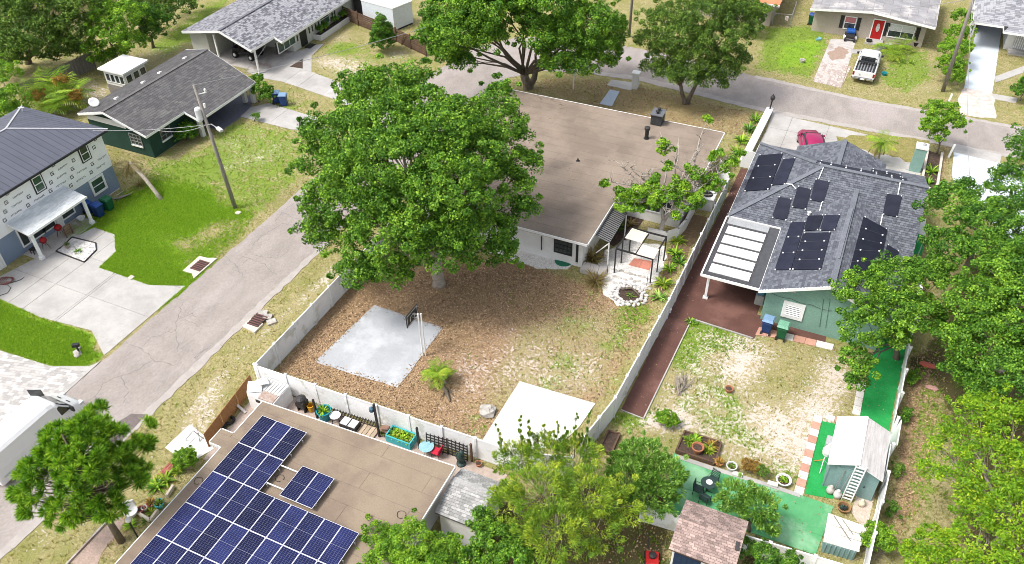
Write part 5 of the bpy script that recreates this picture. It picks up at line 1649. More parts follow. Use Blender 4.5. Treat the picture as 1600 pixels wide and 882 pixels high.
# raised vent strip on the wing
n1 = (W1[1] - W1[0]).cross(W1[3] - W1[0]).normalized()
if n1.z < 0: n1 = -n1
def zm7(x, y): return (1140 + x / 3.394, 200 + y / 3.392)
a = on_plane(*zm7(645, 435), W1[0], n1); b = on_plane(*zm7(573, 700), W1[0], n1)
B('ridge_vent', MB().beam(a + n1 * .06, b + n1 * .06, .3, .1, up=n1), SH_BLUE[1], r)
B('wall', MB().add([(-2.35, 40.3, 0), (4.4, 40.3, 0), (4.4, 40.3, 2.62), (gxr, 40.3, 4.0), (-2.35, 40.3, 2.62), (-2.35, 50, 0), (4.4, 50, 0), (4.4, 50, 2.62), (gxr, 50, 4.0), (-2.35, 50, 2.62)],
                   [(0, 1, 2, 3, 4), (9, 8, 7, 6, 5), (1, 6, 7, 2), (5, 0, 4, 9), (2, 7, 8, 3), (3, 8, 9, 4)]).bx(-5.8, 4.85, 46.95, 56, 0, 2.5), TEALH, h)
c = wallpoint(1242, 475, '-y', 40.3)
w_ = window(h, (c.x, 40.3, 1.32), '-y', .85, .85, WHITE, M('louvre_shadow', (.25, .26, .26), None, rough=.5), nh=0, fw=.2, label='white louvred window in a wide frame')
for i in range(6):
    rz_ = 1.32 - .36 + i * .145
    B('louvre', MB().box((c.x, 40.3 - .05, rz_), (.85, .09, .02), rx=.6), WHITE, w_)
for xx in (1286,):
    a = wallpoint(xx, 468, '-y', 40.27); b = wallpoint(xx - 6, 510, '-y', 40.27)
    B('conduit', MB().tube([a, b], .03), TEALH, h)
    B('conduit', MB().tube([a + Vector((.35, 0, .1)), b + Vector((.35, 0, .0))], .025), TEALH, h)
a = wallpoint(1205, 458, '-y', 40.25); b = wallpoint(1300, 486, '-y', 40.25)
cabl = [a.lerp(b, i / 12) - Vector((0, 0, .1 * math.sin(math.pi * (i % 4) / 4))) for i in range(13)]
B('string_cable', MB().tube(cabl, .012, 4), BLACK, h)
q = wallpoint(1237, 455, '-y', 40.25)
B('floodlight', MB().box(q, (.16, .12, .1)).box(q + Vector((.18, 0, 0)), (.12, .12, .1)), M('lamp_grey', (.4, .4, .4), None, rough=.5), h)
# carport roof: five white panels between dark gaps, dark strip at the house
cz = 2.5
mb = MB().bx(-6.25, -2.78, 40.0, 46.45, cz - .12, cz)
cp = B('carport_roof', mb, M('carport_dark_film', (.045, .045, .05), (.07, .07, .075), scale=4, rough=.7), h)
B('carport_panel', MB().bx(-6.1, -3.45, 45.75, 46.42, cz, cz + .03), M('grey_panel', (.28, .29, .3), (.34, .35, .36), scale=3), cp, label='light grey end panel')
B('carport_panel', MB().bx(-3.35, -2.8, 40.05, 46.3, cz, cz + .03), M('charcoal_panel', (.06, .062, .07), (.075, .078, .085), rough=.8), cp, label='charcoal strip along the house')
WPAN = M('dusty_white_panel', (.76, .76, .74), (.62, .62, .6), scale=2.5, rough=.6, fine=.05)
for i in range(5):
    y = 40.42 + i * 1.06
    B('carport_panel', MB().bx(-5.95, -3.5, y, y + .82, cz + .0, cz + .045), WPAN, cp)
B('gutter', MB().beam((-6.28, 39.95, cz - .02), (-6.28, 46.5, cz - .02), .1, .14).beam((-6.3, 39.95, cz - .03), (-2.75, 39.95, cz - .03), .08, .16), WHITE, cp)
q = P(1102, 466)
po = B('post', MB().bx(q.x - .08, q.x + .08, q.y - .08, q.y + .08, 0, cz - .1), WHITE, h)
B('post_base', MB().bx(q.x - .16, q.x + .16, q.y - .13, q.y + .13, 0, .12), WHITE, po)
# solar heating panels
COLLECT = M('black_collector', (.014, .016, .028), (.022, .024, .04), scale=1.5, rough=.6, spec=.15, rnd=.25, fine=.05)
def pln(pl):
    n = (pl[1] - pl[0]).cross(pl[2] - pl[0]).normalized()
    return n if n.z > 0 else -n
PANELS = [
    (F3, [(155, 145), (283, 135), (210, 325), (75, 335)], 'large black heating panel at the upper left corner of the slate roof', 3),
    (F3, [(285, 165), (348, 160), (295, 298), (219, 303)], 'black panel tucked beside the large one at the upper left', 1),
    (F1, [(260, 365), (328, 378), (302, 490), (225, 475)], 'lowest of three separate black panels stepping down the left slope', 1),
    (F1, [(362, 310), (432, 325), (405, 432), (330, 418)], 'middle one of three separate black panels stepping down the left slope', 1),
    (F1, [(455, 272), (530, 285), (497, 395), (427, 380)], 'highest of three separate black panels stepping down the left slope', 1),
    (W1, [(325, 500), (402, 497), (325, 750), (238, 752)], 'narrow black panel, leftmost of the group on the near slope', 3),
    (W1, [(415, 465), (497, 463), (470, 540), (393, 545)], 'small square black panel above the wide one on the near slope, carport side', 1),
    (W1, [(503, 462), (585, 461), (560, 540), (478, 544)], 'small square black panel nearest the ridge vent on the near slope', 1),
    (W1, [(390, 558), (537, 553), (485, 748), (328, 750)], 'wide black panel with white clips in the near slope group', 4),
    (F1, [(835, 348), (915, 362), (890, 472), (812, 458)], 'single black panel alone on the right slope', 1),
    (W2, [(712, 470), (837, 538), (797, 740), (632, 775)], 'largest black panel on the slope beside the leaning tree', 5),
    (W2, [(838, 618), (898, 655), (872, 725), (806, 740)], 'small black panel half hidden behind the leaning tree', 1),
    (F2, [(465, 170), (940, 268), (940, 292), (465, 190)], 'long dark panel row lying along the top ridge', 6),
    (F2, [(755, 196), (908, 232), (908, 250), (755, 220)], 'short dark panel behind the long row at the ridge', 2),
]
SEAMC = M('collector_seam', (.05, .055, .07), None, rough=.5)
CLIP = M('clip_white', (.7, .7, .7), None, rough=.4)
for i, (pl, qs, lb, seams) in enumerate(PANELS):
    n = pln(pl)
    pts = [on_plane(*zm7(*q), pl[0] + n * .09, n) for q in qs]
    if pl is F2:
        far = Vector((0, 1, -.43)).normalized()
        a, b = pts[0], pts[1]
        a = Vector((a.x, ym + .35 + (1.4 if i == 13 else 0), 0)); b = Vector((b.x, a.y, 0))
        dz = lambda y: zm - .43 * (y - ym)
        pts = [Vector((a.x, a.y + 1.25, dz(a.y + 1.25))) + n * .09, Vector((b.x, b.y + 1.25, dz(b.y + 1.25))) + n * .09, Vector((b.x, b.y, dz(b.y))) + n * .09, Vector((a.x, a.y, dz(a.y))) + n * .09]
    cpts = pts if (pts[1] - pts[0]).cross(pts[2] - pts[0]).dot(n) > 0 else pts[::-1]
    ct = sum(pts, Vector()) / 4
    t = E('solar_heater', lb, 'solar heater', ct - n * .06, 'black solar heating panels on the slate roof')
    mb = MB()
    k = len(cpts)
    mb.add([p - n * .05 for p in cpts] + cpts, [tuple(range(k, 2 * k)), tuple(range(k - 1, -1, -1))] + [(j, (j + 1) % k, (j + 1) % k + k, j + k) for j in range(k)])
    B('collector', mb, COLLECT, t)
    mb = MB(); sm = MB()
    for s in range(1, seams):
        f = s / seams
        a, b = pts[0].lerp(pts[3], f), pts[1].lerp(pts[2], f)
        if pl is F2: a, b = pts[0].lerp(pts[1], f), pts[3].lerp(pts[2], f)
        sm.beam(a + n * .004, b + n * .004, .025, .012, up=n)
        for g in (.18, .85):
            mb.box(a.lerp(b, g) + n * .02, (.09, .09, .05))
    e = pts[3], pts[2]
    for g in (.05, .95):
        mb.box(e[0].lerp(e[1], g) + n * .01, (.08, .08, .06)); mb.box(pts[0].lerp(pts[1], g) + n * .01, (.07, .07, .06))
    if sm.f: B('seam', sm, SEAMC, t, kind='stuff')
    B('clip', mb, CLIP, t, kind='stuff')
def on_roof(pl, q, k=.1):
    n = pln(pl)
    return on_plane(*zm7(*q), pl[0] + n * k, n)
for pl, q, lb in ((F1, [(497, 212), (472, 272)], 'white pipe from the ridge row to the highest black panel'), (F1, [(490, 395), (472, 462)], 'white pipe between stepping panels and the near slope group'), (F1, [(298, 297), (330, 300), (352, 325)], 'short white pipe beside the upper left panels'),
                  (F1, [(905, 290), (893, 355)], 'white pipe from the ridge row down to the single panel'), (F1, [(812, 460), (800, 515)], 'white pipe below the single panel on the right slope')):
    B('pvc_pipe', MB().tube([on_roof(pl, p) for p in q], .035, 6), WHITE, None, lb, 'pipe')
q = on_roof(W1, (420, 460), .05)
B('roof_vent', MB().lathe([(.1, 0), (.1, .18), (.13, .2), (.04, .26)], q, 10), WHITE, None, 'small white capped vent above the near slope panels', 'vent pipe')
# small white lean-to at the right of it
pp = [P(1432, 340, 2.0), P(1447, 342, 2.0), P(1446, 368, 2.0), P(1424, 362, 2.0)]
t = E('lean_to', 'small white lean-to canopy right of the slate roof', 'canopy', (*pp[0].xy, 0))
B('roof', MB().slab(ccw(pp), .06), WHITE, t)
for p in pp: B('post', MB().tube([(p.x, p.y, 0), (p.x, p.y, 1.95)], .035), WHITE, t)

# ------------------------------------------------------------------ tan house with red door
h = E('tan_house', 'tan house with a red front door and low grey roof', 'house', (-1.4, 88, 0))
TAN = M('tan_siding', (.42, .365, .31), (.37, .32, .275), scale=.9, rough=.85)
ROOFG = [M('weathered_roof_grey', (.30, .29, .30), (.23, .225, .235), scale=1, rough=.9, c3=(.42, .40, .39), stain=.4, rnd=.1)]
za = 3.05
gx0, gx1, gxm = -7.1, 4.25, -1.5
L_ = [Vector((gx0, 83.7, 2.6)), Vector((gxm, 84.0, za)), Vector((gxm, 95, za)), Vector((gx0, 95, 2.6))]
R_ = [Vector((gxm, 84.0, za)), Vector((gx1, 83.5, 2.6)), Vector((gx1, 95, 2.6)), Vector((gxm, 95, za))]
r = B('roof', MB().slab(ccw(L_), .08).slab(ccw(R_), .08), DECK, h)
for pl in (L_, R_):
    pieces('roof_sheet', pl, (1, 0, 0), 1.6, 1.3, ROOFG[0], r, thick=.012, lift=.003, gap=.02)
mb = MB()
fascia(mb, L_[0], L_[1], .22); fascia(mb, R_[0], R_[1], .22); fascia(mb, R_[1], R_[2], .2)
B('fascia', mb, WHITE, r)
wyf = 84.75
B('wall', MB().add([(-6.7, wyf, 0), (3.6, wyf, 0), (3.6, wyf, 2.5), (gxm, wyf, 2.95), (-6.7, wyf, 2.5), (-6.7, 95, 0), (3.6, 95, 0), (3.6, 95, 2.5), (gxm, 95, 2.95), (-6.7, 95, 2.5)],
                   [(0, 1, 2, 3, 4), (9, 8, 7, 6, 5), (1, 6, 7, 2), (5, 0, 4, 9), (2, 7, 8, 3), (3, 8, 9, 4)]), TAN, h)
c = wallpoint(1329, 33, '-y', wyf)
window(h, (c.x, wyf, 1.35), '-y', .95, 1.15, WHITE, GLASS, nh=1, label='window with a reddish blind', blind=M('reddish_blind', (.50, .16, .17), (.42, .2, .2), scale=20))
for s in (-1, 1): B('shutter', rbox(MB(), (c.x + s * .78, wyf, 1.35), '-y', .34, 1.25, .04), BLACK, h)
c2 = wallpoint(1409, 47, '-y', wyf)
window(h, (c2.x, wyf, 1.25), '-y', 2.2, 1.2, WHITE, GLASS, nv=1, nh=1, blind=M('white_blind', (.62, .62, .6), (.5, .5, .5), scale=20))
for s in (-1, 1): B('shutter', rbox(MB(), (c2.x + s * 1.45, wyf, 1.25), '-y', .36, 1.3, .04), BLACK, h)
c3_ = wallpoint(1371, 46, '-y', wyf)
dr = B('door', rbox(MB(), (c3_.x, wyf, 1.02), '-y', .95, 2.0, .05), RED, h, label='red front door with an oval light')
mb = MB()
for k in range(16):
    t0 = 2 * math.pi * k / 16; t1 = 2 * math.pi * (k + 1) / 16
    mb.add([(c3_.x, wyf - .056, 1.3), (c3_.x + .17 * math.cos(t0), wyf - .056, 1.3 + .42 * math.sin(t0)), (c3_.x + .17 * math.cos(t1), wyf - .056, 1.3 + .42 * math.sin(t1))], [(0, 1, 2)])
B('oval_light', mb, M('frosted_glass', (.55, .55, .52), None, rough=.2), dr)
B('door_frame', rbox(rbox(rbox(MB(), (c3_.x, wyf, 1.05), '-y', .1, 2.2, .07, 0, .53), (c3_.x, wyf, 1.05), '-y', .1, 2.2, .07, 0, -.53), (c3_.x, wyf, 2.1), '-y', .96, .1, .07), WHITE, h)
B('step', MB().bx(c3_.x - .8, c3_.x + .8, wyf - 1.2, wyf, -.02, .18), CONC, h)
B('wall_lamp', rbox(rbox(MB(), (c3_.x + .95, wyf, 1.75), '-y', .14, .3, .14), (c3_.x + .95, wyf, 1.2), '-y', .1, .4, .05), BLACK, h)
B('wall_ornament', rbox(rbox(MB(), (2.85, wyf, 1.25), '-y', .4, .1, .04), (2.8, wyf, 1.3), '-y', .1, .3, .05), M('rusty_metal', (.1, .05, .03), None), h)
# corner of a tan house with an orange roof at the top edge
h = E('orange_roofed_house', 'corner of a house with an orange roof at the top edge', 'house', (-12.5, 88, 0))
ORR = M('orange_roof', (.50, .22, .11), (.42, .18, .09), scale=1.5, rough=.85)
q = P(1218, 9, 2.5)
B('roof', MB().slab(ccw([(q.x, q.y, 2.5), (q.x, q.y + 9, 2.9), (q.x - 9, q.y + 9, 2.9), (q.x - 9, q.y, 2.5)]), .14), ORR, h)
B('fascia', MB().beam((q.x - 9, q.y - .03, 2.42), (q.x + .03, q.y - .03, 2.42), .05, .2), WHITE, h)
B('wall', MB().bx(q.x - 8.6, q.x - .7, q.y + .7, q.y + 8, 0, 2.3), TAN, h)
# house at the top right corner
h = E('carport_house', 'white house with pale grey shingles and open carport, top right', 'house', (12, 92, 0))
E0 = Vector((7.35, 86.2, 2.6))
S1 = [E0, Vector((9.95, 86.2, 2.6)), Vector((9.95, 85.0, 2.6)), Vector((22, 85.0, 2.6)), Vector((22, 92, 4.4)), Vector((10.8, 92, 4.4))]
A_ = [Vector((7.35, 86.2, 2.6)), Vector((9.95, 86.2, 2.6)), Vector((9.95, 92, 4.1)), Vector((10.6, 92, 4.1))]
A_ = [Vector((7.35, 86.2, 2.6)), Vector((12.5, 86.2, 2.6)), Vector((12.5, 92, 4.2)), Vector((11.0, 92, 4.2))]
C_ = [Vector((9.95, 85.0, 2.58)), Vector((22, 85.0, 2.58)), Vector((22, 92, 4.5)), Vector((13.6, 92, 4.5)), ]
D_ = [Vector((7.35, 98, 2.6)), Vector((7.35, 86.2, 2.6)), Vector((11.0, 92, 4.2))]
r = B('roof', MB().slab(ccw(A_), .1).slab(ccw(C_), .1).slab(ccw(D_), .1), DECK, h)
for pl in (A_, C_, D_):
    pieces('shingle', pl, (1, 0, 0) if pl is not D_ else (0, 1, 0), .42, .26, None, r, thick=.012, lift=.004, gap=.01, joined=True, tilt=.012, mats=[SH_LIGHT[0], SH_LIGHT[0], SH_LIGHT[1]], jit=.2)
mb = MB(); fascia(mb, A_[0], Vector((9.95, 86.2, 2.6)), .2); fascia(mb, C_[0], C_[1], .2); fascia(mb, (9.95, 85.0, 2.6), (9.95, 86.2, 2.6), .2); fascia(mb, D_[0], D_[1], .2)
B('fascia', mb, WHITE, r)
B('wall', MB().bx(10.7, 22, 87.4, 97, 0, 2.5).bx(7.8, 10.7, 94, 97, 0, 2.5).bx(7.6, 7.8, 90, 97, 0, 2.5), WALLW, h)
B('post', MB().bx(7.55, 7.7, 86.4, 86.55, 0, 2.5), WHITE, h)
gt = B('gate', MB().bx(11.4, 12.6, 87.3, 87.38, .1, 2.1), M('gate_grey', (.5, .5, .5), None), h, label='white barred screen door')
for i in range(7):
    B('gate_bar', MB().bx(11.45 + i * .18, 11.5 + i * .18, 87.25, 87.3, .15, 2.05), WHITE, gt)
for i in range(2):
    B('step', MB().bx(11.1, 12.9, 86.3 + i * .45, 86.75 + i * .45, -.02, .14 + i * .14), CONC, h)
c = P(1594, 70); window(h, (13.6, 87.4, 1.4), '-y', .9, 1.0, WHITE, GREENGLASS)

# ------------------------------------------------------------------ fences
def vinyl_fence(label, pts, h=1.7, span=1.83, lean=0.0):
    pts = [Vector((p[0], p[1], 0)) for p in pts]
    t = E('vinyl_fence', label, 'fence', pts[0])
    rg = random.Random(len(label))
    posts = []
    for a, b in zip(pts[:-1], pts[1:]):
        n = max(1, round((b - a).length / span))
        for i in range(n):
            posts.append(a.lerp(b, i / n))
    posts.append(pts[-1])
    for i, p in enumerate(posts):
        B('post', MB().bx(p.x - .065, p.x + .065, p.y - .065, p.y + .065, 0, h + .05).add([(p.x - .085, p.y - .085, h + .05), (p.x + .085, p.y - .085, h + .05), (p.x + .085, p.y + .085, h + .05), (p.x - .085, p.y + .085, h + .05), (p.x, p.y, h + .13)], [(3, 2, 1, 0), (0, 1, 4), (1, 2, 4), (2, 3, 4), (3, 0, 4)]), VINYL, t)
    for a, b in zip(posts[:-1], posts[1:]):
        d = (b - a).normalized()
        s = Vector((-d.y, d.x, 0))
        k = rg.uniform(-lean, lean)
        a2, b2 = a + d * .066, b - d * .066
        mb = MB()
        o = s * k
        vs = []
        for p in (a2, b2):
            for q, z in ((-.02, .04), (.02, .04), (.02, h - .1), (-.02, h - .1)):
                vs.append(p + s * q + o * (z / h) + Vector((0, 0, z)))
        mb.add(vs, [(0, 1, 2, 3), (7, 6, 5, 4), (0, 4, 5, 1), (1, 5, 6, 2), (2, 6, 7, 3), (3, 7, 4, 0)])
        pn = B('panel', mb, VINYL, t)
        B('rail', MB().beam(a2 + o + Vector((0, 0, h - .05)), b2 + o + Vector((0, 0, h - .05)), .06, .1).beam(a2 + Vector((0, 0, .1)), b2 + Vector((0, 0, .1)), .055, .12), VINYL, pn)
    return t


vinyl_fence('white vinyl fence along the street side of the leafy yard', [(-27.2, 23.35), (-27.2, 38.0)], 1.62)
vinyl_fence('white vinyl fence between leafy yard and the bottom house', [(-27.05, 23.35), (-11.6, 23.75), (-8.6, 24.6)], 1.62, lean=.03)
q0 = P(925, 682); q1 = P(965, 640)
vinyl_fence('long white vinyl fence between leafy yard and brown path', [(-8.55, 25.9), (-7.95, 29.2), (-7.6, 38), (-7.45, 52.3)], 1.62)
vinyl_fence('white vinyl fence behind the green carpet, beside the dark trees', [(5.45, 24.35), (5.75, 30.0), (6.15, 47.0)], 1.62, lean=.16)
vinyl_fence('low white vinyl fence along the bottom of the green patio', [(-4.6, 23.55), (5.3, 24.25)], 1.35)
t = E('white_wall', 'broad low white wall between dark grass and the forecourt', 'wall', (-7.2, 61.5, 0))
B('wall', MB().prism([(-7.5, 57.2), (-7.05, 57.2), (-6.85, 66.2), (-7.3, 66.2)], 0, .45), WALLW, t)
B('coping', MB().prism([(-7.56, 57.1), (-6.99, 57.1), (-6.79, 66.3), (-7.36, 66.3)], .45, .53), WHITE, t)
B('yard_gate', MB().beam((-8.6, 54.6, .9), (-7.5, 53.0, .9), .06, 1.6), VINYL, None, 'small white gate panel at the upper end of the long fence', 'gate')
B('yard_gate', MB().beam((-7.4, 56.9, .8), (-6.5, 56.9, .8), .06, 1.5), VINYL, None, 'white gate panel across the top of the brown path', 'gate')
# weathered wooden plank fence, plank by plank
t = E('wooden_fence', 'weathered grey plank fence at the upper left', 'fence', P(25, 140))
a, b = P(25, 133, 1.6), P(142, 81, 1.6)
n = 46
for i in range(n):
    p = a.lerp(b, (i + .5) / n)
    B('plank', MB().box((p.x, p.y, .8 + random.uniform(-.04, .03)), ((b - a).length / n - .012, .022, 1.6), rz=math.atan2(b.y - a.y, b.x - a.x), ry=random.uniform(-.02, .02)), WOODGREY, t)
for z in (.4, 1.2):
    B('rail', MB().beam((a.x - .05, a.y, z), (b.x - .05, b.y, z), .05, .09), WOODGREY, t)
# brown board fence by the conical tree
t = E('wooden_fence', 'brown fence of horizontal boards behind the cone shaped tree', 'fence', P(616, 60))
fp = [P(524, 5, 1.45), P(557, 19, 1.45), P(590, 32, 1.45), P(617, 44, 1.45), P(640, 55, 1.45), P(664, 66, 1.45)]
for p in fp:
    B('post', MB().bx(p.x - .06, p.x + .06, p.y - .06, p.y + .06, 0, 1.55), WOODBROWN, t)
for a, b in zip(fp[:-1], fp[1:]):
    for k in range(7):
        z = .12 + k * .2
        B('board', MB().beam((a.x, a.y + .03, z), (b.x, b.y + .03, z), .03, .17), WOODBROWN, t)
B('prop_pole', MB().beam(P(633, 62), P(643, 45, 1.6), .05), M('yellow_paint', (.55, .38, .05), None), None, 'thin yellow prop leaning on the brown fence', 'pole')
B('prop_pole', MB().beam(P(627, 70), P(632, 52, 1.5), .05), WOODBROWN, None, 'thin brown stake leaning on the brown fence', 'pole')
t = E('storage_shed', 'large white box shed behind the brown fence', 'shed', (-46, 69.5, 0))
c0, c1 = Vector((-45.14, 68.33)), Vector((-44.36, 70.79))
dl = Vector((-.985, .17))
pl4 = [c0, c1, c1 + dl * 4.2, c0 + dl * 4.2]
B('wall', MB().prism([tuple(p) for p in pl4], .18, 2.35), M('pale_blue_white_siding', (.62, .66, .68), (.56, .6, .62), rough=.7), t)
cc = sum(pl4, Vector((0, 0))) / 4
B('roof', MB().prism([tuple(cc + (p - cc) * 1.03) for p in pl4], 2.35, 2.45), WHITE, t)
B('skid', MB().prism([tuple(cc + (p - cc) * .96) for p in pl4], 0, .18), BLACK, t)
t = E('plywood_lean_to', 'dark plank lean-to with a tan plywood top behind the brown fence', 'shed', P(566, 24))
p = P(566, 24)
B('wall', MB().bx(p.x - .9, p.x + .9, p.y, p.y + 1.4, 0, 1.7), M('charcoal_wood', (.05, .045, .045), None, rough=.9), t)
B('roof', MB().bx(p.x - 1.4, p.x + .6, p.y - .1, p.y + 1.8, 1.72, 1.8), M('plywood', (.45, .32, .2), (.38, .27, .17)), t)
# chain link fence at the top
t = E('chain_link_fence', 'grey chain link gate and fence beside the orange roofed house', 'fence', P(1208, 40))
fa, fb, fc = P(1206, 40), P(1234, 42), P(1241, 22)
mb = MB()
for p in (fa, fb, fc): B('post', MB().tube([p, p + Vector((0, 0, 1.3))], .035), STEEL, t)
for a, b in ((fa, fb), (fb, fc)):
    B('rail', MB().tube([a + Vector((0, 0, 1.25)), b + Vector((0, 0, 1.25))], .025), STEEL, t)
    for i in range(12):
        mb.tube([a.lerp(b, i / 12) + Vector((0, 0, .05)), a.lerp(b, (i + 1) / 12) + Vector((0, 0, 1.22))], .007, 3)
        mb.tube([a.lerp(b, i / 12) + Vector((0, 0, 1.22)), a.lerp(b, (i + 1) / 12) + Vector((0, 0, .05))], .007, 3)
B('mesh', mb, STEEL, t, kind='stuff')
p = fa.lerp(fb, .75) + Vector((0, -.04, .85))
B('sign', rbox(MB(), p, '-y', .3, .42, .012), WHITE, t)
mb = MB(); rbox(mb, p, '-y', .14, .1, .004, .013, 0, .04); rbox(mb, p, '-y', .2, .03, .004, .013, 0, -.1)
B('sign_print', mb, RED, t)

# ------------------------------------------------------------------ bins
def make_bin(label, at, body, lid, rz, group=None, h=1.02):
    t = E('wheelie_bin', label, 'bin', at, group, rz, local=True)
    mb = MB()
    b, u = .24, .30
    mb.add([(-b, -b, .08), (b, -b, .08), (b, b + .03, .08), (-b, b + .03, .08), (-u, -u, h), (u, -u, h), (u, u + .06, h), (-u, u + .06, h)], [(3, 2, 1, 0), (4, 5, 6, 7), (0, 1, 5, 4), (1, 2, 6, 5), (2, 3, 7, 6), (3, 0, 4, 7)])
    mb.bx(-u - .03, u + .03, -u - .03, u + .08, h - .08, h)
    B('body', mb, body, t, bevel=.02)
    B('lid', MB().add([(-u - .04, -u - .06, h), (u + .04, -u - .06, h), (u + .04, u + .1, h), (-u - .04, u + .1, h), (-u + .04, -u + .03, h + .09), (u - .04, -u + .03, h + .09), (u - .04, u, h + .11), (-u + .04, u, h + .11)], [(3, 2, 1, 0), (4, 5, 6, 7), (0, 1, 5, 4), (1, 2, 6, 5), (2, 3, 7, 6), (3, 0, 4, 7)]), lid, t, bevel=.015)
    B('handle', MB().tube([(-.22, u + .07, h - .05), (-.22, u + .17, h - .04), (.22, u + .17, h - .04), (.22, u + .07, h - .05)], .02), body, t)
    for s in (-1, 1):
        B('wheel', MB().tube([(s * .2, b + .1, .11), (s * .29, b + .1, .11)], .11, 12), RUBBER, t)
    return t


PALEBLUE = M('pale_blue_lid', (.20, .33, .50), None, rough=.5)
PALEGREEN = M('pale_green_lid', (.18, .40, .28), None, rough=.5)
BLUELID = M('blue_lid', (.02, .07, .28), None, rough=.45)
make_bin('blue bin next to the green one by the slate blue wall', P(157, 338), BLUEBIN, BLUELID, 1.5, h=1.0)
make_bin('blue bin nearest the porch post, partly hidden', P(141, 334), BLUEBIN, BLUELID, 1.4, h=.95)
make_bin('green bin under the ground floor window of the two-storey house', P(172, 328), GREENBIN, GREENBIN, 1.6, h=.98)
make_bin('blue bin with pale lid on the grass, left of its twin', P(434, 161), BLUEBIN, PALEBLUE, 2.2)
make_bin('blue bin with pale lid on the grass, right of its twin', P(445, 165), BLUEBIN, PALEBLUE, 2.0)
make_bin('blue bin with light blue lid at the corner of the sage green wall', P(1197, 518), BLUEBIN, PALEBLUE, 3.1)
make_bin('green bin with pale green lid on pavers below the louvred window', P(1220, 527), GREENBIN, PALEGREEN, 3.1)
make_bin('green bin with a blue lid at the corner of the tan house', P(1267, 38), GREENBIN, BLUELID, 3.1)

# ------------------------------------------------------------------ poles and wires
def utility_pole(label, foot, head, r0=.16, r1=.11, cap=True):
    t = E('utility_pole', label, 'utility pole', foot)
    B('pole', MB().tube([foot - Vector((0, 0, .1)), foot.lerp(head, .5), head], [r0, (r0 + r1) / 2, r1], 10), WOODGREY, t, smooth=True)
    return t


fo = P(368, 326); he = P(303, 133, 9.7)
up = utility_pole('tall grey utility pole with a white transformer on the left lawn', fo, he, .15, .1)
k = fo.lerp(he, .74)
B('transformer', MB().lathe([(.2, 0), (.24, .06), (.24, .8), (.2, .88), (.08, .95)], k + Vector((-.3, -.15, .0)), 14), M('transformer_white', (.66, .67, .68), None, rough=.5), up, smooth=False)
k2 = fo.lerp(he, .93)
B('insulator', MB().beam(k2, k2 + Vector((.55, .35, .1)), .05).lathe([(.07, 0), (.09, .2), (.05, .3)], k2 + Vector((.5, .3, .1)), 8).lathe([(.08, 0), (.08, .3)], fo.lerp(he, .8) + Vector((.2, .1, .3)), 8), WHITE, up)
k3 = fo.lerp(he, .7)
B('lamp_arm', MB().tube([k3, k3 + Vector((.7, -.3, .35)), k3 + Vector((1.5, -.6, .4))], .035), STEEL, up)
B('lamp_head', MB().box(k3 + Vector((1.75, -.7, .4)), (.6, .24, .14), rz=-.4), M('lamp_white', (.6, .6, .58), None, rough=.4), up)
fo2 = P(1473, 143); he2 = P(1524, -10, 9.3)
up2 = utility_pole('tall grey utility pole by the road in front of the clipped hedge', fo2, he2, .17, .12)
k4 = fo2.lerp(he2, .82)
B('lamp_arm', MB().tube([k4, k4 + Vector((.3, .4, .2))], .04), STEEL, up2)
B('lamp_head', MB().lathe([(.1, 0), (.16, .12), (.12, .35)], k4 + Vector((.35, .45, .0)), 10), WHITE, up2)
fo3 = P(983, 58)
up3 = utility_pole('brown utility pole at the top edge between the two oaks', fo3, fo3 + Vector((0, 0, 9)), .14, .11)
def wire(a, b, sag, label, r=.02):
    pts = [Vector(a).lerp(Vector(b), i / 16) - Vector((0, 0, sag * 4 * (i / 16) * (1 - i / 16))) for i in range(17)]
    B('wire', MB().tube(pts, r, 4), M('wire_grey', (.32, .32, .33), None), None, label, 'wire')
wire(k3, (-57.0, 34.0, 4.6), .5, 'overhead wire from the left pole to the metal roof')
wire(k3, (-50.2, 40.2, 2.5), .4, 'overhead wire from the left pole to the dark green gable wall')
wire(k2, (-51.2, 56.0, 2.6), .8, 'long overhead wire from the left pole to the far carport')
wire(he, fo3 + Vector((0, 0, 8.8)), 1.2, 'long overhead wire from the left pole towards the far pole')
wire(he2 - Vector((0, 0, .6)), P(1517, 300, 3.0), .9, 'overhead wire crossing the road above the blue driveway')
wire(he2 - Vector((0, 0, .4)), (-6.4, 84.6, 2.6), .6, 'overhead wire from the right pole to the tan house')

# ------------------------------------------------------------------ basketball goal
b0 = P(663, 556)
t = E('basketball_goal', 'black basketball backboard on white double pole beside the court slab', 'basketball goal', b0)
top = P(655, 484, 3.45)
for s in (-.07, .07):
    B('pole', MB().tube([b0 + Vector((s, s * .6, 0)), Vector((b0.x + s, b0.y + s * .6, 3.35))], .045, 8), WHITE, t)
bxx = b0.x - .55
B('bracket', MB().beam((b0.x, b0.y, 3.0), (bxx + .04, b0.y, 2.9), .05).beam((b0.x, b0.y, 3.3), (bxx + .04, b0.y, 3.15), .05), STEEL, t)
bd = B('backboard', MB().bx(bxx, bxx + .05, b0.y - .62, b0.y + .62, 2.55, 3.4), BLACK, t)
mb = MB()
for y0_, y1_, z0_, z1_ in ((-.56, .56, 3.32, 3.35), (-.56, .56, 2.6, 2.63), (-.56, -.53, 2.63, 3.32), (.53, .56, 2.63, 3.32), (-.24, .24, 3.05, 3.08), (-.24, -.21, 2.75, 3.05), (.21, .24, 2.75, 3.05)):
    mb.bx(bxx - .005, bxx, b0.y + y0_, b0.y + y1_, z0_, z1_)
    mb.bx(bxx + .05, bxx + .055, b0.y + y0_, b0.y + y1_, z0_, z1_)
B('board_line', mb, WHITE, bd, kind='stuff')
ring = [(bxx - .27 + .23 * math.cos(a_), b0.y + .23 * math.sin(a_), 2.72) for a_ in np.linspace(0, 2 * math.pi, 20)]
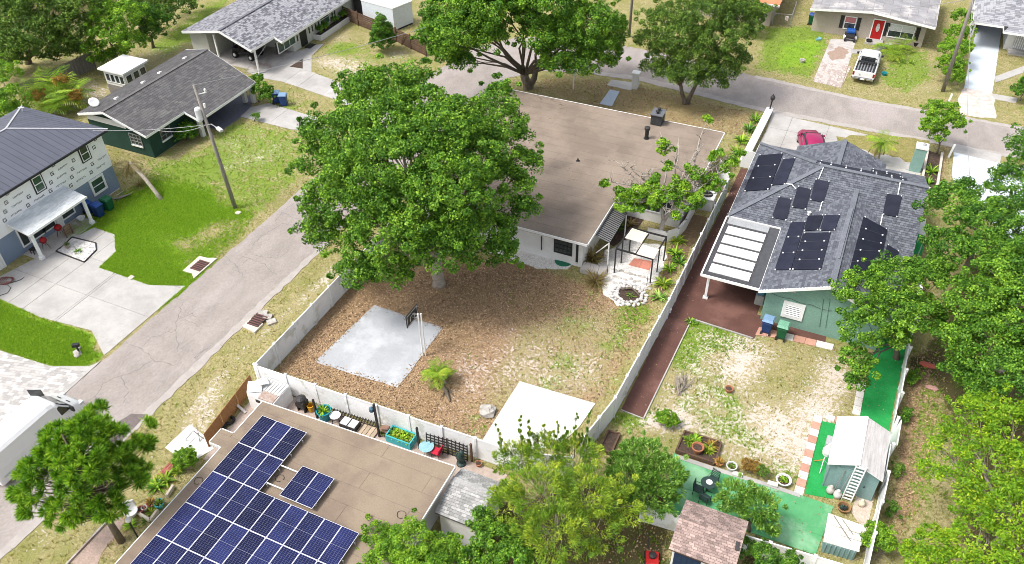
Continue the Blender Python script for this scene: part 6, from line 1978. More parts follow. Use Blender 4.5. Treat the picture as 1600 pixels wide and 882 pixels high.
hp = B('hoop', MB().tube(ring, .014, 6, cap=False).beam((bxx, b0.y, 2.72), (bxx - .05, b0.y, 2.72), .1, .03), DARKSTEEL, t)
mb = MB()
for i in range(10):
    a_ = 2 * math.pi * i / 10
    for sg in (-1, 1):
        mb.tube([(bxx - .27 + .23 * math.cos(a_), b0.y + .23 * math.sin(a_), 2.72), (bxx - .27 + .13 * math.cos(a_ + sg * .5), b0.y + .13 * math.sin(a_ + sg * .5), 2.35)], .006, 3)
B('net', mb, WHITE, hp)

# ------------------------------------------------------------------ plants: blades and fronds
def blade_mesh(name, base, dirs, L, W, tone, droop=.5, seg=4, v=.12):
    """Arching blades from `base` points; each a strip of seg quads, folded along its midrib."""
    n = len(base)
    co, fc, tn = [], [], []
    for i in range(n):
        d = dirs[i] / np.linalg.norm(dirs[i])
        h = np.array([d[0], d[1], 0]); hl = np.linalg.norm(h) + 1e-6
        h = h / hl
        s = np.array([-h[1], h[0], 0])
        p = np.array(base[i], float)
        o = len(co)
        el = math.atan2(d[2], hl)
        for k in range(seg + 1):
            f = k / seg
            w = W[i] * (math.sin(math.pi * min(1, .12 + f * .88)) ** .8) * .5 + .002
            co += [p - s * w, p + s * w]
            e2 = el - droop * f * 2.0
            p = p + (h * math.cos(e2) + np.array([0, 0, 1]) * math.sin(e2)) * L[i] / seg
        for k in range(seg):
            a = o + 2 * k
            fc.append((a, a + 1, a + 3, a + 2)); tn.append(tone[i])
    me = np_mesh(name, np.array(co), np.array(fc), 4)
    a = me.attributes.new('tone', 'FLOAT', 'FACE')
    a.data.foreach_set('value', np.clip(np.array(tn), 0, 1).astype(np.float32))
    return me


def plant(label, at, mat, n=40, L=.6, W=.06, up=.6, droop=.5, cat='plant', name='plant', group=None, spread=.12, seed=0):
    rg = np.random.default_rng(seed + 500)
    th = rg.uniform(0, 2 * math.pi, n)
    el = rg.uniform(.1, 1.3, n) * up + .25
    d = np.stack([np.cos(th) * np.cos(el), np.sin(th) * np.cos(el), np.sin(el)], -1)
    bs = np.stack([np.cos(th) * spread * rg.uniform(0, 1, n), np.sin(th) * spread * rg.uniform(0, 1, n), np.zeros(n)], -1)
    me = blade_mesh('leaves', bs, d, L * rg.uniform(.6, 1.15, n), W * rg.uniform(.7, 1.3, n), rg.uniform(0, 1, n), droop)
    o = link(name, me, mat)
    o.location = at
    return tag(o, label, cat, group)


def palm(label, foot, head, nf, L, mat, trunk=.12, droop=.55, seed=0, bark=PALEBARK, dead=0, cat='palm tree', up=(0.0, 1.2), leaflets=16):
    rg = np.random.default_rng(seed + 900)
    t = E('palm', label, cat, foot)
    foot, head = Vector(foot), Vector(head)
    mid = foot.lerp(head, .5) + Vector((0, 0, .08 * (head - foot).length))
    B('trunk', MB().tube([foot - Vector((0, 0, .08)), foot + (mid - foot) * .3, mid, head], [trunk * 1.25, trunk, trunk * .9, trunk * .8], 8), bark, t, smooth=True)
    for kind, cnt, mm in (('frond', nf, mat), ('dead_frond', dead, G_DRYP)):
        for i in range(cnt):
            th = 2 * math.pi * (i + rg.uniform(-.3, .3)) / max(1, cnt)
            el = rg.uniform(*up) if kind == 'frond' else rg.uniform(-.9, -.3)
            l = L * rg.uniform(.8, 1.1)
            h = np.array([math.cos(th), math.sin(th), 0]); s = np.array([-h[1], h[0], 0])
            p = np.array(head) - np.array(foot)
            bs, ds, ls, ws = [], [], [], []
            rach = [p.copy()]
            for k in range(leaflets):
                f = (k + 1) / leaflets
                e2 = el - droop * 1.9 * f
                tdir = h * math.cos(e2) + np.array([0, 0, 1]) * math.sin(e2)
                p = p + tdir * l / leaflets
                rach.append(p.copy())
                ll = l * .34 * math.sin(math.pi * (.15 + .8 * f)) + .03
                for sg in (-1, 1):
                    bs.append(p.copy()); ds.append(s * sg * .85 + tdir * .55 + np.array([0, 0, -.18])); ls.append(ll); ws.append(max(.035, l * .035))
            me = blade_mesh(kind, bs, np.array(ds), ls, ws, rg.uniform(0, .45) + rg.uniform(0, .5, len(bs)), .3, seg=2)
            fr = link(kind, me, mm, t)
            B('rachis', MB().tube([Vector(foot) + Vector(q) for q in rach[::3]], .018, 4), mm, fr)
    return t


palm('small leaning palm with yellowing fronds in the leafy yard', P(697, 600), P(684, 584, .75), 18, 1.15, G_PALM, .07, seed=1, dead=3)
B('dead_stump', MB().tube([P(690, 600), P(697, 612, .15), P(703, 628, .1)], [.1, .12, .04], 7).tube([P(697, 606), P(690, 622, .1)], [.06, .02], 5).tube([P(699, 608), P(708, 618, .2)], [.05, .02], 5), BARK, None, 'grey dead stump at the foot of the small palm', 'stump')
palm('young palm with drooping dry fronds at the edge of the forecourt', P(1371, 256), P(1378, 222, 1.9), 13, 1.35, G_PALM, .08, seed=2, dead=5)
t = palm('bent palm trunk with dry hanging fronds by the two-storey house', P(252, 312), P(203, 255, 2.2), 7, 1.1, G_DRYP, .16, seed=3, dead=6, up=(-.4, .6), bark=PALEBARK)
for i, (q, lb) in enumerate((((1385, 80), 'leftmost yellow green palm clump in front of the tan house'), ((1411, 78), 'yellow green palm clump below the wide window'), ((1398, 92), 'nearest yellow green palm clump beside the pickup'))):
    palm(lb, P(*q), P(q[0], q[1] - 6, .5), 18, 1.35, G_PALM, .07, seed=10 + i, up=(.1, 1.25), droop=.55, cat='palm', leaflets=13)
for i, (q, hz, lb) in enumerate((((75, 165), 1.4, 'left clump of the yellowing palms behind the metal roof'), ((95, 160), 1.7, 'middle clump of the yellowing palms behind the metal roof'), ((118, 170), 1.2, 'right clump of the yellowing palms behind the metal roof'), ((88, 182), 1.0, 'nearest clump of the yellowing palms behind the metal roof'))):
    g_ = P(*q)
    palm(lb, g_, g_ + Vector((0, 0, hz)), 22, 2.3, G_PALM if i != 2 else G_OLIVE, .07, seed=20 + i, up=(.2, 1.3), droop=.6, cat='palm', leaflets=13)
tree('rust coloured flowering shrub among the yellowing palms', P(100, 150), [(95, 126, 2.6, 12), (58, 152, 1.8, 12), (118, 150, 1.6, 12)], G_RUST, leaf=.2, m=45, clump=.4, trunk=.05, seed=60, cat='shrub', name='shrub')
# beds by the pergola
for i, (q, n_, L_x, W_x, mt, up_, lb) in enumerate((
    ((926, 408), 150, 1.25, .04, G_DRYP, .95, 'dry tall grass clump at the corner of the white house'), ((930, 442), 150, 1.1, .04, G_DRYP, .8, 'dry brown grass clump at the edge of the leafy yard'),
    ((1036, 446), 60, .75, .1, G_PALM, .8, 'yellow leaved clump at the right corner of the pergola'), ((1030, 466), 60, .6, .08, G_CITRUS, .7, 'grey green clump nearest the white fence bend'),
    ((1060, 378), 50, .7, .09, G_PALM, .8, 'spiky plant with yellow tips uphill along the fence bed'), ((1055, 398), 60, .7, .08, G_BRIGHT, .8, 'bright spiky plant in the middle of the fence bed'), ((1062, 412), 60, .7, .05, G_DARK, .8, 'dark tufted plant in the fence bed'), ((1046, 422), 50, .6, .08, G_BRIGHT, .8, 'green strappy plant behind the yellow clump'),
    ((966, 356), 60, .7, .05, G_DARK, .9, 'dark fern clump by the porch roof'), ((985, 352), 40, .6, .06, G_DRYP, .9, 'brownish tuft left of the white garden wall'),
    ((1080, 505), 60, .4, .035, G_BRIGHT, .9, 'grass tuft at the corner of the brown path'),
    ((1158, 222), 60, .9, .08, G_BRIGHT, .8, 'broad leaved plant in the dark bed along the white wall, lower'), ((1170, 205), 60, .9, .08, G_DARK, .8, 'broad leaved plant in the dark bed along the white wall, middle'), ((1180, 190), 50, .8, .07, G_BRIGHT, .8, 'broad leaved plant in the dark bed along the white wall, upper'), ((1150, 240), 60, .9, .08, G_PALM, .8, 'pale spiky plant at the top of the long white fence'),
    ((1432, 285), 40, .7, .07, G_BRIGHT, .9, 'low green plant at the corner of the slate roof'), ((1455, 270), 50, .8, .08, G_BRIGHT, .9, 'green plant inside the white timber bed'), ((1450, 288), 50, .6, .07, G_DARK, .9, 'dark plant inside the white timber bed'),
    ((258, 752), 50, .6, .09, G_PALM, .7, 'strappy bromeliad beside the bottom house, upper'), ((245, 762), 60, .6, .09, G_BRIGHT, .7, 'strappy bromeliad beside the bottom house, lower'), ((278, 738), 50, .45, .06, G_PALM, .8, 'small leafy plant below the clipped bush'),
    ((237, 800), 40, .35, .07, G_PALM, .8, 'bright plant in the pale planter below the pine'), ((205, 822), 60, .4, .04, G_BRIGHT, .8, 'low green ground plant at the pine foot'), ((230, 815), 40, .35, .04, G_OAK2, .8, 'low dark plant beside the lamp'),
    ((123, 395), 60, .38, .03, G_DARK, .9, 'dark green tuft in the white rock bed'), ((220, 290), 50, .8, .04, G_DRYP, .8, 'dry hanging plant at the house corner by the palm'),
    ((985, 463), 40, .3, .05, G_OAK2, .9, 'small plants inside the stone ring'), ((1425, 100), 40, .5, .03, G_BRIGHT, .9, 'weedy tuft right of the palm clumps'))):
    plant(lb, P(*q), mt, n_, L_x, W_x, up_, seed=i)

# stone ring
c = P(983, 462)
t = E('stone_ring', 'ring of white stones around a small planted hollow', 'stone ring', c)
B('soil', MB().prism([(c.x + .8 * math.cos(a_), c.y + .68 * math.sin(a_)) for a_ in np.linspace(0, 2 * math.pi, 18)[:-1]], -.02, .03), SOIL, t)
WST = M('white_stone', (.62, .60, .58), (.45, .43, .41), scale=5, rough=.95, rnd=.15)
rg = random.Random(4)
for k in range(44):
    a_ = 2 * math.pi * k / 22
    rr0 = (.85 if k < 22 else 1.12) + rg.uniform(-.08, .08)
    B('stone', MB().rock((c.x + rr0 * math.cos(a_ + .1 * (k // 22)), c.y + rr0 * .86 * math.sin(a_ + .1 * (k // 22)), .1), (rg.uniform(.1, .17), rg.uniform(.09, .15), rg.uniform(.08, .14)), k), WST, t)
B('driftwood', MB().tube([(c.x - .6, c.y + .3, .1), (c.x, c.y + .5, .25), (c.x + .6, c.y + .2, .1)], [.08, .07, .03], 6), BARK, t)
for k in range(26):
    pass
st = E('stepping_stones', 'rows of flat grey stones set in the gravel before the pergola', 'stepping stones', P(985, 428))
for k in range(26):
    q = P(962 + (k % 9) * 7.5 + rg.uniform(-2, 2), 424 + (k // 9) * 9 + (k % 9) * 1.6 + rg.uniform(-2, 2))
    B('stone', MB().rock((q.x, q.y, .03), (rg.uniform(.12, .2), rg.uniform(.1, .15), .035), 90 + k), ROCK, st)
B('yard_rock', MB().rock((*P(762, 645).xy, .16), (.48, .42, .3), 3, 9, 7), ROCK, None, 'pale rounded boulder lying on the leafy yard near the white slab', 'rock')
B('green_tarp', MB().lathe([(.62, 0), (.6, .06), (.3, .09), (.02, .1)], P(881, 408) + Vector((0, 0, .012)), 18), M('green_tarp', (.01, .16, .09), (.015, .12, .07), rough=.5), None, 'dark green round cover against the white house wall', 'cover')
o_ = E('garden_ornament', 'pale grey garden ornament on a pedestal left of the pergola', 'ornament', P(947, 408))
q = P(947, 408)
B('pedestal', MB().lathe([(.2, 0), (.2, .08), (.12, .14), (.12, .4), (.2, .46)], q, 10), ROCK, o_)
B('figure', MB().rock((q.x, q.y, .7), (.2, .16, .26), 8).rock((q.x + .1, q.y - .1, .98), (.13, .12, .14), 9), ROCK, o_, smooth=True)
# pergola
t = E('pergola', 'black framed pergola with two cream canopy panels', 'pergola', P(1000, 410))
def zq(x, y): return (880 + x / 4.408, 280 + y / 4.41)
zt_ = 2.0
cor_ = [P(*zq(365, 480), zt_), P(*zq(618, 552), zt_), P(*zq(712, 400), zt_), P(*zq(470, 338), zt_)]
for p in cor_:
    B('post', MB().bx(p.x - .04, p.x + .04, p.y - .04, p.y + .04, 0, zt_ - .05), BLACK, t)
for p in (cor_[3].lerp(cor_[0], .55), cor_[2].lerp(cor_[1], .5)):
    B('post', MB().bx(p.x - .035, p.x + .035, p.y - .035, p.y + .035, 0, zt_ - .05), BLACK, t)
for i in range(4):
    B('beam', MB().beam(cor_[i], cor_[(i + 1) % 4], .08, .1), BLACK, t)
B('beam', MB().beam(P(*zq(590, 380), zt_ + .01), P(*zq(500, 515), zt_ + .01), .06, .06), BLACK, t)
CANV = M('cream_canvas', (.66, .58, .50), (.6, .52, .45), scale=1.5, rough=.9)
for qs in ([(475, 338), (585, 374), (540, 440), (425, 405)], [(545, 450), (662, 486), (625, 550), (505, 515)]):
    B('canopy', MB().slab(ccw([P(*zq(*q_), zt_ + .1) for q_ in qs]), .03), CANV, t)
for qs, lb in (((582, 650, 575, 740), 'thin black garden stake before the salmon slab'), ((305, 570, 303, 660), 'thin grey stake left of the pergola')):
    a_, b_ = P(*zq(qs[2], qs[3])), None
    B('garden_stake', MB().tube([a_, a_ + Vector((0, 0, .85))], .02), BLACK, None, lb, 'stake')

# ------------------------------------------------------------------ half bare tree
rr = random.Random(21)
hb = P(1030, 372)
t = E('half_bare_tree', 'half bare tree with pale twisted branches over the white house', 'tree', hb)
mb = MB()
tips = [(1000, 318, 3.6), (975, 300, 4.0), (1040, 300, 4.2), (1085, 300, 4.0), (1075, 320, 3.4), (1115, 285, 4.2), (1038, 228, 5.6), (1105, 186, 6.4), (945, 283, 4.8), (1140, 262, 4.4), (1120, 250, 4.8), (1080, 262, 5.0), (1095, 275, 4.8), (1055, 340, 3.0), (960, 320, 3.6), (1130, 300, 3.6), (960, 250, 5.4), (1060, 215, 6.2), (1010, 265, 5.2), (1000, 290, 4.2), (1150, 240, 4.6), (1090, 230, 5.4), (1020, 310, 4.0), (985, 262, 5.0), (1040, 335, 3.2)]
f0 = hb + Vector((.15, .1, 1.5))
f1 = hb + Vector((-.3, .5, 2.6)); f2 = hb + Vector((.7, .7, 2.8))
mb.tube([hb - Vector((0, 0, .1)), hb + Vector((.05, 0, .7)), f0], [.26, .19, .16], 9)
mb.tube([f0 - Vector((0, 0, .1)), f1], [.14, .1], 7); mb.tube([f0 - Vector((0, 0, .1)), f2], [.14, .1], 7)
lf = []
for i, (x_, y_, z_) in enumerate(tips):
    e = P(x_, y_, z_)
    s = f1 if (e - f1).length < (e - f2).length else f2
    m1 = s.lerp(e, .4) + Vector((rr.uniform(-.3, .3), rr.uniform(-.3, .3), rr.uniform(0, .4)))
    m2 = s.lerp(e, .72) + Vector((rr.uniform(-.25, .25), rr.uniform(-.25, .25), rr.uniform(-.1, .3)))
    mb.tube([s, m1, m2, e], [.085, .055, .035, .012], 5)
    for k in range(11):
        a_ = m1.lerp(e, rr.random())
        b_ = a_ + Vector((rr.uniform(-.7, .7), rr.uniform(-.7, .7), rr.uniform(-.1, .7)))
        mb.tube([a_, a_.lerp(b_, .5) + Vector((rr.uniform(-.08, .08), rr.uniform(-.08, .08), .06)), b_], [.032, .022, .008], 4)
        c_ = a_.lerp(b_, .6)
        mb.tube([c_, c_ + Vector((rr.uniform(-.35, .35), rr.uniform(-.35, .35), rr.uniform(0, .35)))], [.02, .007], 3)
B('trunk', mb, M('bleached_bark', (.45, .4, .35), (.3, .26, .22), scale=7, rough=.9), t, smooth=True)
C, O, R = [], [], []
rgn = np.random.default_rng(77)
for (x_, y_, z_, rpx, n_) in [(1005, 312, 3.7, 30, 40), (975, 305, 3.8, 18, 18), (1040, 305, 4.0, 18, 18), (1080, 312, 3.6, 24, 30), (1110, 285, 4.1, 20, 22), (1060, 290, 4.2, 18, 14), (1025, 280, 4.6, 14, 9), (1040, 228, 5.6, 14, 10), (1105, 186, 6.3, 8, 4), (945, 284, 4.7, 10, 6), (1140, 262, 4.3, 18, 14), (1120, 245, 4.7, 15, 9), (1085, 268, 4.8, 15, 9), (1055, 340, 3.0, 10, 6), (1045, 262, 5.0, 8, 4), (1155, 240, 4.4, 10, 6), (965, 325, 3.4, 8, 4)]:
    c_ = P(x_, y_, z_); r_ = rpx / ppm(c_)
    d = unit(rgn.normal(size=(n_, 3)))
    C.append(np.array(c_) + d * r_ * rgn.uniform(.3, 1, (n_, 1)) * np.array([1, 1, .7])); O.append(d); R.append(rgn.uniform(.16, .30, n_))
C, O, R = np.concatenate(C), np.concatenate(O), np.concatenate(R)
pos, nrm, idx = clump_leaves(C, O, 64, R * 1.2, rgn)
ct = rgn.uniform(.1, .9, len(C))
me = leaf_mesh('crown', pos - np.array(hb), nrm, .2 * rgn.uniform(.7, 1.3, len(pos)), .1, ct[idx] * .6 + rgn.uniform(0, .4, len(pos)), rg=rgn)
link('crown', me, G_BRIGHT, t)

# ------------------------------------------------------------------ pine at the lower left: tufts of needles at branch ends
pb = P(190, 846)
t = E('pine_tree', 'long needled pine with bright tufts at the lower left', 'tree', pb)
rgn = np.random.default_rng(55)
T = []
for (x_, y_, z_, r_, n_) in [(a_, b_, c_, d_, max(4, int(e_ * .82))) for a_, b_, c_, d_, e_ in [(140, 665, 7.0, 38, 52), (92, 690, 6.2, 42, 54), (182, 688, 6.2, 42, 54), (62, 735, 5.2, 40, 46), (130, 725, 6.6, 52, 72), (200, 735, 5.0, 36, 40), (105, 785, 4.0, 40, 44), (168, 785, 4.0, 32, 32), (222, 690, 5.0, 20, 14), (45, 785, 3.6, 22, 16), (150, 640, 7.0, 20, 12), (30, 765, 4, 14, 8), (235, 655, 5, 10, 5)]]:
    c_ = np.array(P(x_, y_ + 6, z_)); r = .86 * r_ / ppm(c_)
    d = unit(rgn.normal(size=(n_, 3)))
    T.append(c_ + d * r * rgn.uniform(.35, 1, (n_, 1)) ** .6 * np.array([1, 1, .7]))
T = np.concatenate(T)
nn = 90
idx = np.repeat(np.arange(len(T)), nn)
axis0 = np.array([pb.x - .8, pb.y + .3, 0])
outd = T - np.array([pb.x - 1.0, pb.y + 1.0, 4.0])
outd = unit(outd + np.array([0, 0, 1.2]))
d = unit(rgn.normal(size=(len(idx), 3)) * .5 + outd[idx] * .7)
L_n = .40 * rgn.uniform(.7, 1.15, len(idx))
pos = T[idx] + d * (L_n * .5)[:, None]
nrm = unit(np.cross(d, rgn.normal(size=(len(idx), 3))))
ct = rgn.uniform(.1, .9, len(T))
me = leaf_mesh('crown', pos - np.array(pb), nrm, L_n, .045, ct[idx] * .4 + rgn.uniform(0, .6, len(idx)), axis=d, rg=rgn, fold=.05)
link('crown', me, G_PINE, t)
mb = MB()
tp = pb + Vector((-.6, .3, 7.3))
spine = [pb - Vector((0, 0, .1)), pb + Vector((-.1, 0, 1.5)), pb + Vector((-.35, .15, 4)), tp]
mb.tube(spine, [.2, .15, .1, .03], 8)
for p in T[::1]:
    p = Vector(p)
    z = max(1.2, p.z - 1.0 - .3 * (p - tp).length * .5)
    f = min(.98, z / 7.3)
    s = pb.lerp(tp, f)
    m = s.lerp(p, .55) + Vector((0, 0, -.12))
    mb.tube([s, m, p], [.035, .02, .01], 4)
B('trunk', mb, BARK, t, smooth=True)

# ------------------------------------------------------------------ vehicles
CARW = M('white_car_paint', (.74, .74, .74), (.70, .70, .70), scale=.7, rough=.3, spec=.5, fine=.02)
CARR = M('crimson_car_paint', (.30, .014, .085), (.26, .012, .07), scale=.7, rough=.25, spec=.5, fine=.02)
CARG = M('car_glass', (.015, .02, .022), (.03, .035, .04), scale=1, rough=.06, spec=.7, fine=0)
CHROME = M('chrome', (.55, .55, .56), None, rough=.2, metal=.9)
TAIL = M('tail_lamp', (.35, .01, .01), None, rough=.25)


def shell(rings, mat=None):
    """Loft closed rings (same vertex count) into a capped shell."""
    mb = MB()
    n = len(rings[0])
    for r in rings: mb.v += [tuple(p) for p in r]
    for i in range(len(rings) - 1):
        for k in range(n):
            a, b = i * n + k, i * n + (k + 1) % n
            mb.f.append((a, b, b + n, a + n))
    mb.f.append(tuple(range(n - 1, -1, -1)))
    e = (len(rings) - 1) * n
    mb.f.append(tuple(range(e, e + n)))
    return mb


def section(y, z0, z1, w, tuck=.0, r=.12):
    """Cross-section of a body at length y: rounded upper corners, sides tucked in by `tuck` at the top."""
    return [(-w + .06, y, z0), (-w, y, z0 + .12), (-w, y, (z0 + z1) * .5), (-w + tuck + .0, y, z1 - r), (-w + tuck + r, y, z1),
            (w - tuck - r, y, z1), (w - tuck, y, z1 - r), (w, y, (z0 + z1) * .5), (w, y, z0 + .12), (w - .06, y, z0)]


def wheels(t, ys, half, r=.36, wd=.24):
    for y in ys:
        for s in (-1, 1):
            w = B('wheel', MB().tube([(s * (half - wd), y, r), (s * half, y, r)], r, 20), RUBBER, t, bevel=.03)
            B('rim', MB().tube([(s * (half - .02), y, r), (s * (half + .012), y, r)], r * .6, 14), STEEL, w)


# pickup: nose up the street, tailgate to the road
tr = E('pickup_truck', 'white pickup truck with an open bed parked on the grass', 'pickup truck', (-.62, 77.55, 0), None, -.02, local=True)
hw = .96
B('body', shell([section(-2.7, .55, 1.08, hw - .02, .02, .04), section(-2.62, .45, 1.12, hw, .02, .05), section(-.62, .45, 1.12, hw, .02, .05)]), CARW, tr)
B('body', shell([section(-.6, .42, 1.12, hw, .03, .06), section(1.1, .42, 1.12, hw, .04, .08), section(2.3, .45, 1.06, hw - .02, .08, .12), section(2.62, .5, .98, hw - .1, .1, .12)]), CARW, tr)
B('cab', shell([section(-.58, 1.1, 1.72, hw - .06, .12, .12), section(-.45, 1.1, 1.8, hw - .05, .14, .14), section(.55, 1.1, 1.8, hw - .05, .14, .14), section(1.2, 1.08, 1.14, hw - .08, .1, .04)]), CARW, tr)
B('bed', MB().bx(-.78, .78, -2.55, -.68, 1.124, 1.13), BLACK, tr)
bedm = MB().bx(-.82, -.76, -2.6, -.64, 1.12, 1.16).bx(.76, .82, -2.6, -.64, 1.12, 1.16)
B('bed_rail', bedm, BLACK, tr)
for i in range(6):
    B('bed_rib', MB().bx(-.66 + i * .24, -.56 + i * .24, -2.5, -.75, 1.131, 1.142), STEEL, tr)
B('rear_window', shell([[(-.62, -.6, 1.22), (.62, -.6, 1.22), (.58, -.585, 1.62), (-.58, -.585, 1.62)], [(-.62, -.57, 1.22), (.62, -.57, 1.22), (.58, -.55, 1.62), (-.58, -.55, 1.62)]]), CARG, tr)
B('windscreen', MB().add([(-.72, 1.17, 1.17), (.72, 1.17, 1.17), (.66, .6, 1.76), (-.66, .6, 1.76), (-.72, 1.12, 1.15), (.72, 1.12, 1.15), (.66, .55, 1.74), (-.66, .55, 1.74)], [(0, 1, 2, 3), (4, 7, 6, 5), (0, 4, 5, 1), (1, 5, 6, 2), (2, 6, 7, 3), (3, 7, 4, 0)]), CARG, tr)
for s in (-1, 1):
    x = s * (hw - .055)
    B('side_window', MB().add([(x + s * .012, -.35, 1.2), (x + s * .012, .85, 1.2), (x - s * .11, .45, 1.68), (x - s * .11, -.3, 1.68), (x - s * .04, -.35, 1.2), (x - s * .04, .85, 1.2), (x - s * .16, .45, 1.68), (x - s * .16, -.3, 1.68)], [(0, 1, 2, 3), (7, 6, 5, 4), (0, 4, 5, 1), (1, 5, 6, 2), (2, 6, 7, 3), (3, 7, 4, 0)]), CARG, tr)
    B('mirror', MB().box((s * (hw + .1), .95, 1.22), (.2, .1, .18)), BLACK, tr)
    B('tail_lamp', MB().box((s * .86, -2.71, .88), (.16, .04, .3)), TAIL, tr)
B('roll_bar', MB().tube([(-.76, -.8, 1.13), (-.74, -.8, 1.6), (.74, -.8, 1.6), (.76, -.8, 1.13)], .035), BLACK, tr)
B('rack_bar', MB().beam((-.76, -1.1, 1.36), (.76, -1.1, 1.36), .3, .06), BLACK, tr)
B('tailgate', MB().bx(-.76, .76, -2.735, -2.7, .62, 1.1), CARW, tr)
B('emblem', MB().lathe([(.08, 0), (.08, .01)], (-.35, -2.75, .9), 14), STEEL, tr)
B('bumper', MB().bx(-.9, .9, -2.86, -2.72, .42, .58), CHROME, tr, bevel=.02)
B('number_plate', MB().bx(-.16, .16, -2.875, -2.86, .44, .57), WHITE, tr)
B('hitch', MB().tube([(0, -2.86, .42), (0, -3.0, .42), (0, -3.0, .5)], .03), BLACK, tr)
for s in (-.3, .3): B('hitch_lamp', MB().lathe([(.07, 0), (.07, .06)], (s, -2.9, .44), 10), BLACK, tr)
wheels(tr, (-1.75, 1.75), .97, .37)

# crimson car on the forecourt
t = E('parked_car', 'crimson hatchback parked on the pale forecourt behind the slate roof', 'car', (*P(1265, 240, 0).xy, 0), None, .3, local=True)
t.location = (*P(1269, 224, .7).xy, 0)
hw = .88
B('body', shell([section(-2.1, .3, .8, hw - .08, .06, .1), section(-1.95, .22, .92, hw, .05, .12), section(1.2, .22, .9, hw, .06, .12), section(1.95, .25, .78, hw - .06, .12, .14), section(2.1, .32, .66, hw - .16, .12, .12)]), CARR, t, smooth=True)
B('cabin', shell([section(-2.0, .86, .95, hw - .08, .06, .05), section(-1.6, .86, 1.42, hw - .06, .16, .16), section(-.2, .86, 1.5, hw - .05, .18, .18), section(.35, .86, 1.42, hw - .06, .18, .16), section(1.1, .84, .92, hw - .1, .08, .05)]), CARR, t, smooth=True)
B('rear_window', MB().add([(-.62, -1.99, 1.0), (.62, -1.99, 1.0), (.55, -1.69, 1.36), (-.55, -1.69, 1.36), (-.62, -1.9, .98), (.62, -1.9, .98), (.55, -1.62, 1.34), (-.55, -1.62, 1.34)], [(0, 1, 2, 3), (7, 6, 5, 4), (0, 4, 5, 1), (1, 5, 6, 2), (2, 6, 7, 3), (3, 7, 4, 0)]), CARG, t)
B('windscreen', MB().add([(-.64, 1.08, .96), (.64, 1.08, .96), (.56, .44, 1.41), (-.56, .44, 1.41), (-.64, 1.0, .92), (.64, 1.0, .92), (.56, .38, 1.38), (-.56, .38, 1.38)], [(0, 1, 2, 3), (7, 6, 5, 4), (0, 4, 5, 1), (1, 5, 6, 2), (2, 6, 7, 3), (3, 7, 4, 0)]), CARG, t)
for s in (-1, 1):
    x = s * (hw - .055)
    B('side_window', MB().add([(x + s * .012, -1.6, .96), (x + s * .012, .8, .96), (x - s * .125, .3, 1.36), (x - s * .125, -1.4, 1.34), (x - s * .05, -1.6, .96), (x - s * .05, .8, .96), (x - s * .18, .3, 1.36), (x - s * .18, -1.4, 1.34)], [(0, 1, 2, 3), (7, 6, 5, 4), (0, 4, 5, 1), (1, 5, 6, 2), (2, 6, 7, 3), (3, 7, 4, 0)]), CARG, t)
    B('tail_lamp', MB().box((s * .72, -2.06, .72), (.2, .06, .2)), TAIL, t)
    B('mirror', MB().box((s * (hw + .06), .72, .98), (.16, .08, .12)), CARR, t)
wheels(t, (-1.3, 1.3), .89, .31, .2)

# white high-roofed van on the street, partly behind the pine
t = E('panel_van', 'white high roofed panel van with an open front door behind the pine', 'van', (-35.4, 14.95, .02), None, .0, local=True)
hw = 1.0
B('body', shell([section(-3.0, .35, 2.35, hw - .03, .1, .12), section(-2.9, .3, 2.42, hw, .12, .16), section(1.0, .3, 2.42, hw, .12, .16), section(1.35, .3, 2.32, hw, .13, .18)]), CARW, t)
B('cab', shell([section(1.35, .3, 2.32, hw, .13, .18), section(1.55, .3, 2.2, hw, .16, .2), section(2.25, .3, 1.36, hw, .1, .12), section(2.75, .32, 1.12, hw - .06, .12, .14), section(3.0, .36, .84, hw - .18, .12, .12)]), CARW, t, smooth=True)
B('windscreen', MB().add([(-.82, 2.245, 1.39), (.82, 2.245, 1.39), (.72, 1.63, 2.13), (-.72, 1.63, 2.13), (-.82, 2.15, 1.36), (.82, 2.15, 1.36), (.72, 1.55, 2.09), (-.72, 1.55, 2.09)], [(0, 1, 2, 3), (7, 6, 5, 4), (0, 4, 5, 1), (1, 5, 6, 2), (2, 6, 7, 3), (3, 7, 4, 0)]), CARG, t)
for i in range(4):
    B('roof_rib', MB().bx(-.6 + i * .4 - .02, -.6 + i * .4 + .02, -2.6, .8, 2.42, 2.435), CARW, t)
for s in (-1, 1):
    x = s * (hw - .01)
    B('side_window', MB().add([(x + s * .02, 1.45, 1.4), (x + s * .02, 2.1, 1.4), (x - s * .1, 1.6, 1.95), (x - s * .1, 1.4, 1.95), (x - s * .05, 1.45, 1.4), (x - s * .05, 2.1, 1.4), (x - s * .16, 1.6, 1.95), (x - s * .16, 1.4, 1.95)], [(0, 1, 2, 3), (7, 6, 5, 4), (0, 4, 5, 1), (1, 5, 6, 2), (2, 6, 7, 3), (3, 7, 4, 0)]), CARG, t)
    B('headlight', MB().box((s * .72, 2.83, .95), (.26, .3, .16)), M('lamp_lens', (.6, .62, .62), None, rough=.1), t)
    B('mirror', MB().box((s * (hw + .16), 2.05, 1.45), (.26, .1, .36)), BLACK, t)
    B('side_moulding', MB().box((s * (hw + .005), -.6, .8), (.03, 4.2, .12)), M('moulding_grey', (.5, .52, .54), None), t)
dr = B('door', MB().beam((-hw, 2.1, .95), (-hw - .85, 1.75, .95), .06, 1.1), CARW, t, label='opened front door')
B('door_window', MB().beam((-hw - .05, 2.08, 1.75), (-hw - .8, 1.77, 1.7), .05, .5), CARG, dr)
B('bonnet_slot', MB().bx(-.5, -.2, 2.42, 2.47, 1.3, 1.315).bx(.2, .5, 2.42, 2.47, 1.3, 1.315), BLACK, t)
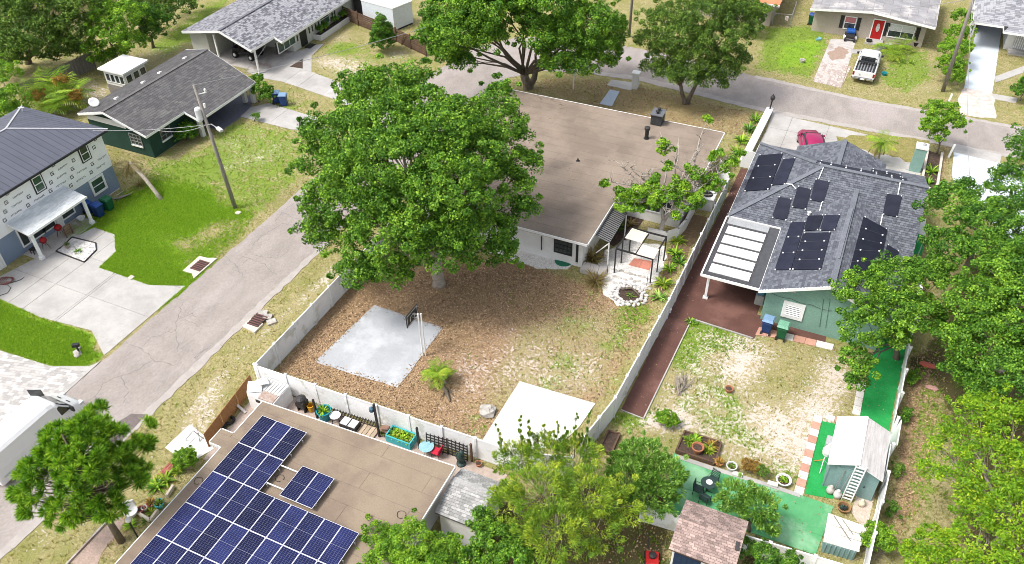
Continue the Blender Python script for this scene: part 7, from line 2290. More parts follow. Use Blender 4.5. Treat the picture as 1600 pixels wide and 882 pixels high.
B('grille', MB().bx(-.5, .5, 2.98, 3.03, .5, .72), BLACK, t)
wheels(t, (-1.9, 2.0), 1.02, .36, .24)
t.scale = (.94,) * 3
# red machine cut by the left edge
t = E('motor_scooter', 'red and white machine with black wheels at the left edge behind the van', 'scooter', P(2, 752), None, -.5, local=True)
B('body', MB().bx(-.2, .2, -.6, .1, .35, .85), RED, t, bevel=.05)
B('fairing', MB().bx(-.22, .22, .4, .6, .3, 1.0), RED, t, bevel=.04)
B('seat', MB().bx(-.17, .17, -.62, .05, .86, .95), BLACK, t, bevel=.03)
B('badge', MB().bx(-.12, .12, -.63, -.6, .5, .75), WHITE, t)
for y in (-.45, .65):
    B('wheel', MB().tube([(-.07, y, .25), (.07, y, .25)], .25, 16), RUBBER, t)
B('handlebar', MB().tube([(-.32, .42, 1.1), (0, .5, 1.02), (.32, .42, 1.1)], .025), BLACK, t)

# ------------------------------------------------------------------ front yards
pd = px((88, 394), (100, 385), (113, 372), (150, 381), (151, 392), (132, 411))
rb = sheet('rock_bed', pd, WST, z=.05, label='bed of white rock chips set in the driveway')
B('bed_border', (lambda m: [m.beam(a + Vector((0, 0, .05)), b + Vector((0, 0, .05)), .07, .1) for a, b in zip(pd, pd[1:] + pd[:1])] and m)(MB()), DARKSTEEL, rb)
mb = MB(); rg = random.Random(9)
for i in range(260):
    u_, v_ = rg.random(), rg.random()
    q = P(92 + 56 * u_, 377 + 30 * v_)
    a = [(p.x, p.y) for p in pd]
    ins = False
    for (x0, y0), (x1, y1) in zip(a, a[1:] + a[:1]):
        if (y0 > q.y) != (y1 > q.y) and q.x < (x1 - x0) * (q.y - y0) / (y1 - y0) + x0: ins = not ins
    if ins: mb.rock((q.x, q.y, .06), (.06, .05, .04), i, 5, 3)
B('rock_chips', mb, WST, rb, kind='stuff')
q = P(107, 388)
t = E('plant_pot', 'round brown pot with a small plant in the white rock bed', 'pot', q)
B('pot', MB().lathe([(.14, .05), (.2, .3), (.22, .32), (.17, .32), (.15, .25)], q, 12), M('tan_pot', (.36, .3, .24), None), t)
t2 = plant('leaves', P(107, 386, .3), G_OAK2, 30, .28, .03, .9); t2.parent = t; t2.location = (0, 0, .28); t2.name = 'leaves'
for k_ in ('label', 'category'): del t2[k_]
for i, (q, r_, lb) in enumerate((((96, 368), .26, 'round red kettle with black fittings on the porch near the door'), ((73, 388), .24, 'round red kettle with black fittings by the porch post near the garage'))):
    c = P(*q)
    t = E('red_kettle', lb, 'kettle grill', c)
    B('bowl', MB().lathe([(.03, .42), (r_ * .7, .5), (r_, .66), (r_, .7), (r_ * .75, .85), (.05, .92)], c, 14), RED, t, smooth=True)
    B('band', MB().lathe([(r_ * 1.02, .665), (r_ * 1.02, .695)], c, 14), BLACK, t)
    for k in range(3):
        a_ = k * 2.1 + .4
        B('leg', MB().tube([c + Vector((math.cos(a_) * r_ * .5, math.sin(a_) * r_ * .5, .5)), c + Vector((math.cos(a_) * r_ * 1.1, math.sin(a_) * r_ * 1.1, .04))], .018), BLACK, t)
    B('knob', MB().lathe([(.04, .92), (.05, .98), (.02, 1.0)], c, 8), BLACK, t)
c = P(107, 370)
t = E('wooden_rack', 'small wooden crate rack on the porch beside the red kettle', 'rack', c)
for k in range(4):
    B('slat', MB().box(c + Vector((0, .1, .2 + k * .2)), (.12, .6, .05)), M('rack_wood', (.3, .19, .11), None), t)
for s in (-.28, .28):
    B('leg', MB().box(c + Vector((.08, .1 + s, .42)), (.05, .05, .84)), WOODBROWN, t)
c = P(128, 344)
B('white_basin', MB().lathe([(.2, 0), (.27, .18), (.3, .2), (.24, .2), (.18, .04)], c + Vector((0, 0, .045)), 14), WHITE, None, 'white basin on the porch floor beside the blue bin', 'basin')
c = P(55, 396)
B('black_stool', MB().bx(c.x - .2, c.x + .2, c.y - .2, c.y + .2, .35, .42).bx(c.x - .18, c.x - .13, c.y - .18, c.y - .13, 0, .35).bx(c.x + .13, c.x + .18, c.y - .18, c.y - .13, 0, .35).bx(c.x - .18, c.x - .13, c.y + .13, c.y + .18, 0, .35).bx(c.x + .13, c.x + .18, c.y + .13, c.y + .18, 0, .35), BLACK, None, 'low black stool at the corner of the garage door', 'stool')
t = E('clutter_rack', 'tangle of grey tubing and boards beside the green bin', 'rack', P(190, 312))
c = P(187, 312)
for k in range(4):
    B('board', MB().box(c + Vector((-.3 + .2 * k, .1 * k, .08 + .04 * k)), (.9, .12, .03), rz=.9 + .1 * k), WOODGREY, t)
B('tubing', MB().tube([c + Vector((-.3, -.4, 0)), c + Vector((-.3, -.4, .6)), c + Vector((-.3, .6, .6)), c + Vector((-.3, .6, 0))], .03).tube([c + Vector((.1, -.2, 0)), c + Vector((.1, -.2, .5)), c + Vector((.1, .5, .5))], .025), STEEL, t)
# hose on the driveway
c = P(8, 440)
HOSE = M('maroon_hose', (.16, .03, .03), (.22, .1, .08), rough=.6)
mb = MB()
for k in range(5):
    mb.tube([(c.x + k * .09 + (.5 - .06 * k) * math.cos(a_) + rg.uniform(-.02, .02), c.y + (.32 - .03 * k) * math.sin(a_) * 1.2 + .04 * k, .06 + .025 * k) for a_ in np.linspace(0, 6.28, 16)], .022, 5)
B('garden_hose', mb, HOSE, None, 'heap of maroon hose on the driveway at the left edge', 'hose')
B('black_hose', MB().tube([P(0, 462, .05), P(12, 458, .05), P(17, 450, .05), P(10, 444, .05), P(25, 440, .05), P(33, 437, .05), P(37, 434, .06)], .02, 5), BLACK, None, 'black hose curling from the heap on the driveway', 'hose')
# storm drains
def drain(label, pts, gq, z=.1):
    t = E('storm_drain', label, 'storm drain', P(*gq))
    q = ccw(px(*pts))
    B('collar', MB().prism([tuple(p.xy) for p in q], -.02, z), M('cream_concrete', (.58, .53, .45), (.48, .44, .38), scale=2, rough=.95), t)
    c = P(*gq)
    B('pit', MB().bx(c.x - .42, c.x + .42, c.y - .52, c.y + .52, z - .01, z + .006), BLACK, t)
    for i in range(6):
        B('bar', MB().bx(c.x - .42, c.x + .42, c.y - .5 + i * .18, c.y - .41 + i * .18, z + .006, z + .04), M('rust_grate', (.16, .07, .06), (.1, .05, .045)), t)
    return t
drain('cream concrete storm drain with iron grate at the lawn edge', [(286, 425), (312, 402), (325, 405), (340, 405), (303, 437), (300, 429)], (313, 417))
t = drain('broken storm drain with lifted slabs on the dry verge', [(379, 512), (392, 500), (412, 508), (398, 522)], (403, 503), .12)
for q in ((418, 495), (411, 489), (424, 503)):
    B('slab_piece', MB().box(P(q[0], q[1], .1), (.55, .4, .1), rz=random.random(), rx=.1), ROCK, t)
for q, lb, s in (((205, 434), 'small square concrete cap at the lawn corner of the driveway', .34), ((372, 333), 'small pale meter cover at the foot of the left pole', .36)):
    B('cover_block', MB().box(P(q[0], q[1], .04), (s, s, .08)), M('cover_conc', (.55, .5, .44), None), None, lb, 'cover')
t = E('mailbox', 'small black mailbox on a pale stone base at the lawn point', 'mailbox', P(126, 556))
c = P(122, 553)
B('base', MB().rock((c.x, c.y, .1), (.3, .2, .14), 2).rock((c.x - .25, c.y + .3, .12), (.16, .14, .14), 3).rock((c.x + .15, c.y - .2, .08), (.2, .15, .1), 5), ROCK, t)
B('post', MB().box((c.x + .1, c.y + .05, .4), (.08, .08, .6)), BLACK, t)
B('box', MB().box((c.x + .14, c.y + .02, .75), (.42, .2, .22), rz=.7), BLACK, t, bevel=.03)
c = P(992, 138)
t = E('mailbox_pillar', 'white pillar mailbox by the road at the end of the block pad', 'mailbox', c)
B('pillar', MB().bx(c.x - .25, c.x + .25, c.y - .25, c.y + .25, 0, 1.45), WALLW, t)
B('cap', MB().bx(c.x - .34, c.x + .34, c.y - .34, c.y + .34, 1.45, 1.55), WHITE, t)
B('white_post', MB().tube([P(896, 139), P(896, 139) + Vector((0, 0, 1.7))], .06).bx(P(896, 139).x - .12, P(896, 139).x + .12, P(896, 139).y - .1, P(896, 139).y + .1, 1.6, 1.85), WHITE, None, 'thin white post on the thin grass above the flat roof', 'post')
c = Vector((-7.05, 66.0, .53))
t = E('wall_lantern', 'black lantern on a short post at the end of the white wall', 'lantern', c)
B('post', MB().tube([c, c + Vector((.05, 0, .8))], .06), BLACK, t)
B('lantern', MB().lathe([(.06, .8), (.17, .9), (.2, 1.15), (.08, 1.3), (.02, 1.4)], c + Vector((.05, 0, 0)), 8), DARKSTEEL, t)
for a_, b_, lb in (((1482, 246), (1490, 224), 'leaning white post beside the blue driveway'), ((1479, 166), (1486, 148), 'leaning white post beside the long driveway apron')):
    f_ = P(*a_)
    B('marker_post', MB().beam(f_, Vector((f_.x + .1, f_.y, 1.15)), .14), WHITE, None, lb, 'post')
# teal cabinet at the corner of the slate roof
c = P(1428, 270)
t = E('utility_cabinet', 'tall pale green cabinet with a white top at the corner of the slate roof', 'cabinet', c)
B('cabinet', MB().bx(c.x - .4, c.x + .4, c.y + .05, c.y + .85, 0, 2.0), M('cabinet_green', (.22, .36, .32), (.19, .32, .285), rough=.6), t, bevel=.01)
B('top', MB().bx(c.x - .44, c.x + .44, c.y, c.y + .9, 2.0, 2.12), WHITE, t)
B('fitting', MB().lathe([(.14, 0), (.14, .12), (.06, .16)], (c.x + .12, c.y + .5, 2.12), 10), STEEL, t)
t = E('timber_edging', 'white timber edged planting strip beside the blue driveway', 'planter', P(1452, 290))
eg = [P(1449, 236), P(1438, 293), P(1459, 302), P(1464, 290), P(1471, 243)]
for a, b in zip(eg[:-1], eg[1:]):
    B('timber', MB().beam(a + Vector((0, 0, .14)), b + Vector((0, 0, .14)), .16, .28), M('pale_timber', (.6, .55, .48), (.5, .45, .4), scale=4), t)
B('soil', MB().prism([tuple(p.xy) for p in (eg if area2([(p.x, p.y) for p in eg]) > 0 else eg[::-1])], -.02, .05), SOIL, t)
# things in front of the tan house
for i, (q, lb, rz_) in enumerate((((1311, 52), 'white plastic chair against the tan wall, nearest the green bin', .2), ((1319, 54), 'white plastic chair beside the blue cover on the driveway', .1))):
    t = E('plastic_chair', lb, 'chair', P(*q), None, rz_, local=True)
    B('seat', MB().bx(-.24, .24, -.24, .24, .4, .45), WHITE, t)
    B('backrest', MB().bx(-.24, .24, .2, .25, .45, .95), WHITE, t)
    for sx in (-.2, .2):
        for sy in (-.2, .2):
            B('leg', MB().bx(sx - .03, sx + .03, sy - .03, sy + .03, 0, .4), WHITE, t)
        B('armrest', MB().bx(sx * 1.25 - .03, sx * 1.25 + .03, -.22, .22, .62, .66), WHITE, t)
t = E('covered_mower', 'blue covered machine with black wheels parked before the tan house', 'mower', P(1327, 62), None, .1, local=True)
B('body', MB().bx(-.4, .4, -.6, .6, .3, .62), BLACK, t, bevel=.06)
B('cover', MB().bx(-.42, .42, -.1, .62, .6, .95), M('blue_tarp', (.02, .1, .38), None, rough=.5), t, bevel=.1)
B('deck', MB().bx(-.6, .62, -.45, .35, .18, .32), WHITE, t, bevel=.03)
for s in (-1, 1):
    for y, r_ in ((-.55, .2), (.45, .28)):
        B('wheel', MB().tube([(s * .36, y, r_), (s * .5, y, r_)], r_, 14), RUBBER, t)
for i, (q, r_, mt, lb) in enumerate((((1357, 68), .28, BLACK, 'dark planter pot left of the red door step'), ((1430, 72), .3, BLACK, 'dark pot at the right end of the tan wall'), ((1424, 66), .22, DARKSTEEL, 'small dark pot below the wall ornament'), ((1381, 118), .22, TEAL, 'teal bowl on the grass beside the pickup'), ((1253, 98), .24, ROCK, 'pale lump on the lawn left of the driveway'))):
    c = P(*q)
    B('garden_pot', MB().lathe([(r_ * .7, 0), (r_, r_ * 1.1), (r_ * 1.05, r_ * 1.3), (r_ * .8, r_ * 1.3), (r_ * .6, r_ * .6)], c, 12), mt, None, lb, 'pot')
B('toy', MB().box(P(1279, 62, .08), (.5, .16, .12), rz=.5).box(P(1281, 60, .1), (.16, .45, .1), rz=.5), M('pale_blue_toy', (.2, .45, .55), None), None, 'pale blue toy lying on the lawn of the tan house', 'toy')

# ------------------------------------------------------------------ right yard
def raised_bed(label, qs, h=.28, mat=WOODBROWN):
    t = E('raised_bed', label, 'raised bed', P(*qs[0]))
    c = px(*qs)
    for a, b in zip(c, c[1:] + c[:1]):
        B('timber', MB().beam(a + Vector((0, 0, h / 2)), b + Vector((0, 0, h / 2)), .09, h), mat, t)
    B('soil', MB().prism([tuple(p.xy) for p in (c if area2([(p.x, p.y) for p in c]) > 0 else c[::-1])], -.02, h - .08), SOIL, t)
    return t
raised_bed('brown timber raised bed with a terracotta bowl beside the green patio', [(1069, 678), (1126, 696), (1116, 728), (1056, 708)])
raised_bed('dark raised bed half hidden between the shaggy tree and citrus', [(950, 678), (968, 682), (955, 712), (936, 706)])
for i, (q, mt, lb) in enumerate((((1076, 690), G_PALM, 'yellow green plant at the left end of the raised bed'), ((1086, 688), G_BRIGHT, 'leafy plant behind the terracotta bowl'), ((1106, 704), G_PALM, 'yellow green plant right of the terracotta bowl'), ((1111, 698), G_RUST, 'orange tinted plant in the far corner of the raised bed'))):
    plant(lb, P(q[0], q[1], .2), mt, 60, .42, .06, .9, seed=70 + i)
def pot(label, q, r=.22, h=.3, mat=TERRA, soil=True, leafm=None, z=0, seed=0, L=.3):
    c = P(*q, z)
    t = E('plant_pot', label, 'pot', c)
    B('pot', MB().lathe([(r * .65, 0), (r, h * .85), (r * 1.1, h * .86), (r * 1.1, h), (r * .92, h), (r * .85, h * .8)], c, 14), mat, t)
    B('soil', MB().lathe([(r * .8, h * .78), (r * .8, h * .82)], c, 10), SOIL, t)
    if leafm:
        p_ = plant('x', c, leafm, 46, L, .045, .95, seed=seed)
        p_.parent = t; p_.location = (0, 0, h * .8); p_.name = 'leaves'
        del p_['label'], p_['category']
    return t
pot('terracotta bowl standing in the middle of the raised bed', (1089, 706), .3, .42, TERRA, z=.2)
pot('lone terracotta pot on the sandy yard', (1138, 612), .22, .28, TERRA)
pot('pot of orange plants at the corner of the raised bed', (1123, 727), .22, .3, TERRA, leafm=G_RUST, seed=80)
pot('white pot with dark soil on the patio kerb', (1142, 734), .26, .34, M('white_pot', (.6, .62, .58), None), leafm=G_OAK2, seed=81, L=.16)
pot('big white bowl planter at the patio corner near pink pavers', (1223, 755), .36, .3, M('white_pot2', (.66, .66, .64), None), leafm=G_BRIGHT, seed=82, L=.22)
pot('terracotta pot with plant at the white fence, lower patio edge', (1208, 835), .2, .26, TERRA, leafm=G_DARK, seed=83)
for i, (q, mt, lb) in enumerate((((1165, 735), G_RUST, 'orange flowered shrub at the patio kerb, left'), ((1176, 738), G_RUST, 'orange flowered shrub at the patio kerb, middle'), ((1190, 745), G_OAK2, 'dull green shrub at the patio kerb, right'))):
    c = P(*q)
    tree(lb, c, [(c.x, c.y, .45, .38, .3)], mt, leaf=.12, m=40, clump=.2, trunk=.02, nlimb=8, seed=90 + i, cat='shrub', name='shrub', world_lobes=True, min_z=.1)
for i, q in enumerate(((1152, 742), (1207, 757))):
    B('kerb_block', MB().box(P(q[0], q[1], .09), (.5, .25, .16), rz=.05), WST, None, ('white block on the patio kerb between pot and orange shrub', 'white block on the patio kerb left of the big white bowl')[i], 'block')
# patio set
IRON = M('dark_green_iron', (.02, .045, .04), (.03, .055, .05), rough=.5)
c = P(1104, 768)
t = E('patio_table', 'small round dark table on the green patio', 'table', c)
B('tabletop', MB().lathe([(.36, .68), (.38, .7), (.38, .72), (.3, .725)], c, 18), IRON, t)
B('pedestal', MB().tube([c, c + Vector((0, 0, .68))], .035), IRON, t)
for k in range(3):
    a_ = k * 2.09
    B('foot', MB().beam(c + Vector((0, 0, .06)), c + Vector((.28 * math.cos(a_), .28 * math.sin(a_), .02)), .04), IRON, t)
B('white_plate', MB().lathe([(.08, 0), (.15, .02), (.16, .03), (.1, .015)], c + Vector((.03, .02, .725)), 14), WHITE, None, 'white dish lying on the small patio table', 'dish')
def patio_chair(label, q, rz):
    t = E('patio_chair', label, 'chair', P(*q), 'iron chairs around the patio table', rz, local=True)
    B('seat', MB().bx(-.22, .22, -.22, .22, .4, .44), IRON, t)
    for sx in (-.2, .2):
        for sy in (-.2, .2):
            B('leg', MB().tube([(sx, sy, .4), (sx * 1.1, sy * 1.1, 0)], .018), IRON, t)
    fr = B('back_frame', MB().tube([(-.21, .21, .42), (-.2, .27, .9), (.2, .27, .9), (.21, .21, .42)], .02), IRON, t)
    for k in range(4):
        B('back_bar', MB().beam((-.19, .225 + k * .013, .5 + k * .11), (.19, .225 + k * .013, .5 + k * .11), .025, .05), IRON, t)
    B('armrest', MB().tube([(-.22, .2, .62), (-.24, -.18, .62), (-.22, -.2, .42)], .016), IRON, t)
    B('armrest', MB().tube([(.22, .2, .62), (.24, -.18, .62), (.22, -.2, .42)], .016), IRON, t)
patio_chair('dark iron chair left of the patio table', (1090, 772), 1.5)
patio_chair('dark iron chair above the patio table, back to the raised bed', (1112, 757), -.3)
patio_chair('dark iron chair below the patio table, nearest the brown shed', (1100, 786), 2.9)
# brush pile
c = P(1068, 598)
mb = MB(); rg = random.Random(12)
for i in range(26):
    a_ = rg.uniform(-.6, .9)
    d = Vector((math.sin(a_) * .8, math.cos(a_), 0)) * rg.uniform(.7, 1.5)
    s = c + Vector((rg.uniform(-.3, .3), rg.uniform(-1.2, -.4), .04))
    mb.tube([s, s + d * .5 + Vector((rg.uniform(-.15, .15), 0, rg.uniform(.1, .35))), s + d], [.025, .018, .006], 4)
B('brush_pile', mb, TWIG, None, 'loose heap of bare grey branches on the sandy yard', 'branches')
# ladder on the shed
t = E('ladder', 'aluminium extension ladder leaning on the teal shed', 'ladder', P(1322, 780))
f0 = P(1322, 782); g0 = Vector((f0.x + .1, 29.02, 2.55))
d = (g0 - f0).normalized()
s = Vector((1, 0, 0))
ALU = M('aluminium', (.78, .78, .78), (.62, .62, .62), rough=.5)
for k in (-.22, .22):
    B('rail', MB().beam(f0 + s * k, g0 + s * k, .05, .1, up=(0, -1, .5)), ALU, t)
for i in range(11):
    p = f0.lerp(g0, (i + .6) / 11.4)
    B('rung', MB().beam(p - s * .2, p + s * .2, .07, .05), ALU, t)
for i, (q, dx, lb, hh) in enumerate((((1300, 772), .05, 'long handled garden tool leaning left of the ladder', 1.7), ((1308, 775), .1, 'grey shovel leaning close to the ladder', 1.6), ((1340, 768), .0, 'short dark tool hanging right of the ladder', 1.0))):
    p = P(*q)
    B('garden_tool', MB().tube([p, Vector((p.x + dx + .15, 29.17, hh))], .022).box(p + Vector((0, 0, .1)), (.2, .04, .25)), (WOODGREY, STEEL, BLACK)[i], None, lb, 'tool')
RUST = M('rusty_wood', (.32, .18, .08), (.2, .11, .05), scale=5, rough=.9)
c = P(1317, 797)
t = E('rusty_tub', 'rusty brown tub of bottles at the foot of the ladder', 'tub', c)
B('tub', MB().lathe([(.22, 0), (.31, .24), (.33, .26), (.28, .26), (.22, .05)], c, 14), RUST, t)
for i in range(6):
    B('bottle', MB().lathe([(.06, 0), (.06, .18), (.025, .24), (.025, .3)], c + Vector((rg.uniform(-.15, .15), rg.uniform(-.13, .13), .06)), 8), GREENGLASS if i % 2 else GLASS, t)
for q, lb, r_, mt in (((1296, 770), 'pale jug at the left corner of the teal shed', .2, ROCK), ((1307, 777), 'grey white jug between shed corner and ladder', .2, WST), ((1345, 790), 'cream figure shaped jug right of the ladder', .17, M('cream', (.6, .55, .42), None))):
    B('jug', MB().lathe([(r_ * .8, 0), (r_, r_), (r_ * .9, r_ * 1.9), (r_ * .4, r_ * 2.3), (r_ * .5, r_ * 2.6), (r_ * .2, r_ * 2.9)], P(*q), 12), mt, None, lb, 'jug', smooth=True)
B('bare_ground', MB().prism([tuple(P(*q).xy) for q in ((1338, 775), (1330, 800), (1352, 835), (1368, 770))][::1], -.02, .014), M('sandy_dirt', (.5, .42, .36), (.42, .34, .28), scale=3, rough=1, fine=.2), None, 'bare pinkish dirt between shed and planks', None, None, 'structure')
# low teal coop under whitewashed planks
t = E('low_coop', 'low teal ribbed box roofed with peeling white planks', 'box', P(1320, 860))
cq = [P(1296, 803, .75), P(1351, 822, .75), P(1339, 862, .75), P(1288, 848, .75)]
cb = ccw(cq)
B('box', MB().prism([tuple(p.xy) for p in cb], 0, .74), TEALW, t)
PEEL = M('peeling_white_board', (.80, .78, .74), (.5, .43, .37), scale=3.5, rough=.9, stretch=(.5, 3, 1), rnd=.1)
for i in range(8):
    f = (i + .5) / 8
    a, b = cq[0].lerp(cq[3], f), cq[1].lerp(cq[2], f)
    B('plank', MB().beam(a + Vector((-.06, 0, .02 + rg.uniform(0, .02))), b + Vector((.06 + rg.uniform(0, .1), rg.uniform(-.05, .05), .02)), (cq[0] - cq[3]).length / 8 - .015, .03), PEEL, t)
a, b = cq[3], cq[2]
for i in range(7):
    p = a.lerp(b, (i + .5) / 7)
    B('rib', MB().box((p.x, p.y - .02, .36), (.05, .05, .7)), TEALW, t)
B('pole', MB().tube([cq[0] + Vector((.2, -.1, .09)), cq[0].lerp(cq[2], .75) + Vector((0, 0, .09))], .025), WOODGREY, None, 'thin pole lying across the peeling planks', 'pole')
B('pole', MB().tube([cq[0] + Vector((.6, -.15, .09)), cq[0].lerp(cq[2], .62) + Vector((.25, .2, .09))], .02), WOODGREY, None, 'second thin pole on the peeling planks, nearer the tub', 'pole')
mb = MB(); c = P(1360, 868)
for i in range(40):
    a_ = c + Vector((rg.uniform(-.5, .5), rg.uniform(-.5, .5), .1))
    mb.tube([a_, a_ + Vector((rg.uniform(-.5, .5), rg.uniform(-.5, .5), rg.uniform(0, .6)))], [.02, .005], 3)
B('brush_pile', mb, TWIG, None, 'dry brush heap beside the low teal box', 'branches')
# folded umbrella on its stand, window unit on the shed
c = P(1283, 730)
t = E('folded_umbrella', 'folded white umbrella on an orange footed stand on the green carpet', 'umbrella', c)
for k in range(3):
    a_ = k * 2.1 + 2.6
    B('leg', MB().tube([c + Vector((0, 0, .6)), c + Vector((.45 * math.cos(a_), .45 * math.sin(a_), .02))], .022), WHITE if k else M('orange_plastic', (.6, .2, .04), None), t)
B('mast', MB().tube([c + Vector((0, 0, .5)), c + Vector((.1, .25, 1.7))], .03), WHITE, t)
B('canopy', MB().lathe([(.05, .8), (.22, .95), (.26, 1.2), (.15, 1.5), (.03, 1.75)], c + Vector((.05, .12, 0)), 9), WHITE, t, smooth=False)
B('window_unit', MB().box((2.95, 31.1, 1.15), (.45, .6, .42)), M('unit_grey', (.4, .41, .42), None), None, 'grey air conditioner in the side wall of the teal shed', 'air conditioner')
# carport: blue and grey appliance at the wall
c = P(1185, 478)
t = E('water_cooler', 'grey appliance with a blue top at the edge of the carport', 'appliance', c)
B('body', MB().bx(c.x - .3, c.x + .25, c.y, c.y + .55, 0, .75), M('appliance_grey', (.4, .4, .38), None, rough=.5), t, bevel=.05)
B('top', MB().bx(c.x - .2, c.x + .2, c.y + .1, c.y + .5, .75, 1.25), M('appliance_blue', (.08, .25, .36), None, rough=.4), t, bevel=.06)
B('doorbell_post', MB().lathe([(.06, 0), (.06, .25), (.09, .27), (.09, .32)], P(1047, 489), 10), WHITE, None, 'small white pipe cap by the fence on the brown path', 'pipe')

# ------------------------------------------------------------------ narrow yard behind the bottom house
def zf(x, y): return (380 + x / 3.81, 570 + y / 3.81)
c0 = P(*zf(185, 60), 1.25)
t = E('white_crate', 'big white slatted box stacked at the fence corner', 'storage box', (-25.6, 22.6, 0))
xa, xb, ya, yb = -26.55, -24.75, 21.7, 23.15
B('box', MB().bx(xa, xb, ya, yb, 0, 1.15), WHITE, t)
for i in range(9):
    B('slat', MB().bx(xa + .02 + i * .2, xa + .17 + i * .2, ya + .55, yb, 1.15, 1.19), M('slat_grey', (.6, .6, .58), (.5, .5, .48), rough=.6), t)
B('cover', MB().bx(xa + .75, xb - .06, ya - .02, ya + .55, 1.15, 1.2), M('rusty_lid', (.42, .36, .33), (.3, .2, .15), scale=7, rough=.9), t)
B('vent', MB().bx(xa + .55, xa + .85, ya - .02, ya, .75, .95), BLACK, t)
B('gauge', MB().tube([(xb - .35, ya - .05, .8), (xb - .35, ya, .8)], .16, 14), STEEL, t)
B('white_sheet', MB().box((-26.35, 22.2, 1.32), (.8, .7, .03), rz=.5, rx=.25).box((-26.1, 22.6, 1.42), (.6, .5, .03), rz=1.0, ry=.3), WHITE, None, 'crumpled white panels lying on the slatted box', 'panel scrap')
def at(x, y, z=0): return P(*zf(x, y), z)
c = at(360, 268)
t = E('black_grill', 'black covered grill next to the slatted box', 'grill', c)
B('body', MB().bx(c.x - .3, c.x + .3, c.y - .25, c.y + .25, .35, .8), BLACK, t, bevel=.06)
B('lid', MB().lathe([(.3, .8), (.28, .95), (.15, 1.05), (.02, 1.08)], c, 12), DARKSTEEL, t)
for s in (-.22, .22): B('leg', MB().bx(c.x + s - .03, c.x + s + .03, c.y - .2, c.y + .2, 0, .35), BLACK, t)
c = at(408, 275)
B('yellow_bucket', MB().lathe([(.16, 0), (.2, .45), (.22, .47), (.17, .47), (.14, .1)], c, 12), M('yellow_plastic', (.6, .32, .02), None, rough=.5), None, 'yellow bucket between the grill and teal planter', 'bucket')
c = at(490, 320)
t = E('teal_planter', 'big teal planter with trailing green plant near the fence', 'planter', c)
B('pot', MB().lathe([(.28, 0), (.4, .65), (.43, .68), (.36, .68), (.3, .4)], c, 14), TEAL, t, smooth=False)
p_ = plant('x', c, G_BRIGHT, 50, .45, .05, .9, seed=95); p_.parent = t; p_.location = (0, 0, .6); p_.name = 'leaves'; del p_['label'], p_['category']
for i, (x, y, z, lb) in enumerate(((442, 318, 1.5, 'black post by the teal planter behind the bottom house'), (812, 430, 2.6, 'tallest black post with lamp behind the bottom house'), (1050, 500, 1.7, 'black post left of the lattice panels'), (1362, 575, 1.4, 'rusty dark post right of the lattice panels'))):
    c = at(x, y)
    t = E('black_post', lb, 'post', c)
    B('post', MB().bx(c.x - .05, c.x + .05, c.y - .05, c.y + .05, 0, z), BLACK if i < 3 else WOODBROWN, t)
    if i == 1:
        B('lamp', MB().lathe([(.05, 0), (.14, .1), (.14, .3), (.04, .4)], c + Vector((-.2, 0, 1.9)), 8), M('blue_lamp', (.08, .16, .22), None), t)
        B('arm', MB().beam(c + Vector((0, 0, 2.3)), c + Vector((-.2, 0, 2.28)), .03), BLACK, t)
c = at(556, 340)
t = E('side_table', 'small round white table beside the teal planter', 'table', c)
B('tabletop', MB().lathe([(.28, .5), (.3, .52), (.3, .55), (.24, .55)], c, 16), WHITE, t)
for k in range(3):
    B('leg', MB().tube([c + Vector((.15 * math.cos(k * 2.1), .15 * math.sin(k * 2.1), .5)), c + Vector((.25 * math.cos(k * 2.1), .25 * math.sin(k * 2.1), 0))], .02), BLACK, t)
# low black garden fence of pickets
t = E('picket_edging', 'low black wire picket edging along the white fence', 'edging', at(560, 290))
a, b = at(535, 300), at(800, 385)
for i in range(30):
    p = a.lerp(b, i / 29)
    B('picket', MB().beam(p, p + Vector((0, 0, .62)), .03), DARKSTEEL, t)
for z in (.15, .5): B('rail', MB().beam(a + Vector((0, 0, z)), b + Vector((0, 0, z)), .025), DARKSTEEL, t)
c = at(640, 375)
t = E('storage_tote', 'black tote with two silver lids behind the bottom house', 'tote', c)
B('tote', MB().box(c + Vector((0, 0, .2)), (1.0, .6, .4)), BLACK, t)
for s in (-.25, .25): B('lid', MB().box(c + Vector((s, 0, .43)), (.44, .54, .06)), M('silver_lid', (.55, .56, .58), None, rough=.4), t, bevel=.02)
c = at(735, 400)
t = E('wooden_pallet', 'tan pallet boards lying on the ground behind the bottom house', 'pallet', c)
for i in range(5): B('board', MB().box(c + Vector((-.5 + i * .25, 0, .1)), (.22, .9, .03)), M('tan_board', (.45, .36, .26), (.38, .3, .22), scale=4, rnd=.15), t)
for s in (-.35, .35): B('bearer', MB().box(c + Vector((0, s, .04)), (1.2, .08, .08)), WOODGREY, t)
c = at(845, 405)
B('brick_pile', MB().box(c + Vector((0, 0, .15)), (.5, .4, .3)).box(c + Vector((.05, .05, .34)), (.35, .3, .1), rz=.3), M('brown_brick', (.25, .15, .11), None, scale=5), None, 'brown block pile left of the turquoise trough', 'blocks')
c = at(945, 452)
TURQ = M('turquoise_paint', (.06, .42, .46), (.05, .36, .4), rough=.5)
t = E('trough_planter', 'turquoise trough planted with pale lettuce', 'planter', c)
for (dx, dy, sx, sy) in ((0, -.36, 1.5, .07), (0, .36, 1.5, .07), (-.72, 0, .07, .66), (.72, 0, .07, .66)):
    B('side', MB().box(c + Vector((dx, dy, .25)), (sx, sy, .5)), TURQ, t)
B('soil', MB().box(c + Vector((0, 0, .2)), (1.36, .64, .36)), SOIL, t)
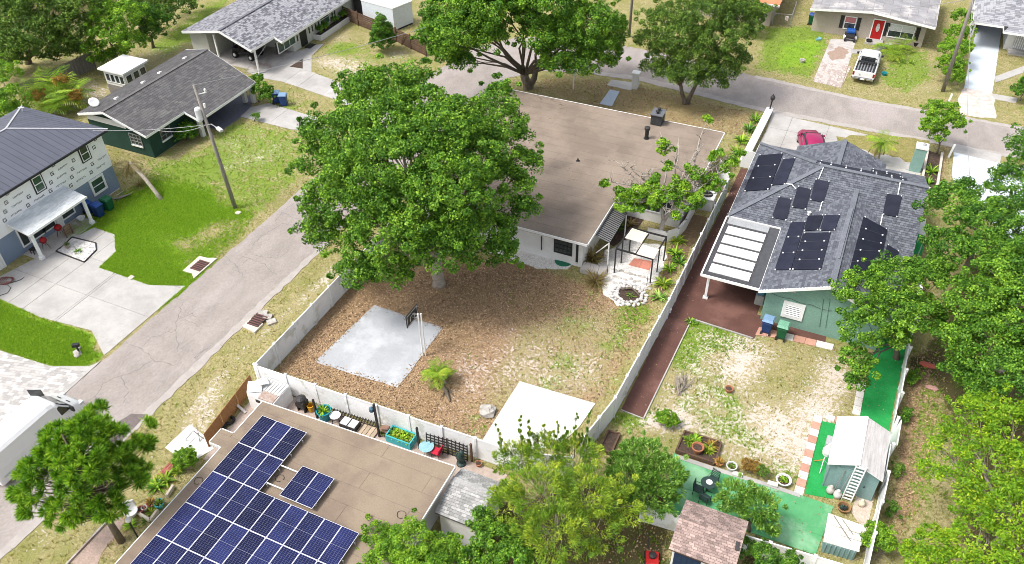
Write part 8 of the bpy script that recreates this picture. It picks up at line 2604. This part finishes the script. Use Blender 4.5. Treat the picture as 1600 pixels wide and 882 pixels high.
for i in range(8):
    p_ = plant('x', c, G_PALM if i % 2 else G_BRIGHT, 26, .24, .1, .8, seed=110 + i); p_.parent = t; p_.location = (-.5 + (i % 4) * .33, -.15 + (i // 4) * .3, .38); p_.name = 'lettuce'; del p_['label'], p_['category']
c = at(1095, 525)
t = E('glass_table', 'round pale blue glass table behind the bottom house', 'table', c)
B('tabletop', MB().lathe([(.38, .5), (.4, .52), (.4, .54), (.3, .54)], c, 18), M('blue_glass', (.22, .42, .48), (.3, .5, .55), rough=.1), t)
for k in range(4): B('leg', MB().tube([c + Vector((.25 * math.cos(k * 1.57), .25 * math.sin(k * 1.57), .5)), c + Vector((.3 * math.cos(k * 1.57), .3 * math.sin(k * 1.57), 0))], .02), STEEL, t)
c = at(1155, 545)
t = E('red_chair', 'red folding chair beside the blue glass table', 'chair', c)
REDC = M('red_fabric', (.5, .02, .05), None, rough=.7)
B('seat', MB().box(c + Vector((0, 0, .4)), (.48, .45, .05)), REDC, t)
B('backrest', MB().box(c + Vector((.22, 0, .6)), (.05, .45, .4), ry=.2), REDC, t)
for sx in (-.2, .2):
    for sy in (-.18, .18): B('leg', MB().tube([c + Vector((sx, sy, .4)), c + Vector((sx * 1.1, sy * 1.1, 0))], .018), BLACK, t)
for i, (xa_, ya_, xb_, yb_, lb) in enumerate(((1095, 500, 1215, 535, 'black lattice panel leaning on the white fence, left one'), (1222, 535, 1335, 575, 'black lattice panel leaning on the white fence, right one'))):
    a, b = at(xa_, ya_), at(xb_, yb_)
    t = E('lattice_panel', lb, 'trellis', a)
    for k in range(6):
        z = .1 + k * .2
        B('bar', MB().beam(a + Vector((0, .05 * k * .3, z)), b + Vector((0, .05 * k * .3, z)), .035, .06), BLACK, t)
    for k in range(6):
        p = a.lerp(b, k / 5)
        B('bar', MB().beam(p, p + Vector((0, .09, 1.2)), .035, .05), BLACK, t)
c = at(1298, 592)
t = E('garden_statue', 'dark green statue on a base behind the bottom house', 'statue', c)
B('base', MB().lathe([(.25, 0), (.25, .1), (.15, .16)], c, 10), IRON, t)
B('figure', MB().rock((c.x, c.y, .5), (.22, .17, .38), 2, 8, 6).rock((c.x + .08, c.y - .05, .98), (.14, .13, .16), 3, 8, 5).rock((c.x - .2, c.y, .62), (.1, .1, .2), 4), IRON, t, smooth=True)
pot('small terracotta pot at the right end of the narrow yard', (748, 728), .17, .24, TERRA)
pot('brown pot left of the turquoise trough', (600, 680), .15, .22, TERRA, leafm=G_OAK2, seed=130, L=.2)
# chipboard wall, plank, tyres, bent frame
OSB = M('orange_chipboard', (.36, .19, .08), (.24, .115, .045), scale=9, rough=.9, detail=8, fine=.2, fscale=30)
t = E('chipboard_wall', 'long orange chipboard screen at the side of the bottom house', 'screen', (-27.1, 20, 0))
a, b = P(326, 700), P(397, 606)
for i in range(3):
    p, q = a.lerp(b, i / 3 + .004), a.lerp(b, (i + 1) / 3 - .004)
    B('board', MB().beam(p + Vector((0, 0, .55)), q + Vector((0, 0, .55)), .03, 1.1), OSB, t)
B('leaning_plank', MB().beam(P(360, 624, .5), P(384, 645, .06), .14, .03), M('pale_plank', (.6, .58, .55), None, scale=4), None, 'pale plank leaning against the orange chipboard', 'plank')
for i, (q, lb) in enumerate((((344, 668), 'black tyre lying below the chipboard, nearer the walk'), ((358, 657), 'black tyre lying below the chipboard, nearer the plank'))):
    c = P(q[0], q[1], .1)
    B('old_tyre', MB().tube([c + Vector((.25 * math.cos(a_), .25 * math.sin(a_), 0)) for a_ in np.linspace(0, 2 * math.pi, 18)], .09, 8, cap=False), RUBBER, None, lb, 'tyre')
B('bent_frame', MB().tube([P(290, 688, .05), P(296, 680, .6), P(308, 668, .6), P(312, 690, .05)], .03).tube([P(303, 674, .6), P(318, 686, .05)], .03), STEEL, None, 'bent grey tube frame lying on the white walk', 'frame')
# garden bits below the pine
BRK = M('red_brick', (.38, .13, .1), (.3, .1, .08), scale=5, rough=.9, rnd=.15)
t = E('brick_stack', 'low stack of red bricks beside the clipped bush', 'bricks', P(262, 735))
c = P(262, 735)
for i in range(5):
    for j in range(3):
        B('brick', MB().box(c + Vector((-.15 + .13 * j, -.6 + .26 * i, .05)), (.11, .24, .1)), BRK, t)
t = E('tub_chair', 'white plastic tub chair below the pine', 'chair', P(208, 806))
c = P(208, 806)
B('shell', MB().lathe([(.2, .1), (.3, .35), (.33, .4), (.25, .38), (.16, .2)], c, 14), WHITE, t)
B('backrest', MB().box(c + Vector((-.2, .2, .6)), (.5, .1, .5), rz=.8), WHITE, t, bevel=.04)
for k in range(4): B('leg', MB().tube([c + Vector((.18 * math.cos(k * 1.57 + .7), .18 * math.sin(k * 1.57 + .7), .15)), c + Vector((.24 * math.cos(k * 1.57 + .7), .24 * math.sin(k * 1.57 + .7), 0))], .025), WHITE, t)
pot('turquoise pot at the edge of the tan roof below the pine', (251, 792), .24, .34, TURQ, leafm=G_OAK2, seed=140)
pot('red pot beside the white tub chair', (222, 800), .18, .26, BRK)
pot('small white pot beside the red pot', (227, 797), .14, .22, WHITE)
pot('red brown pot behind the turquoise pot', (238, 790), .22, .26, BRK, leafm=G_RUST, seed=141)
t = E('pale_planter', 'pale timber edged planter at the corner of the tan roof', 'planter', P(228, 812))
for a, b in ((P(219, 806), P(236, 816)), (P(236, 816), P(248, 800)), (P(262, 778), P(272, 762))):
    B('timber', MB().beam(a + Vector((0, 0, .12)), b + Vector((0, 0, .12)), .12, .24), M('cream_timber', (.62, .56, .46), None), t)
c = P(221, 850)
t = E('yard_lamp', 'black yard lamp with a white head at the left edge of the tan roof', 'lamp', c)
B('post', MB().tube([c, c + Vector((-.15, .05, 1.7))], .04), BLACK, t)
B('head', MB().lathe([(.1, 0), (.14, .08), (.1, .22)], c + Vector((-.15, .05, 1.7)), 10), WHITE, t)
t = E('brick_edging', 'thin pale kerb beside the pinkish brick path', 'kerb', P(150, 835))
a, b = P(104, 884), P(166, 818)
for i in range(8):
    B('kerb_stone', MB().beam(a.lerp(b, i / 8 + .004) + Vector((0, 0, .05)), a.lerp(b, (i + 1) / 8 - .004) + Vector((0, 0, .05)), .09, .12), CONCOLD, t)
# red machine at the bottom edge
c = P(1018, 878)
t = E('red_mower', 'red and black mower on the dirt at the bottom edge', 'mower', c, None, .3, local=True)
B('body', MB().bx(-.3, .3, -.4, .3, .2, .45), RED, t, bevel=.05)
B('engine', MB().lathe([(.16, .45), (.18, .6), (.1, .66)], (0, 0, 0), 12), BLACK, t)
for sx in (-.32, .32):
    for y in (-.3, .25): B('wheel', MB().tube([(sx - .04, y, .14), (sx + .04, y, .14)], .14, 12), RUBBER, t)
B('handle', MB().tube([(-.2, .3, .4), (-.2, .9, .95), (.2, .9, .95), (.2, .3, .4)], .02), BLACK, t)
t = E('red_scrap', 'faded red cloth lying between fence and dark trees', 'cloth', P(1450, 572))
B('cloth', MB().rock((*P(1450, 572).xy, .05), (.5, .25, .08), 6), M('faded_red', (.5, .12, .09), None), t)
t = E('red_scrap', 'pinkish rag on the leaf litter below the first red cloth', 'cloth', P(1455, 607))
B('cloth', MB().rock((*P(1455, 607).xy, .05), (.4, .2, .06), 7), M('faded_pink', (.55, .3, .26), None), t)
for i, (q, r_) in enumerate((((110, 300), .2),)):
    pass

# ------------------------------------------------------------------ ground cover: tufts and fallen leaves (uncountable)
def scatter(n, box, pick, rg):
    x = rg.uniform(box[0], box[1], n); y = rg.uniform(box[2], box[3], n)
    k = pick(x, y)
    m = rg.uniform(0, 1, n) < k
    return x[m], y[m]


EXCL = []
for o in COL.objects:
    if o.type == 'MESH' and o.get('kind') == 'structure' and o.name != 'ground' and o.parent is None:
        n_ = len(o.data.vertices) // 2
        v_ = [tuple(v.co.xy) for v in o.data.vertices[:n_]]
        EXCL.append(np.array(v_))
for bx_ in ((-27.2, -13.4, 40.2, 57), (-13.6, -9.3, 47, 57), (-24.5, -13, 0, 21), (-57.5, -49.8, 10, 35.8), (-57, -48.5, 39.6, 50.5), (-60.5, -51.7, 55, 78), (-5.9, 4.9, 46.9, 56.2), (-2.4, 4.4, 40, 47), (-6.8, 3.7, 84.6, 96)):
    EXCL.append(np.array([(bx_[0], bx_[2]), (bx_[1], bx_[2]), (bx_[1], bx_[3]), (bx_[0], bx_[3])]))


def allowed(x, y):
    ok = np.ones(len(x), bool)
    for pl in EXCL:
        mn, mx = pl.min(0), pl.max(0)
        c = ok & (x > mn[0]) & (x < mx[0]) & (y > mn[1]) & (y < mx[1])
        ii = np.nonzero(c)[0]
        if not len(ii): continue
        ins = np.zeros(len(ii), bool)
        X, Y = x[ii], y[ii]
        for i in range(len(pl)):
            a, b = pl[i], pl[(i + 1) % len(pl)]
            cond = (a[1] > Y) != (b[1] > Y)
            with np.errstate(divide='ignore', invalid='ignore'):
                ins ^= cond & (X < (b[0] - a[0]) * (Y - a[1]) / (b[1] - a[1] + 1e-12) + a[0])
        ok[ii[ins]] = False
    return ok


def tufts(name, label, n, box, pick, mat, h, w, rg, flat=False, blades=3):
    x, y = scatter(n, box, pick, rg)
    k = allowed(x, y)
    x, y = x[k], y[k]
    m = len(x)
    if not m: return
    if flat:
        nrm = unit(rg.normal(size=(m, 3)) * .35 + np.array([0, 0, 1]))
        pos = np.stack([x, y, rg.uniform(.012, .05, m)], -1)
        me = leaf_mesh(name, pos, nrm, h * rg.uniform(.6, 1.4, m), w * rg.uniform(.6, 1.4, m), rg.uniform(0, 1, m), rg=rg, fold=.25)
    else:
        x, y = np.repeat(x, blades), np.repeat(y, blades)
        tn = np.clip(np.repeat(rg.uniform(0, .75, m), blades) + rg.uniform(0, .25, m * blades), 0, 1)
        m = len(x)
        th = rg.uniform(0, 2 * math.pi, m)
        ln = h * rg.uniform(.5, 1.3, m)
        lean = rg.uniform(.2, 1.0, m) * ln
        b = np.stack([x + rg.normal(0, .04, m), y + rg.normal(0, .04, m), np.zeros(m)], -1)
        s = np.stack([-np.sin(th), np.cos(th), np.zeros(m)], -1) * (w * .5)
        tip = b + np.stack([np.cos(th) * lean, np.sin(th) * lean, ln], -1)
        co = np.stack([b - s, b + s, tip], 1).reshape(-1, 3)
        me = np_mesh(name, co, np.arange(m * 3).reshape(m, 3), 3)
        a = me.attributes.new('tone', 'FLOAT', 'FACE')
        a.data.foreach_set('value', tn.astype(np.float32))
    o = link(name, me, mat)
    tag(o, label, None, None, 'stuff')


def far_fade(x, y): return np.clip(1.25 - np.hypot(x, y) / 75, .12, 1)


T_LAWN = leafmat('lawn_blade', (.12, .25, .02), (.23, .37, .03), (.42, .50, .07), rough=.7, trans=.45)
T_DRY = leafmat('dry_blade', (.13, .14, .04), (.32, .27, .10), (.54, .44, .22), rough=.8, trans=.4)
T_WEED = leafmat('weed_blade', (.08, .17, .015), (.17, .28, .03), (.32, .38, .06), rough=.7, trans=.45)
T_LITTER = leafmat('fallen_leaf', (.15, .095, .058), (.32, .22, .135), (.55, .40, .26), rough=.8, trans=.1)
rgt = np.random.default_rng(8)
VIEW = (-75, 16, 8, 100)
tufts('lawn_grass', 'short bright lawn grass', 260000, (-52, -34, 14, 42), lambda x, y: paint_at('lawn', x, y), T_LAWN, .10, .035, rgt)
tufts('dry_grass', 'thin straw coloured grass over the sandy ground', 200000, VIEW, lambda x, y: np.clip(.75 - paint_at('lawn', x, y) - paint_at('litter', x, y) * .8 - paint_at('sand', x, y) * .75, 0, 1) * far_fade(x, y), T_DRY, .13, .04, rgt)
tufts('weeds', 'green weeds scattered through the yards', 240000, VIEW, lambda x, y: np.clip(paint_at('green', x, y) * 1.3 - .12, 0, 1) * far_fade(x, y), T_WEED, .13, .05, rgt)
tufts('fallen_leaves', 'brown fallen leaves lying over the yard', 170000, (-32, 10, 18, 70), lambda x, y: np.clip(paint_at('litter', x, y) * 1.0, 0, 1) * np.clip(1.1 - paint_at('sand', x, y) * 1.1, 0, 1), T_LITTER, .12, .07, rgt, flat=True)
tufts('forest_weeds', 'low weeds and leaves under the trees', 50000, VIEW, lambda x, y: np.clip(paint_at('shade_floor', x, y), 0, 1) * far_fade(x, y), T_WEED, .25, .07, rgt)

# leaves blown on to the edges of the court slab
cq_ = [P(*q) for q in ((585, 477), (692, 513), (621, 606), (492, 566))]
lx, ly = [], []
for a, b in zip(cq_, cq_[1:] + cq_[:1]):
    n_ = int((b - a).length * 14)
    t_ = rgt.uniform(0, 1, n_)
    i_ = np.abs(rgt.normal(0, .12, n_))
    s_ = Vector((-(b - a).y, (b - a).x, 0)).normalized()
    if s_.dot(sum(cq_, Vector()) / 4 - a) < 0: s_ = -s_
    lx.append(a.x + (b.x - a.x) * t_ + s_.x * i_); ly.append(a.y + (b.y - a.y) * t_ + s_.y * i_)
lx, ly = np.concatenate(lx), np.concatenate(ly)
me = leaf_mesh('blown_leaves', np.stack([lx, ly, np.full(len(lx), .045)], -1), unit(rgt.normal(size=(len(lx), 3)) * .3 + np.array([0, 0, 1])), .1 * rgt.uniform(.6, 1.4, len(lx)), .06, rgt.uniform(0, 1, len(lx)), rg=rgt)
tag(link('blown_leaves', me, T_LITTER), 'brown leaves blown on to the edges of the court slab', None, None, 'stuff')

# stray leaves on paths, patio, drives and the flat roof
def strays(name, label, n, box, z):
    x = rgt.uniform(box[0], box[1], n); y = rgt.uniform(box[2], box[3], n)
    me = leaf_mesh(name, np.stack([x, y, np.full(n, z)], -1), unit(rgt.normal(size=(n, 3)) * .3 + np.array([0, 0, 1])), .1 * rgt.uniform(.5, 1.3, n), .055, rgt.uniform(0, .8, n), rg=rgt)
    tag(link(name, me, T_LITTER), label, None, None, 'stuff')


strays('stray_leaves', 'stray dry leaves on the green patio', 80, (-3.6, 3.4, 25.4, 28), .05)
strays('stray_leaves', 'stray dry leaves on the brown path', 160, (-7.4, -6.5, 30, 56), .035)
strays('stray_leaves', 'stray dry leaves on the green carpet', 40, (4.5, 5.7, 33, 40.6), .03)
strays('stray_leaves', 'stray dry leaves on the flat brown roof near the big oak', 420, (-25, -17, 40, 48), 2.625)
strays('stray_leaves', 'stray dry leaves on the far end of the flat brown roof', 300, (-26, -18, 51, 56.5), 2.625)
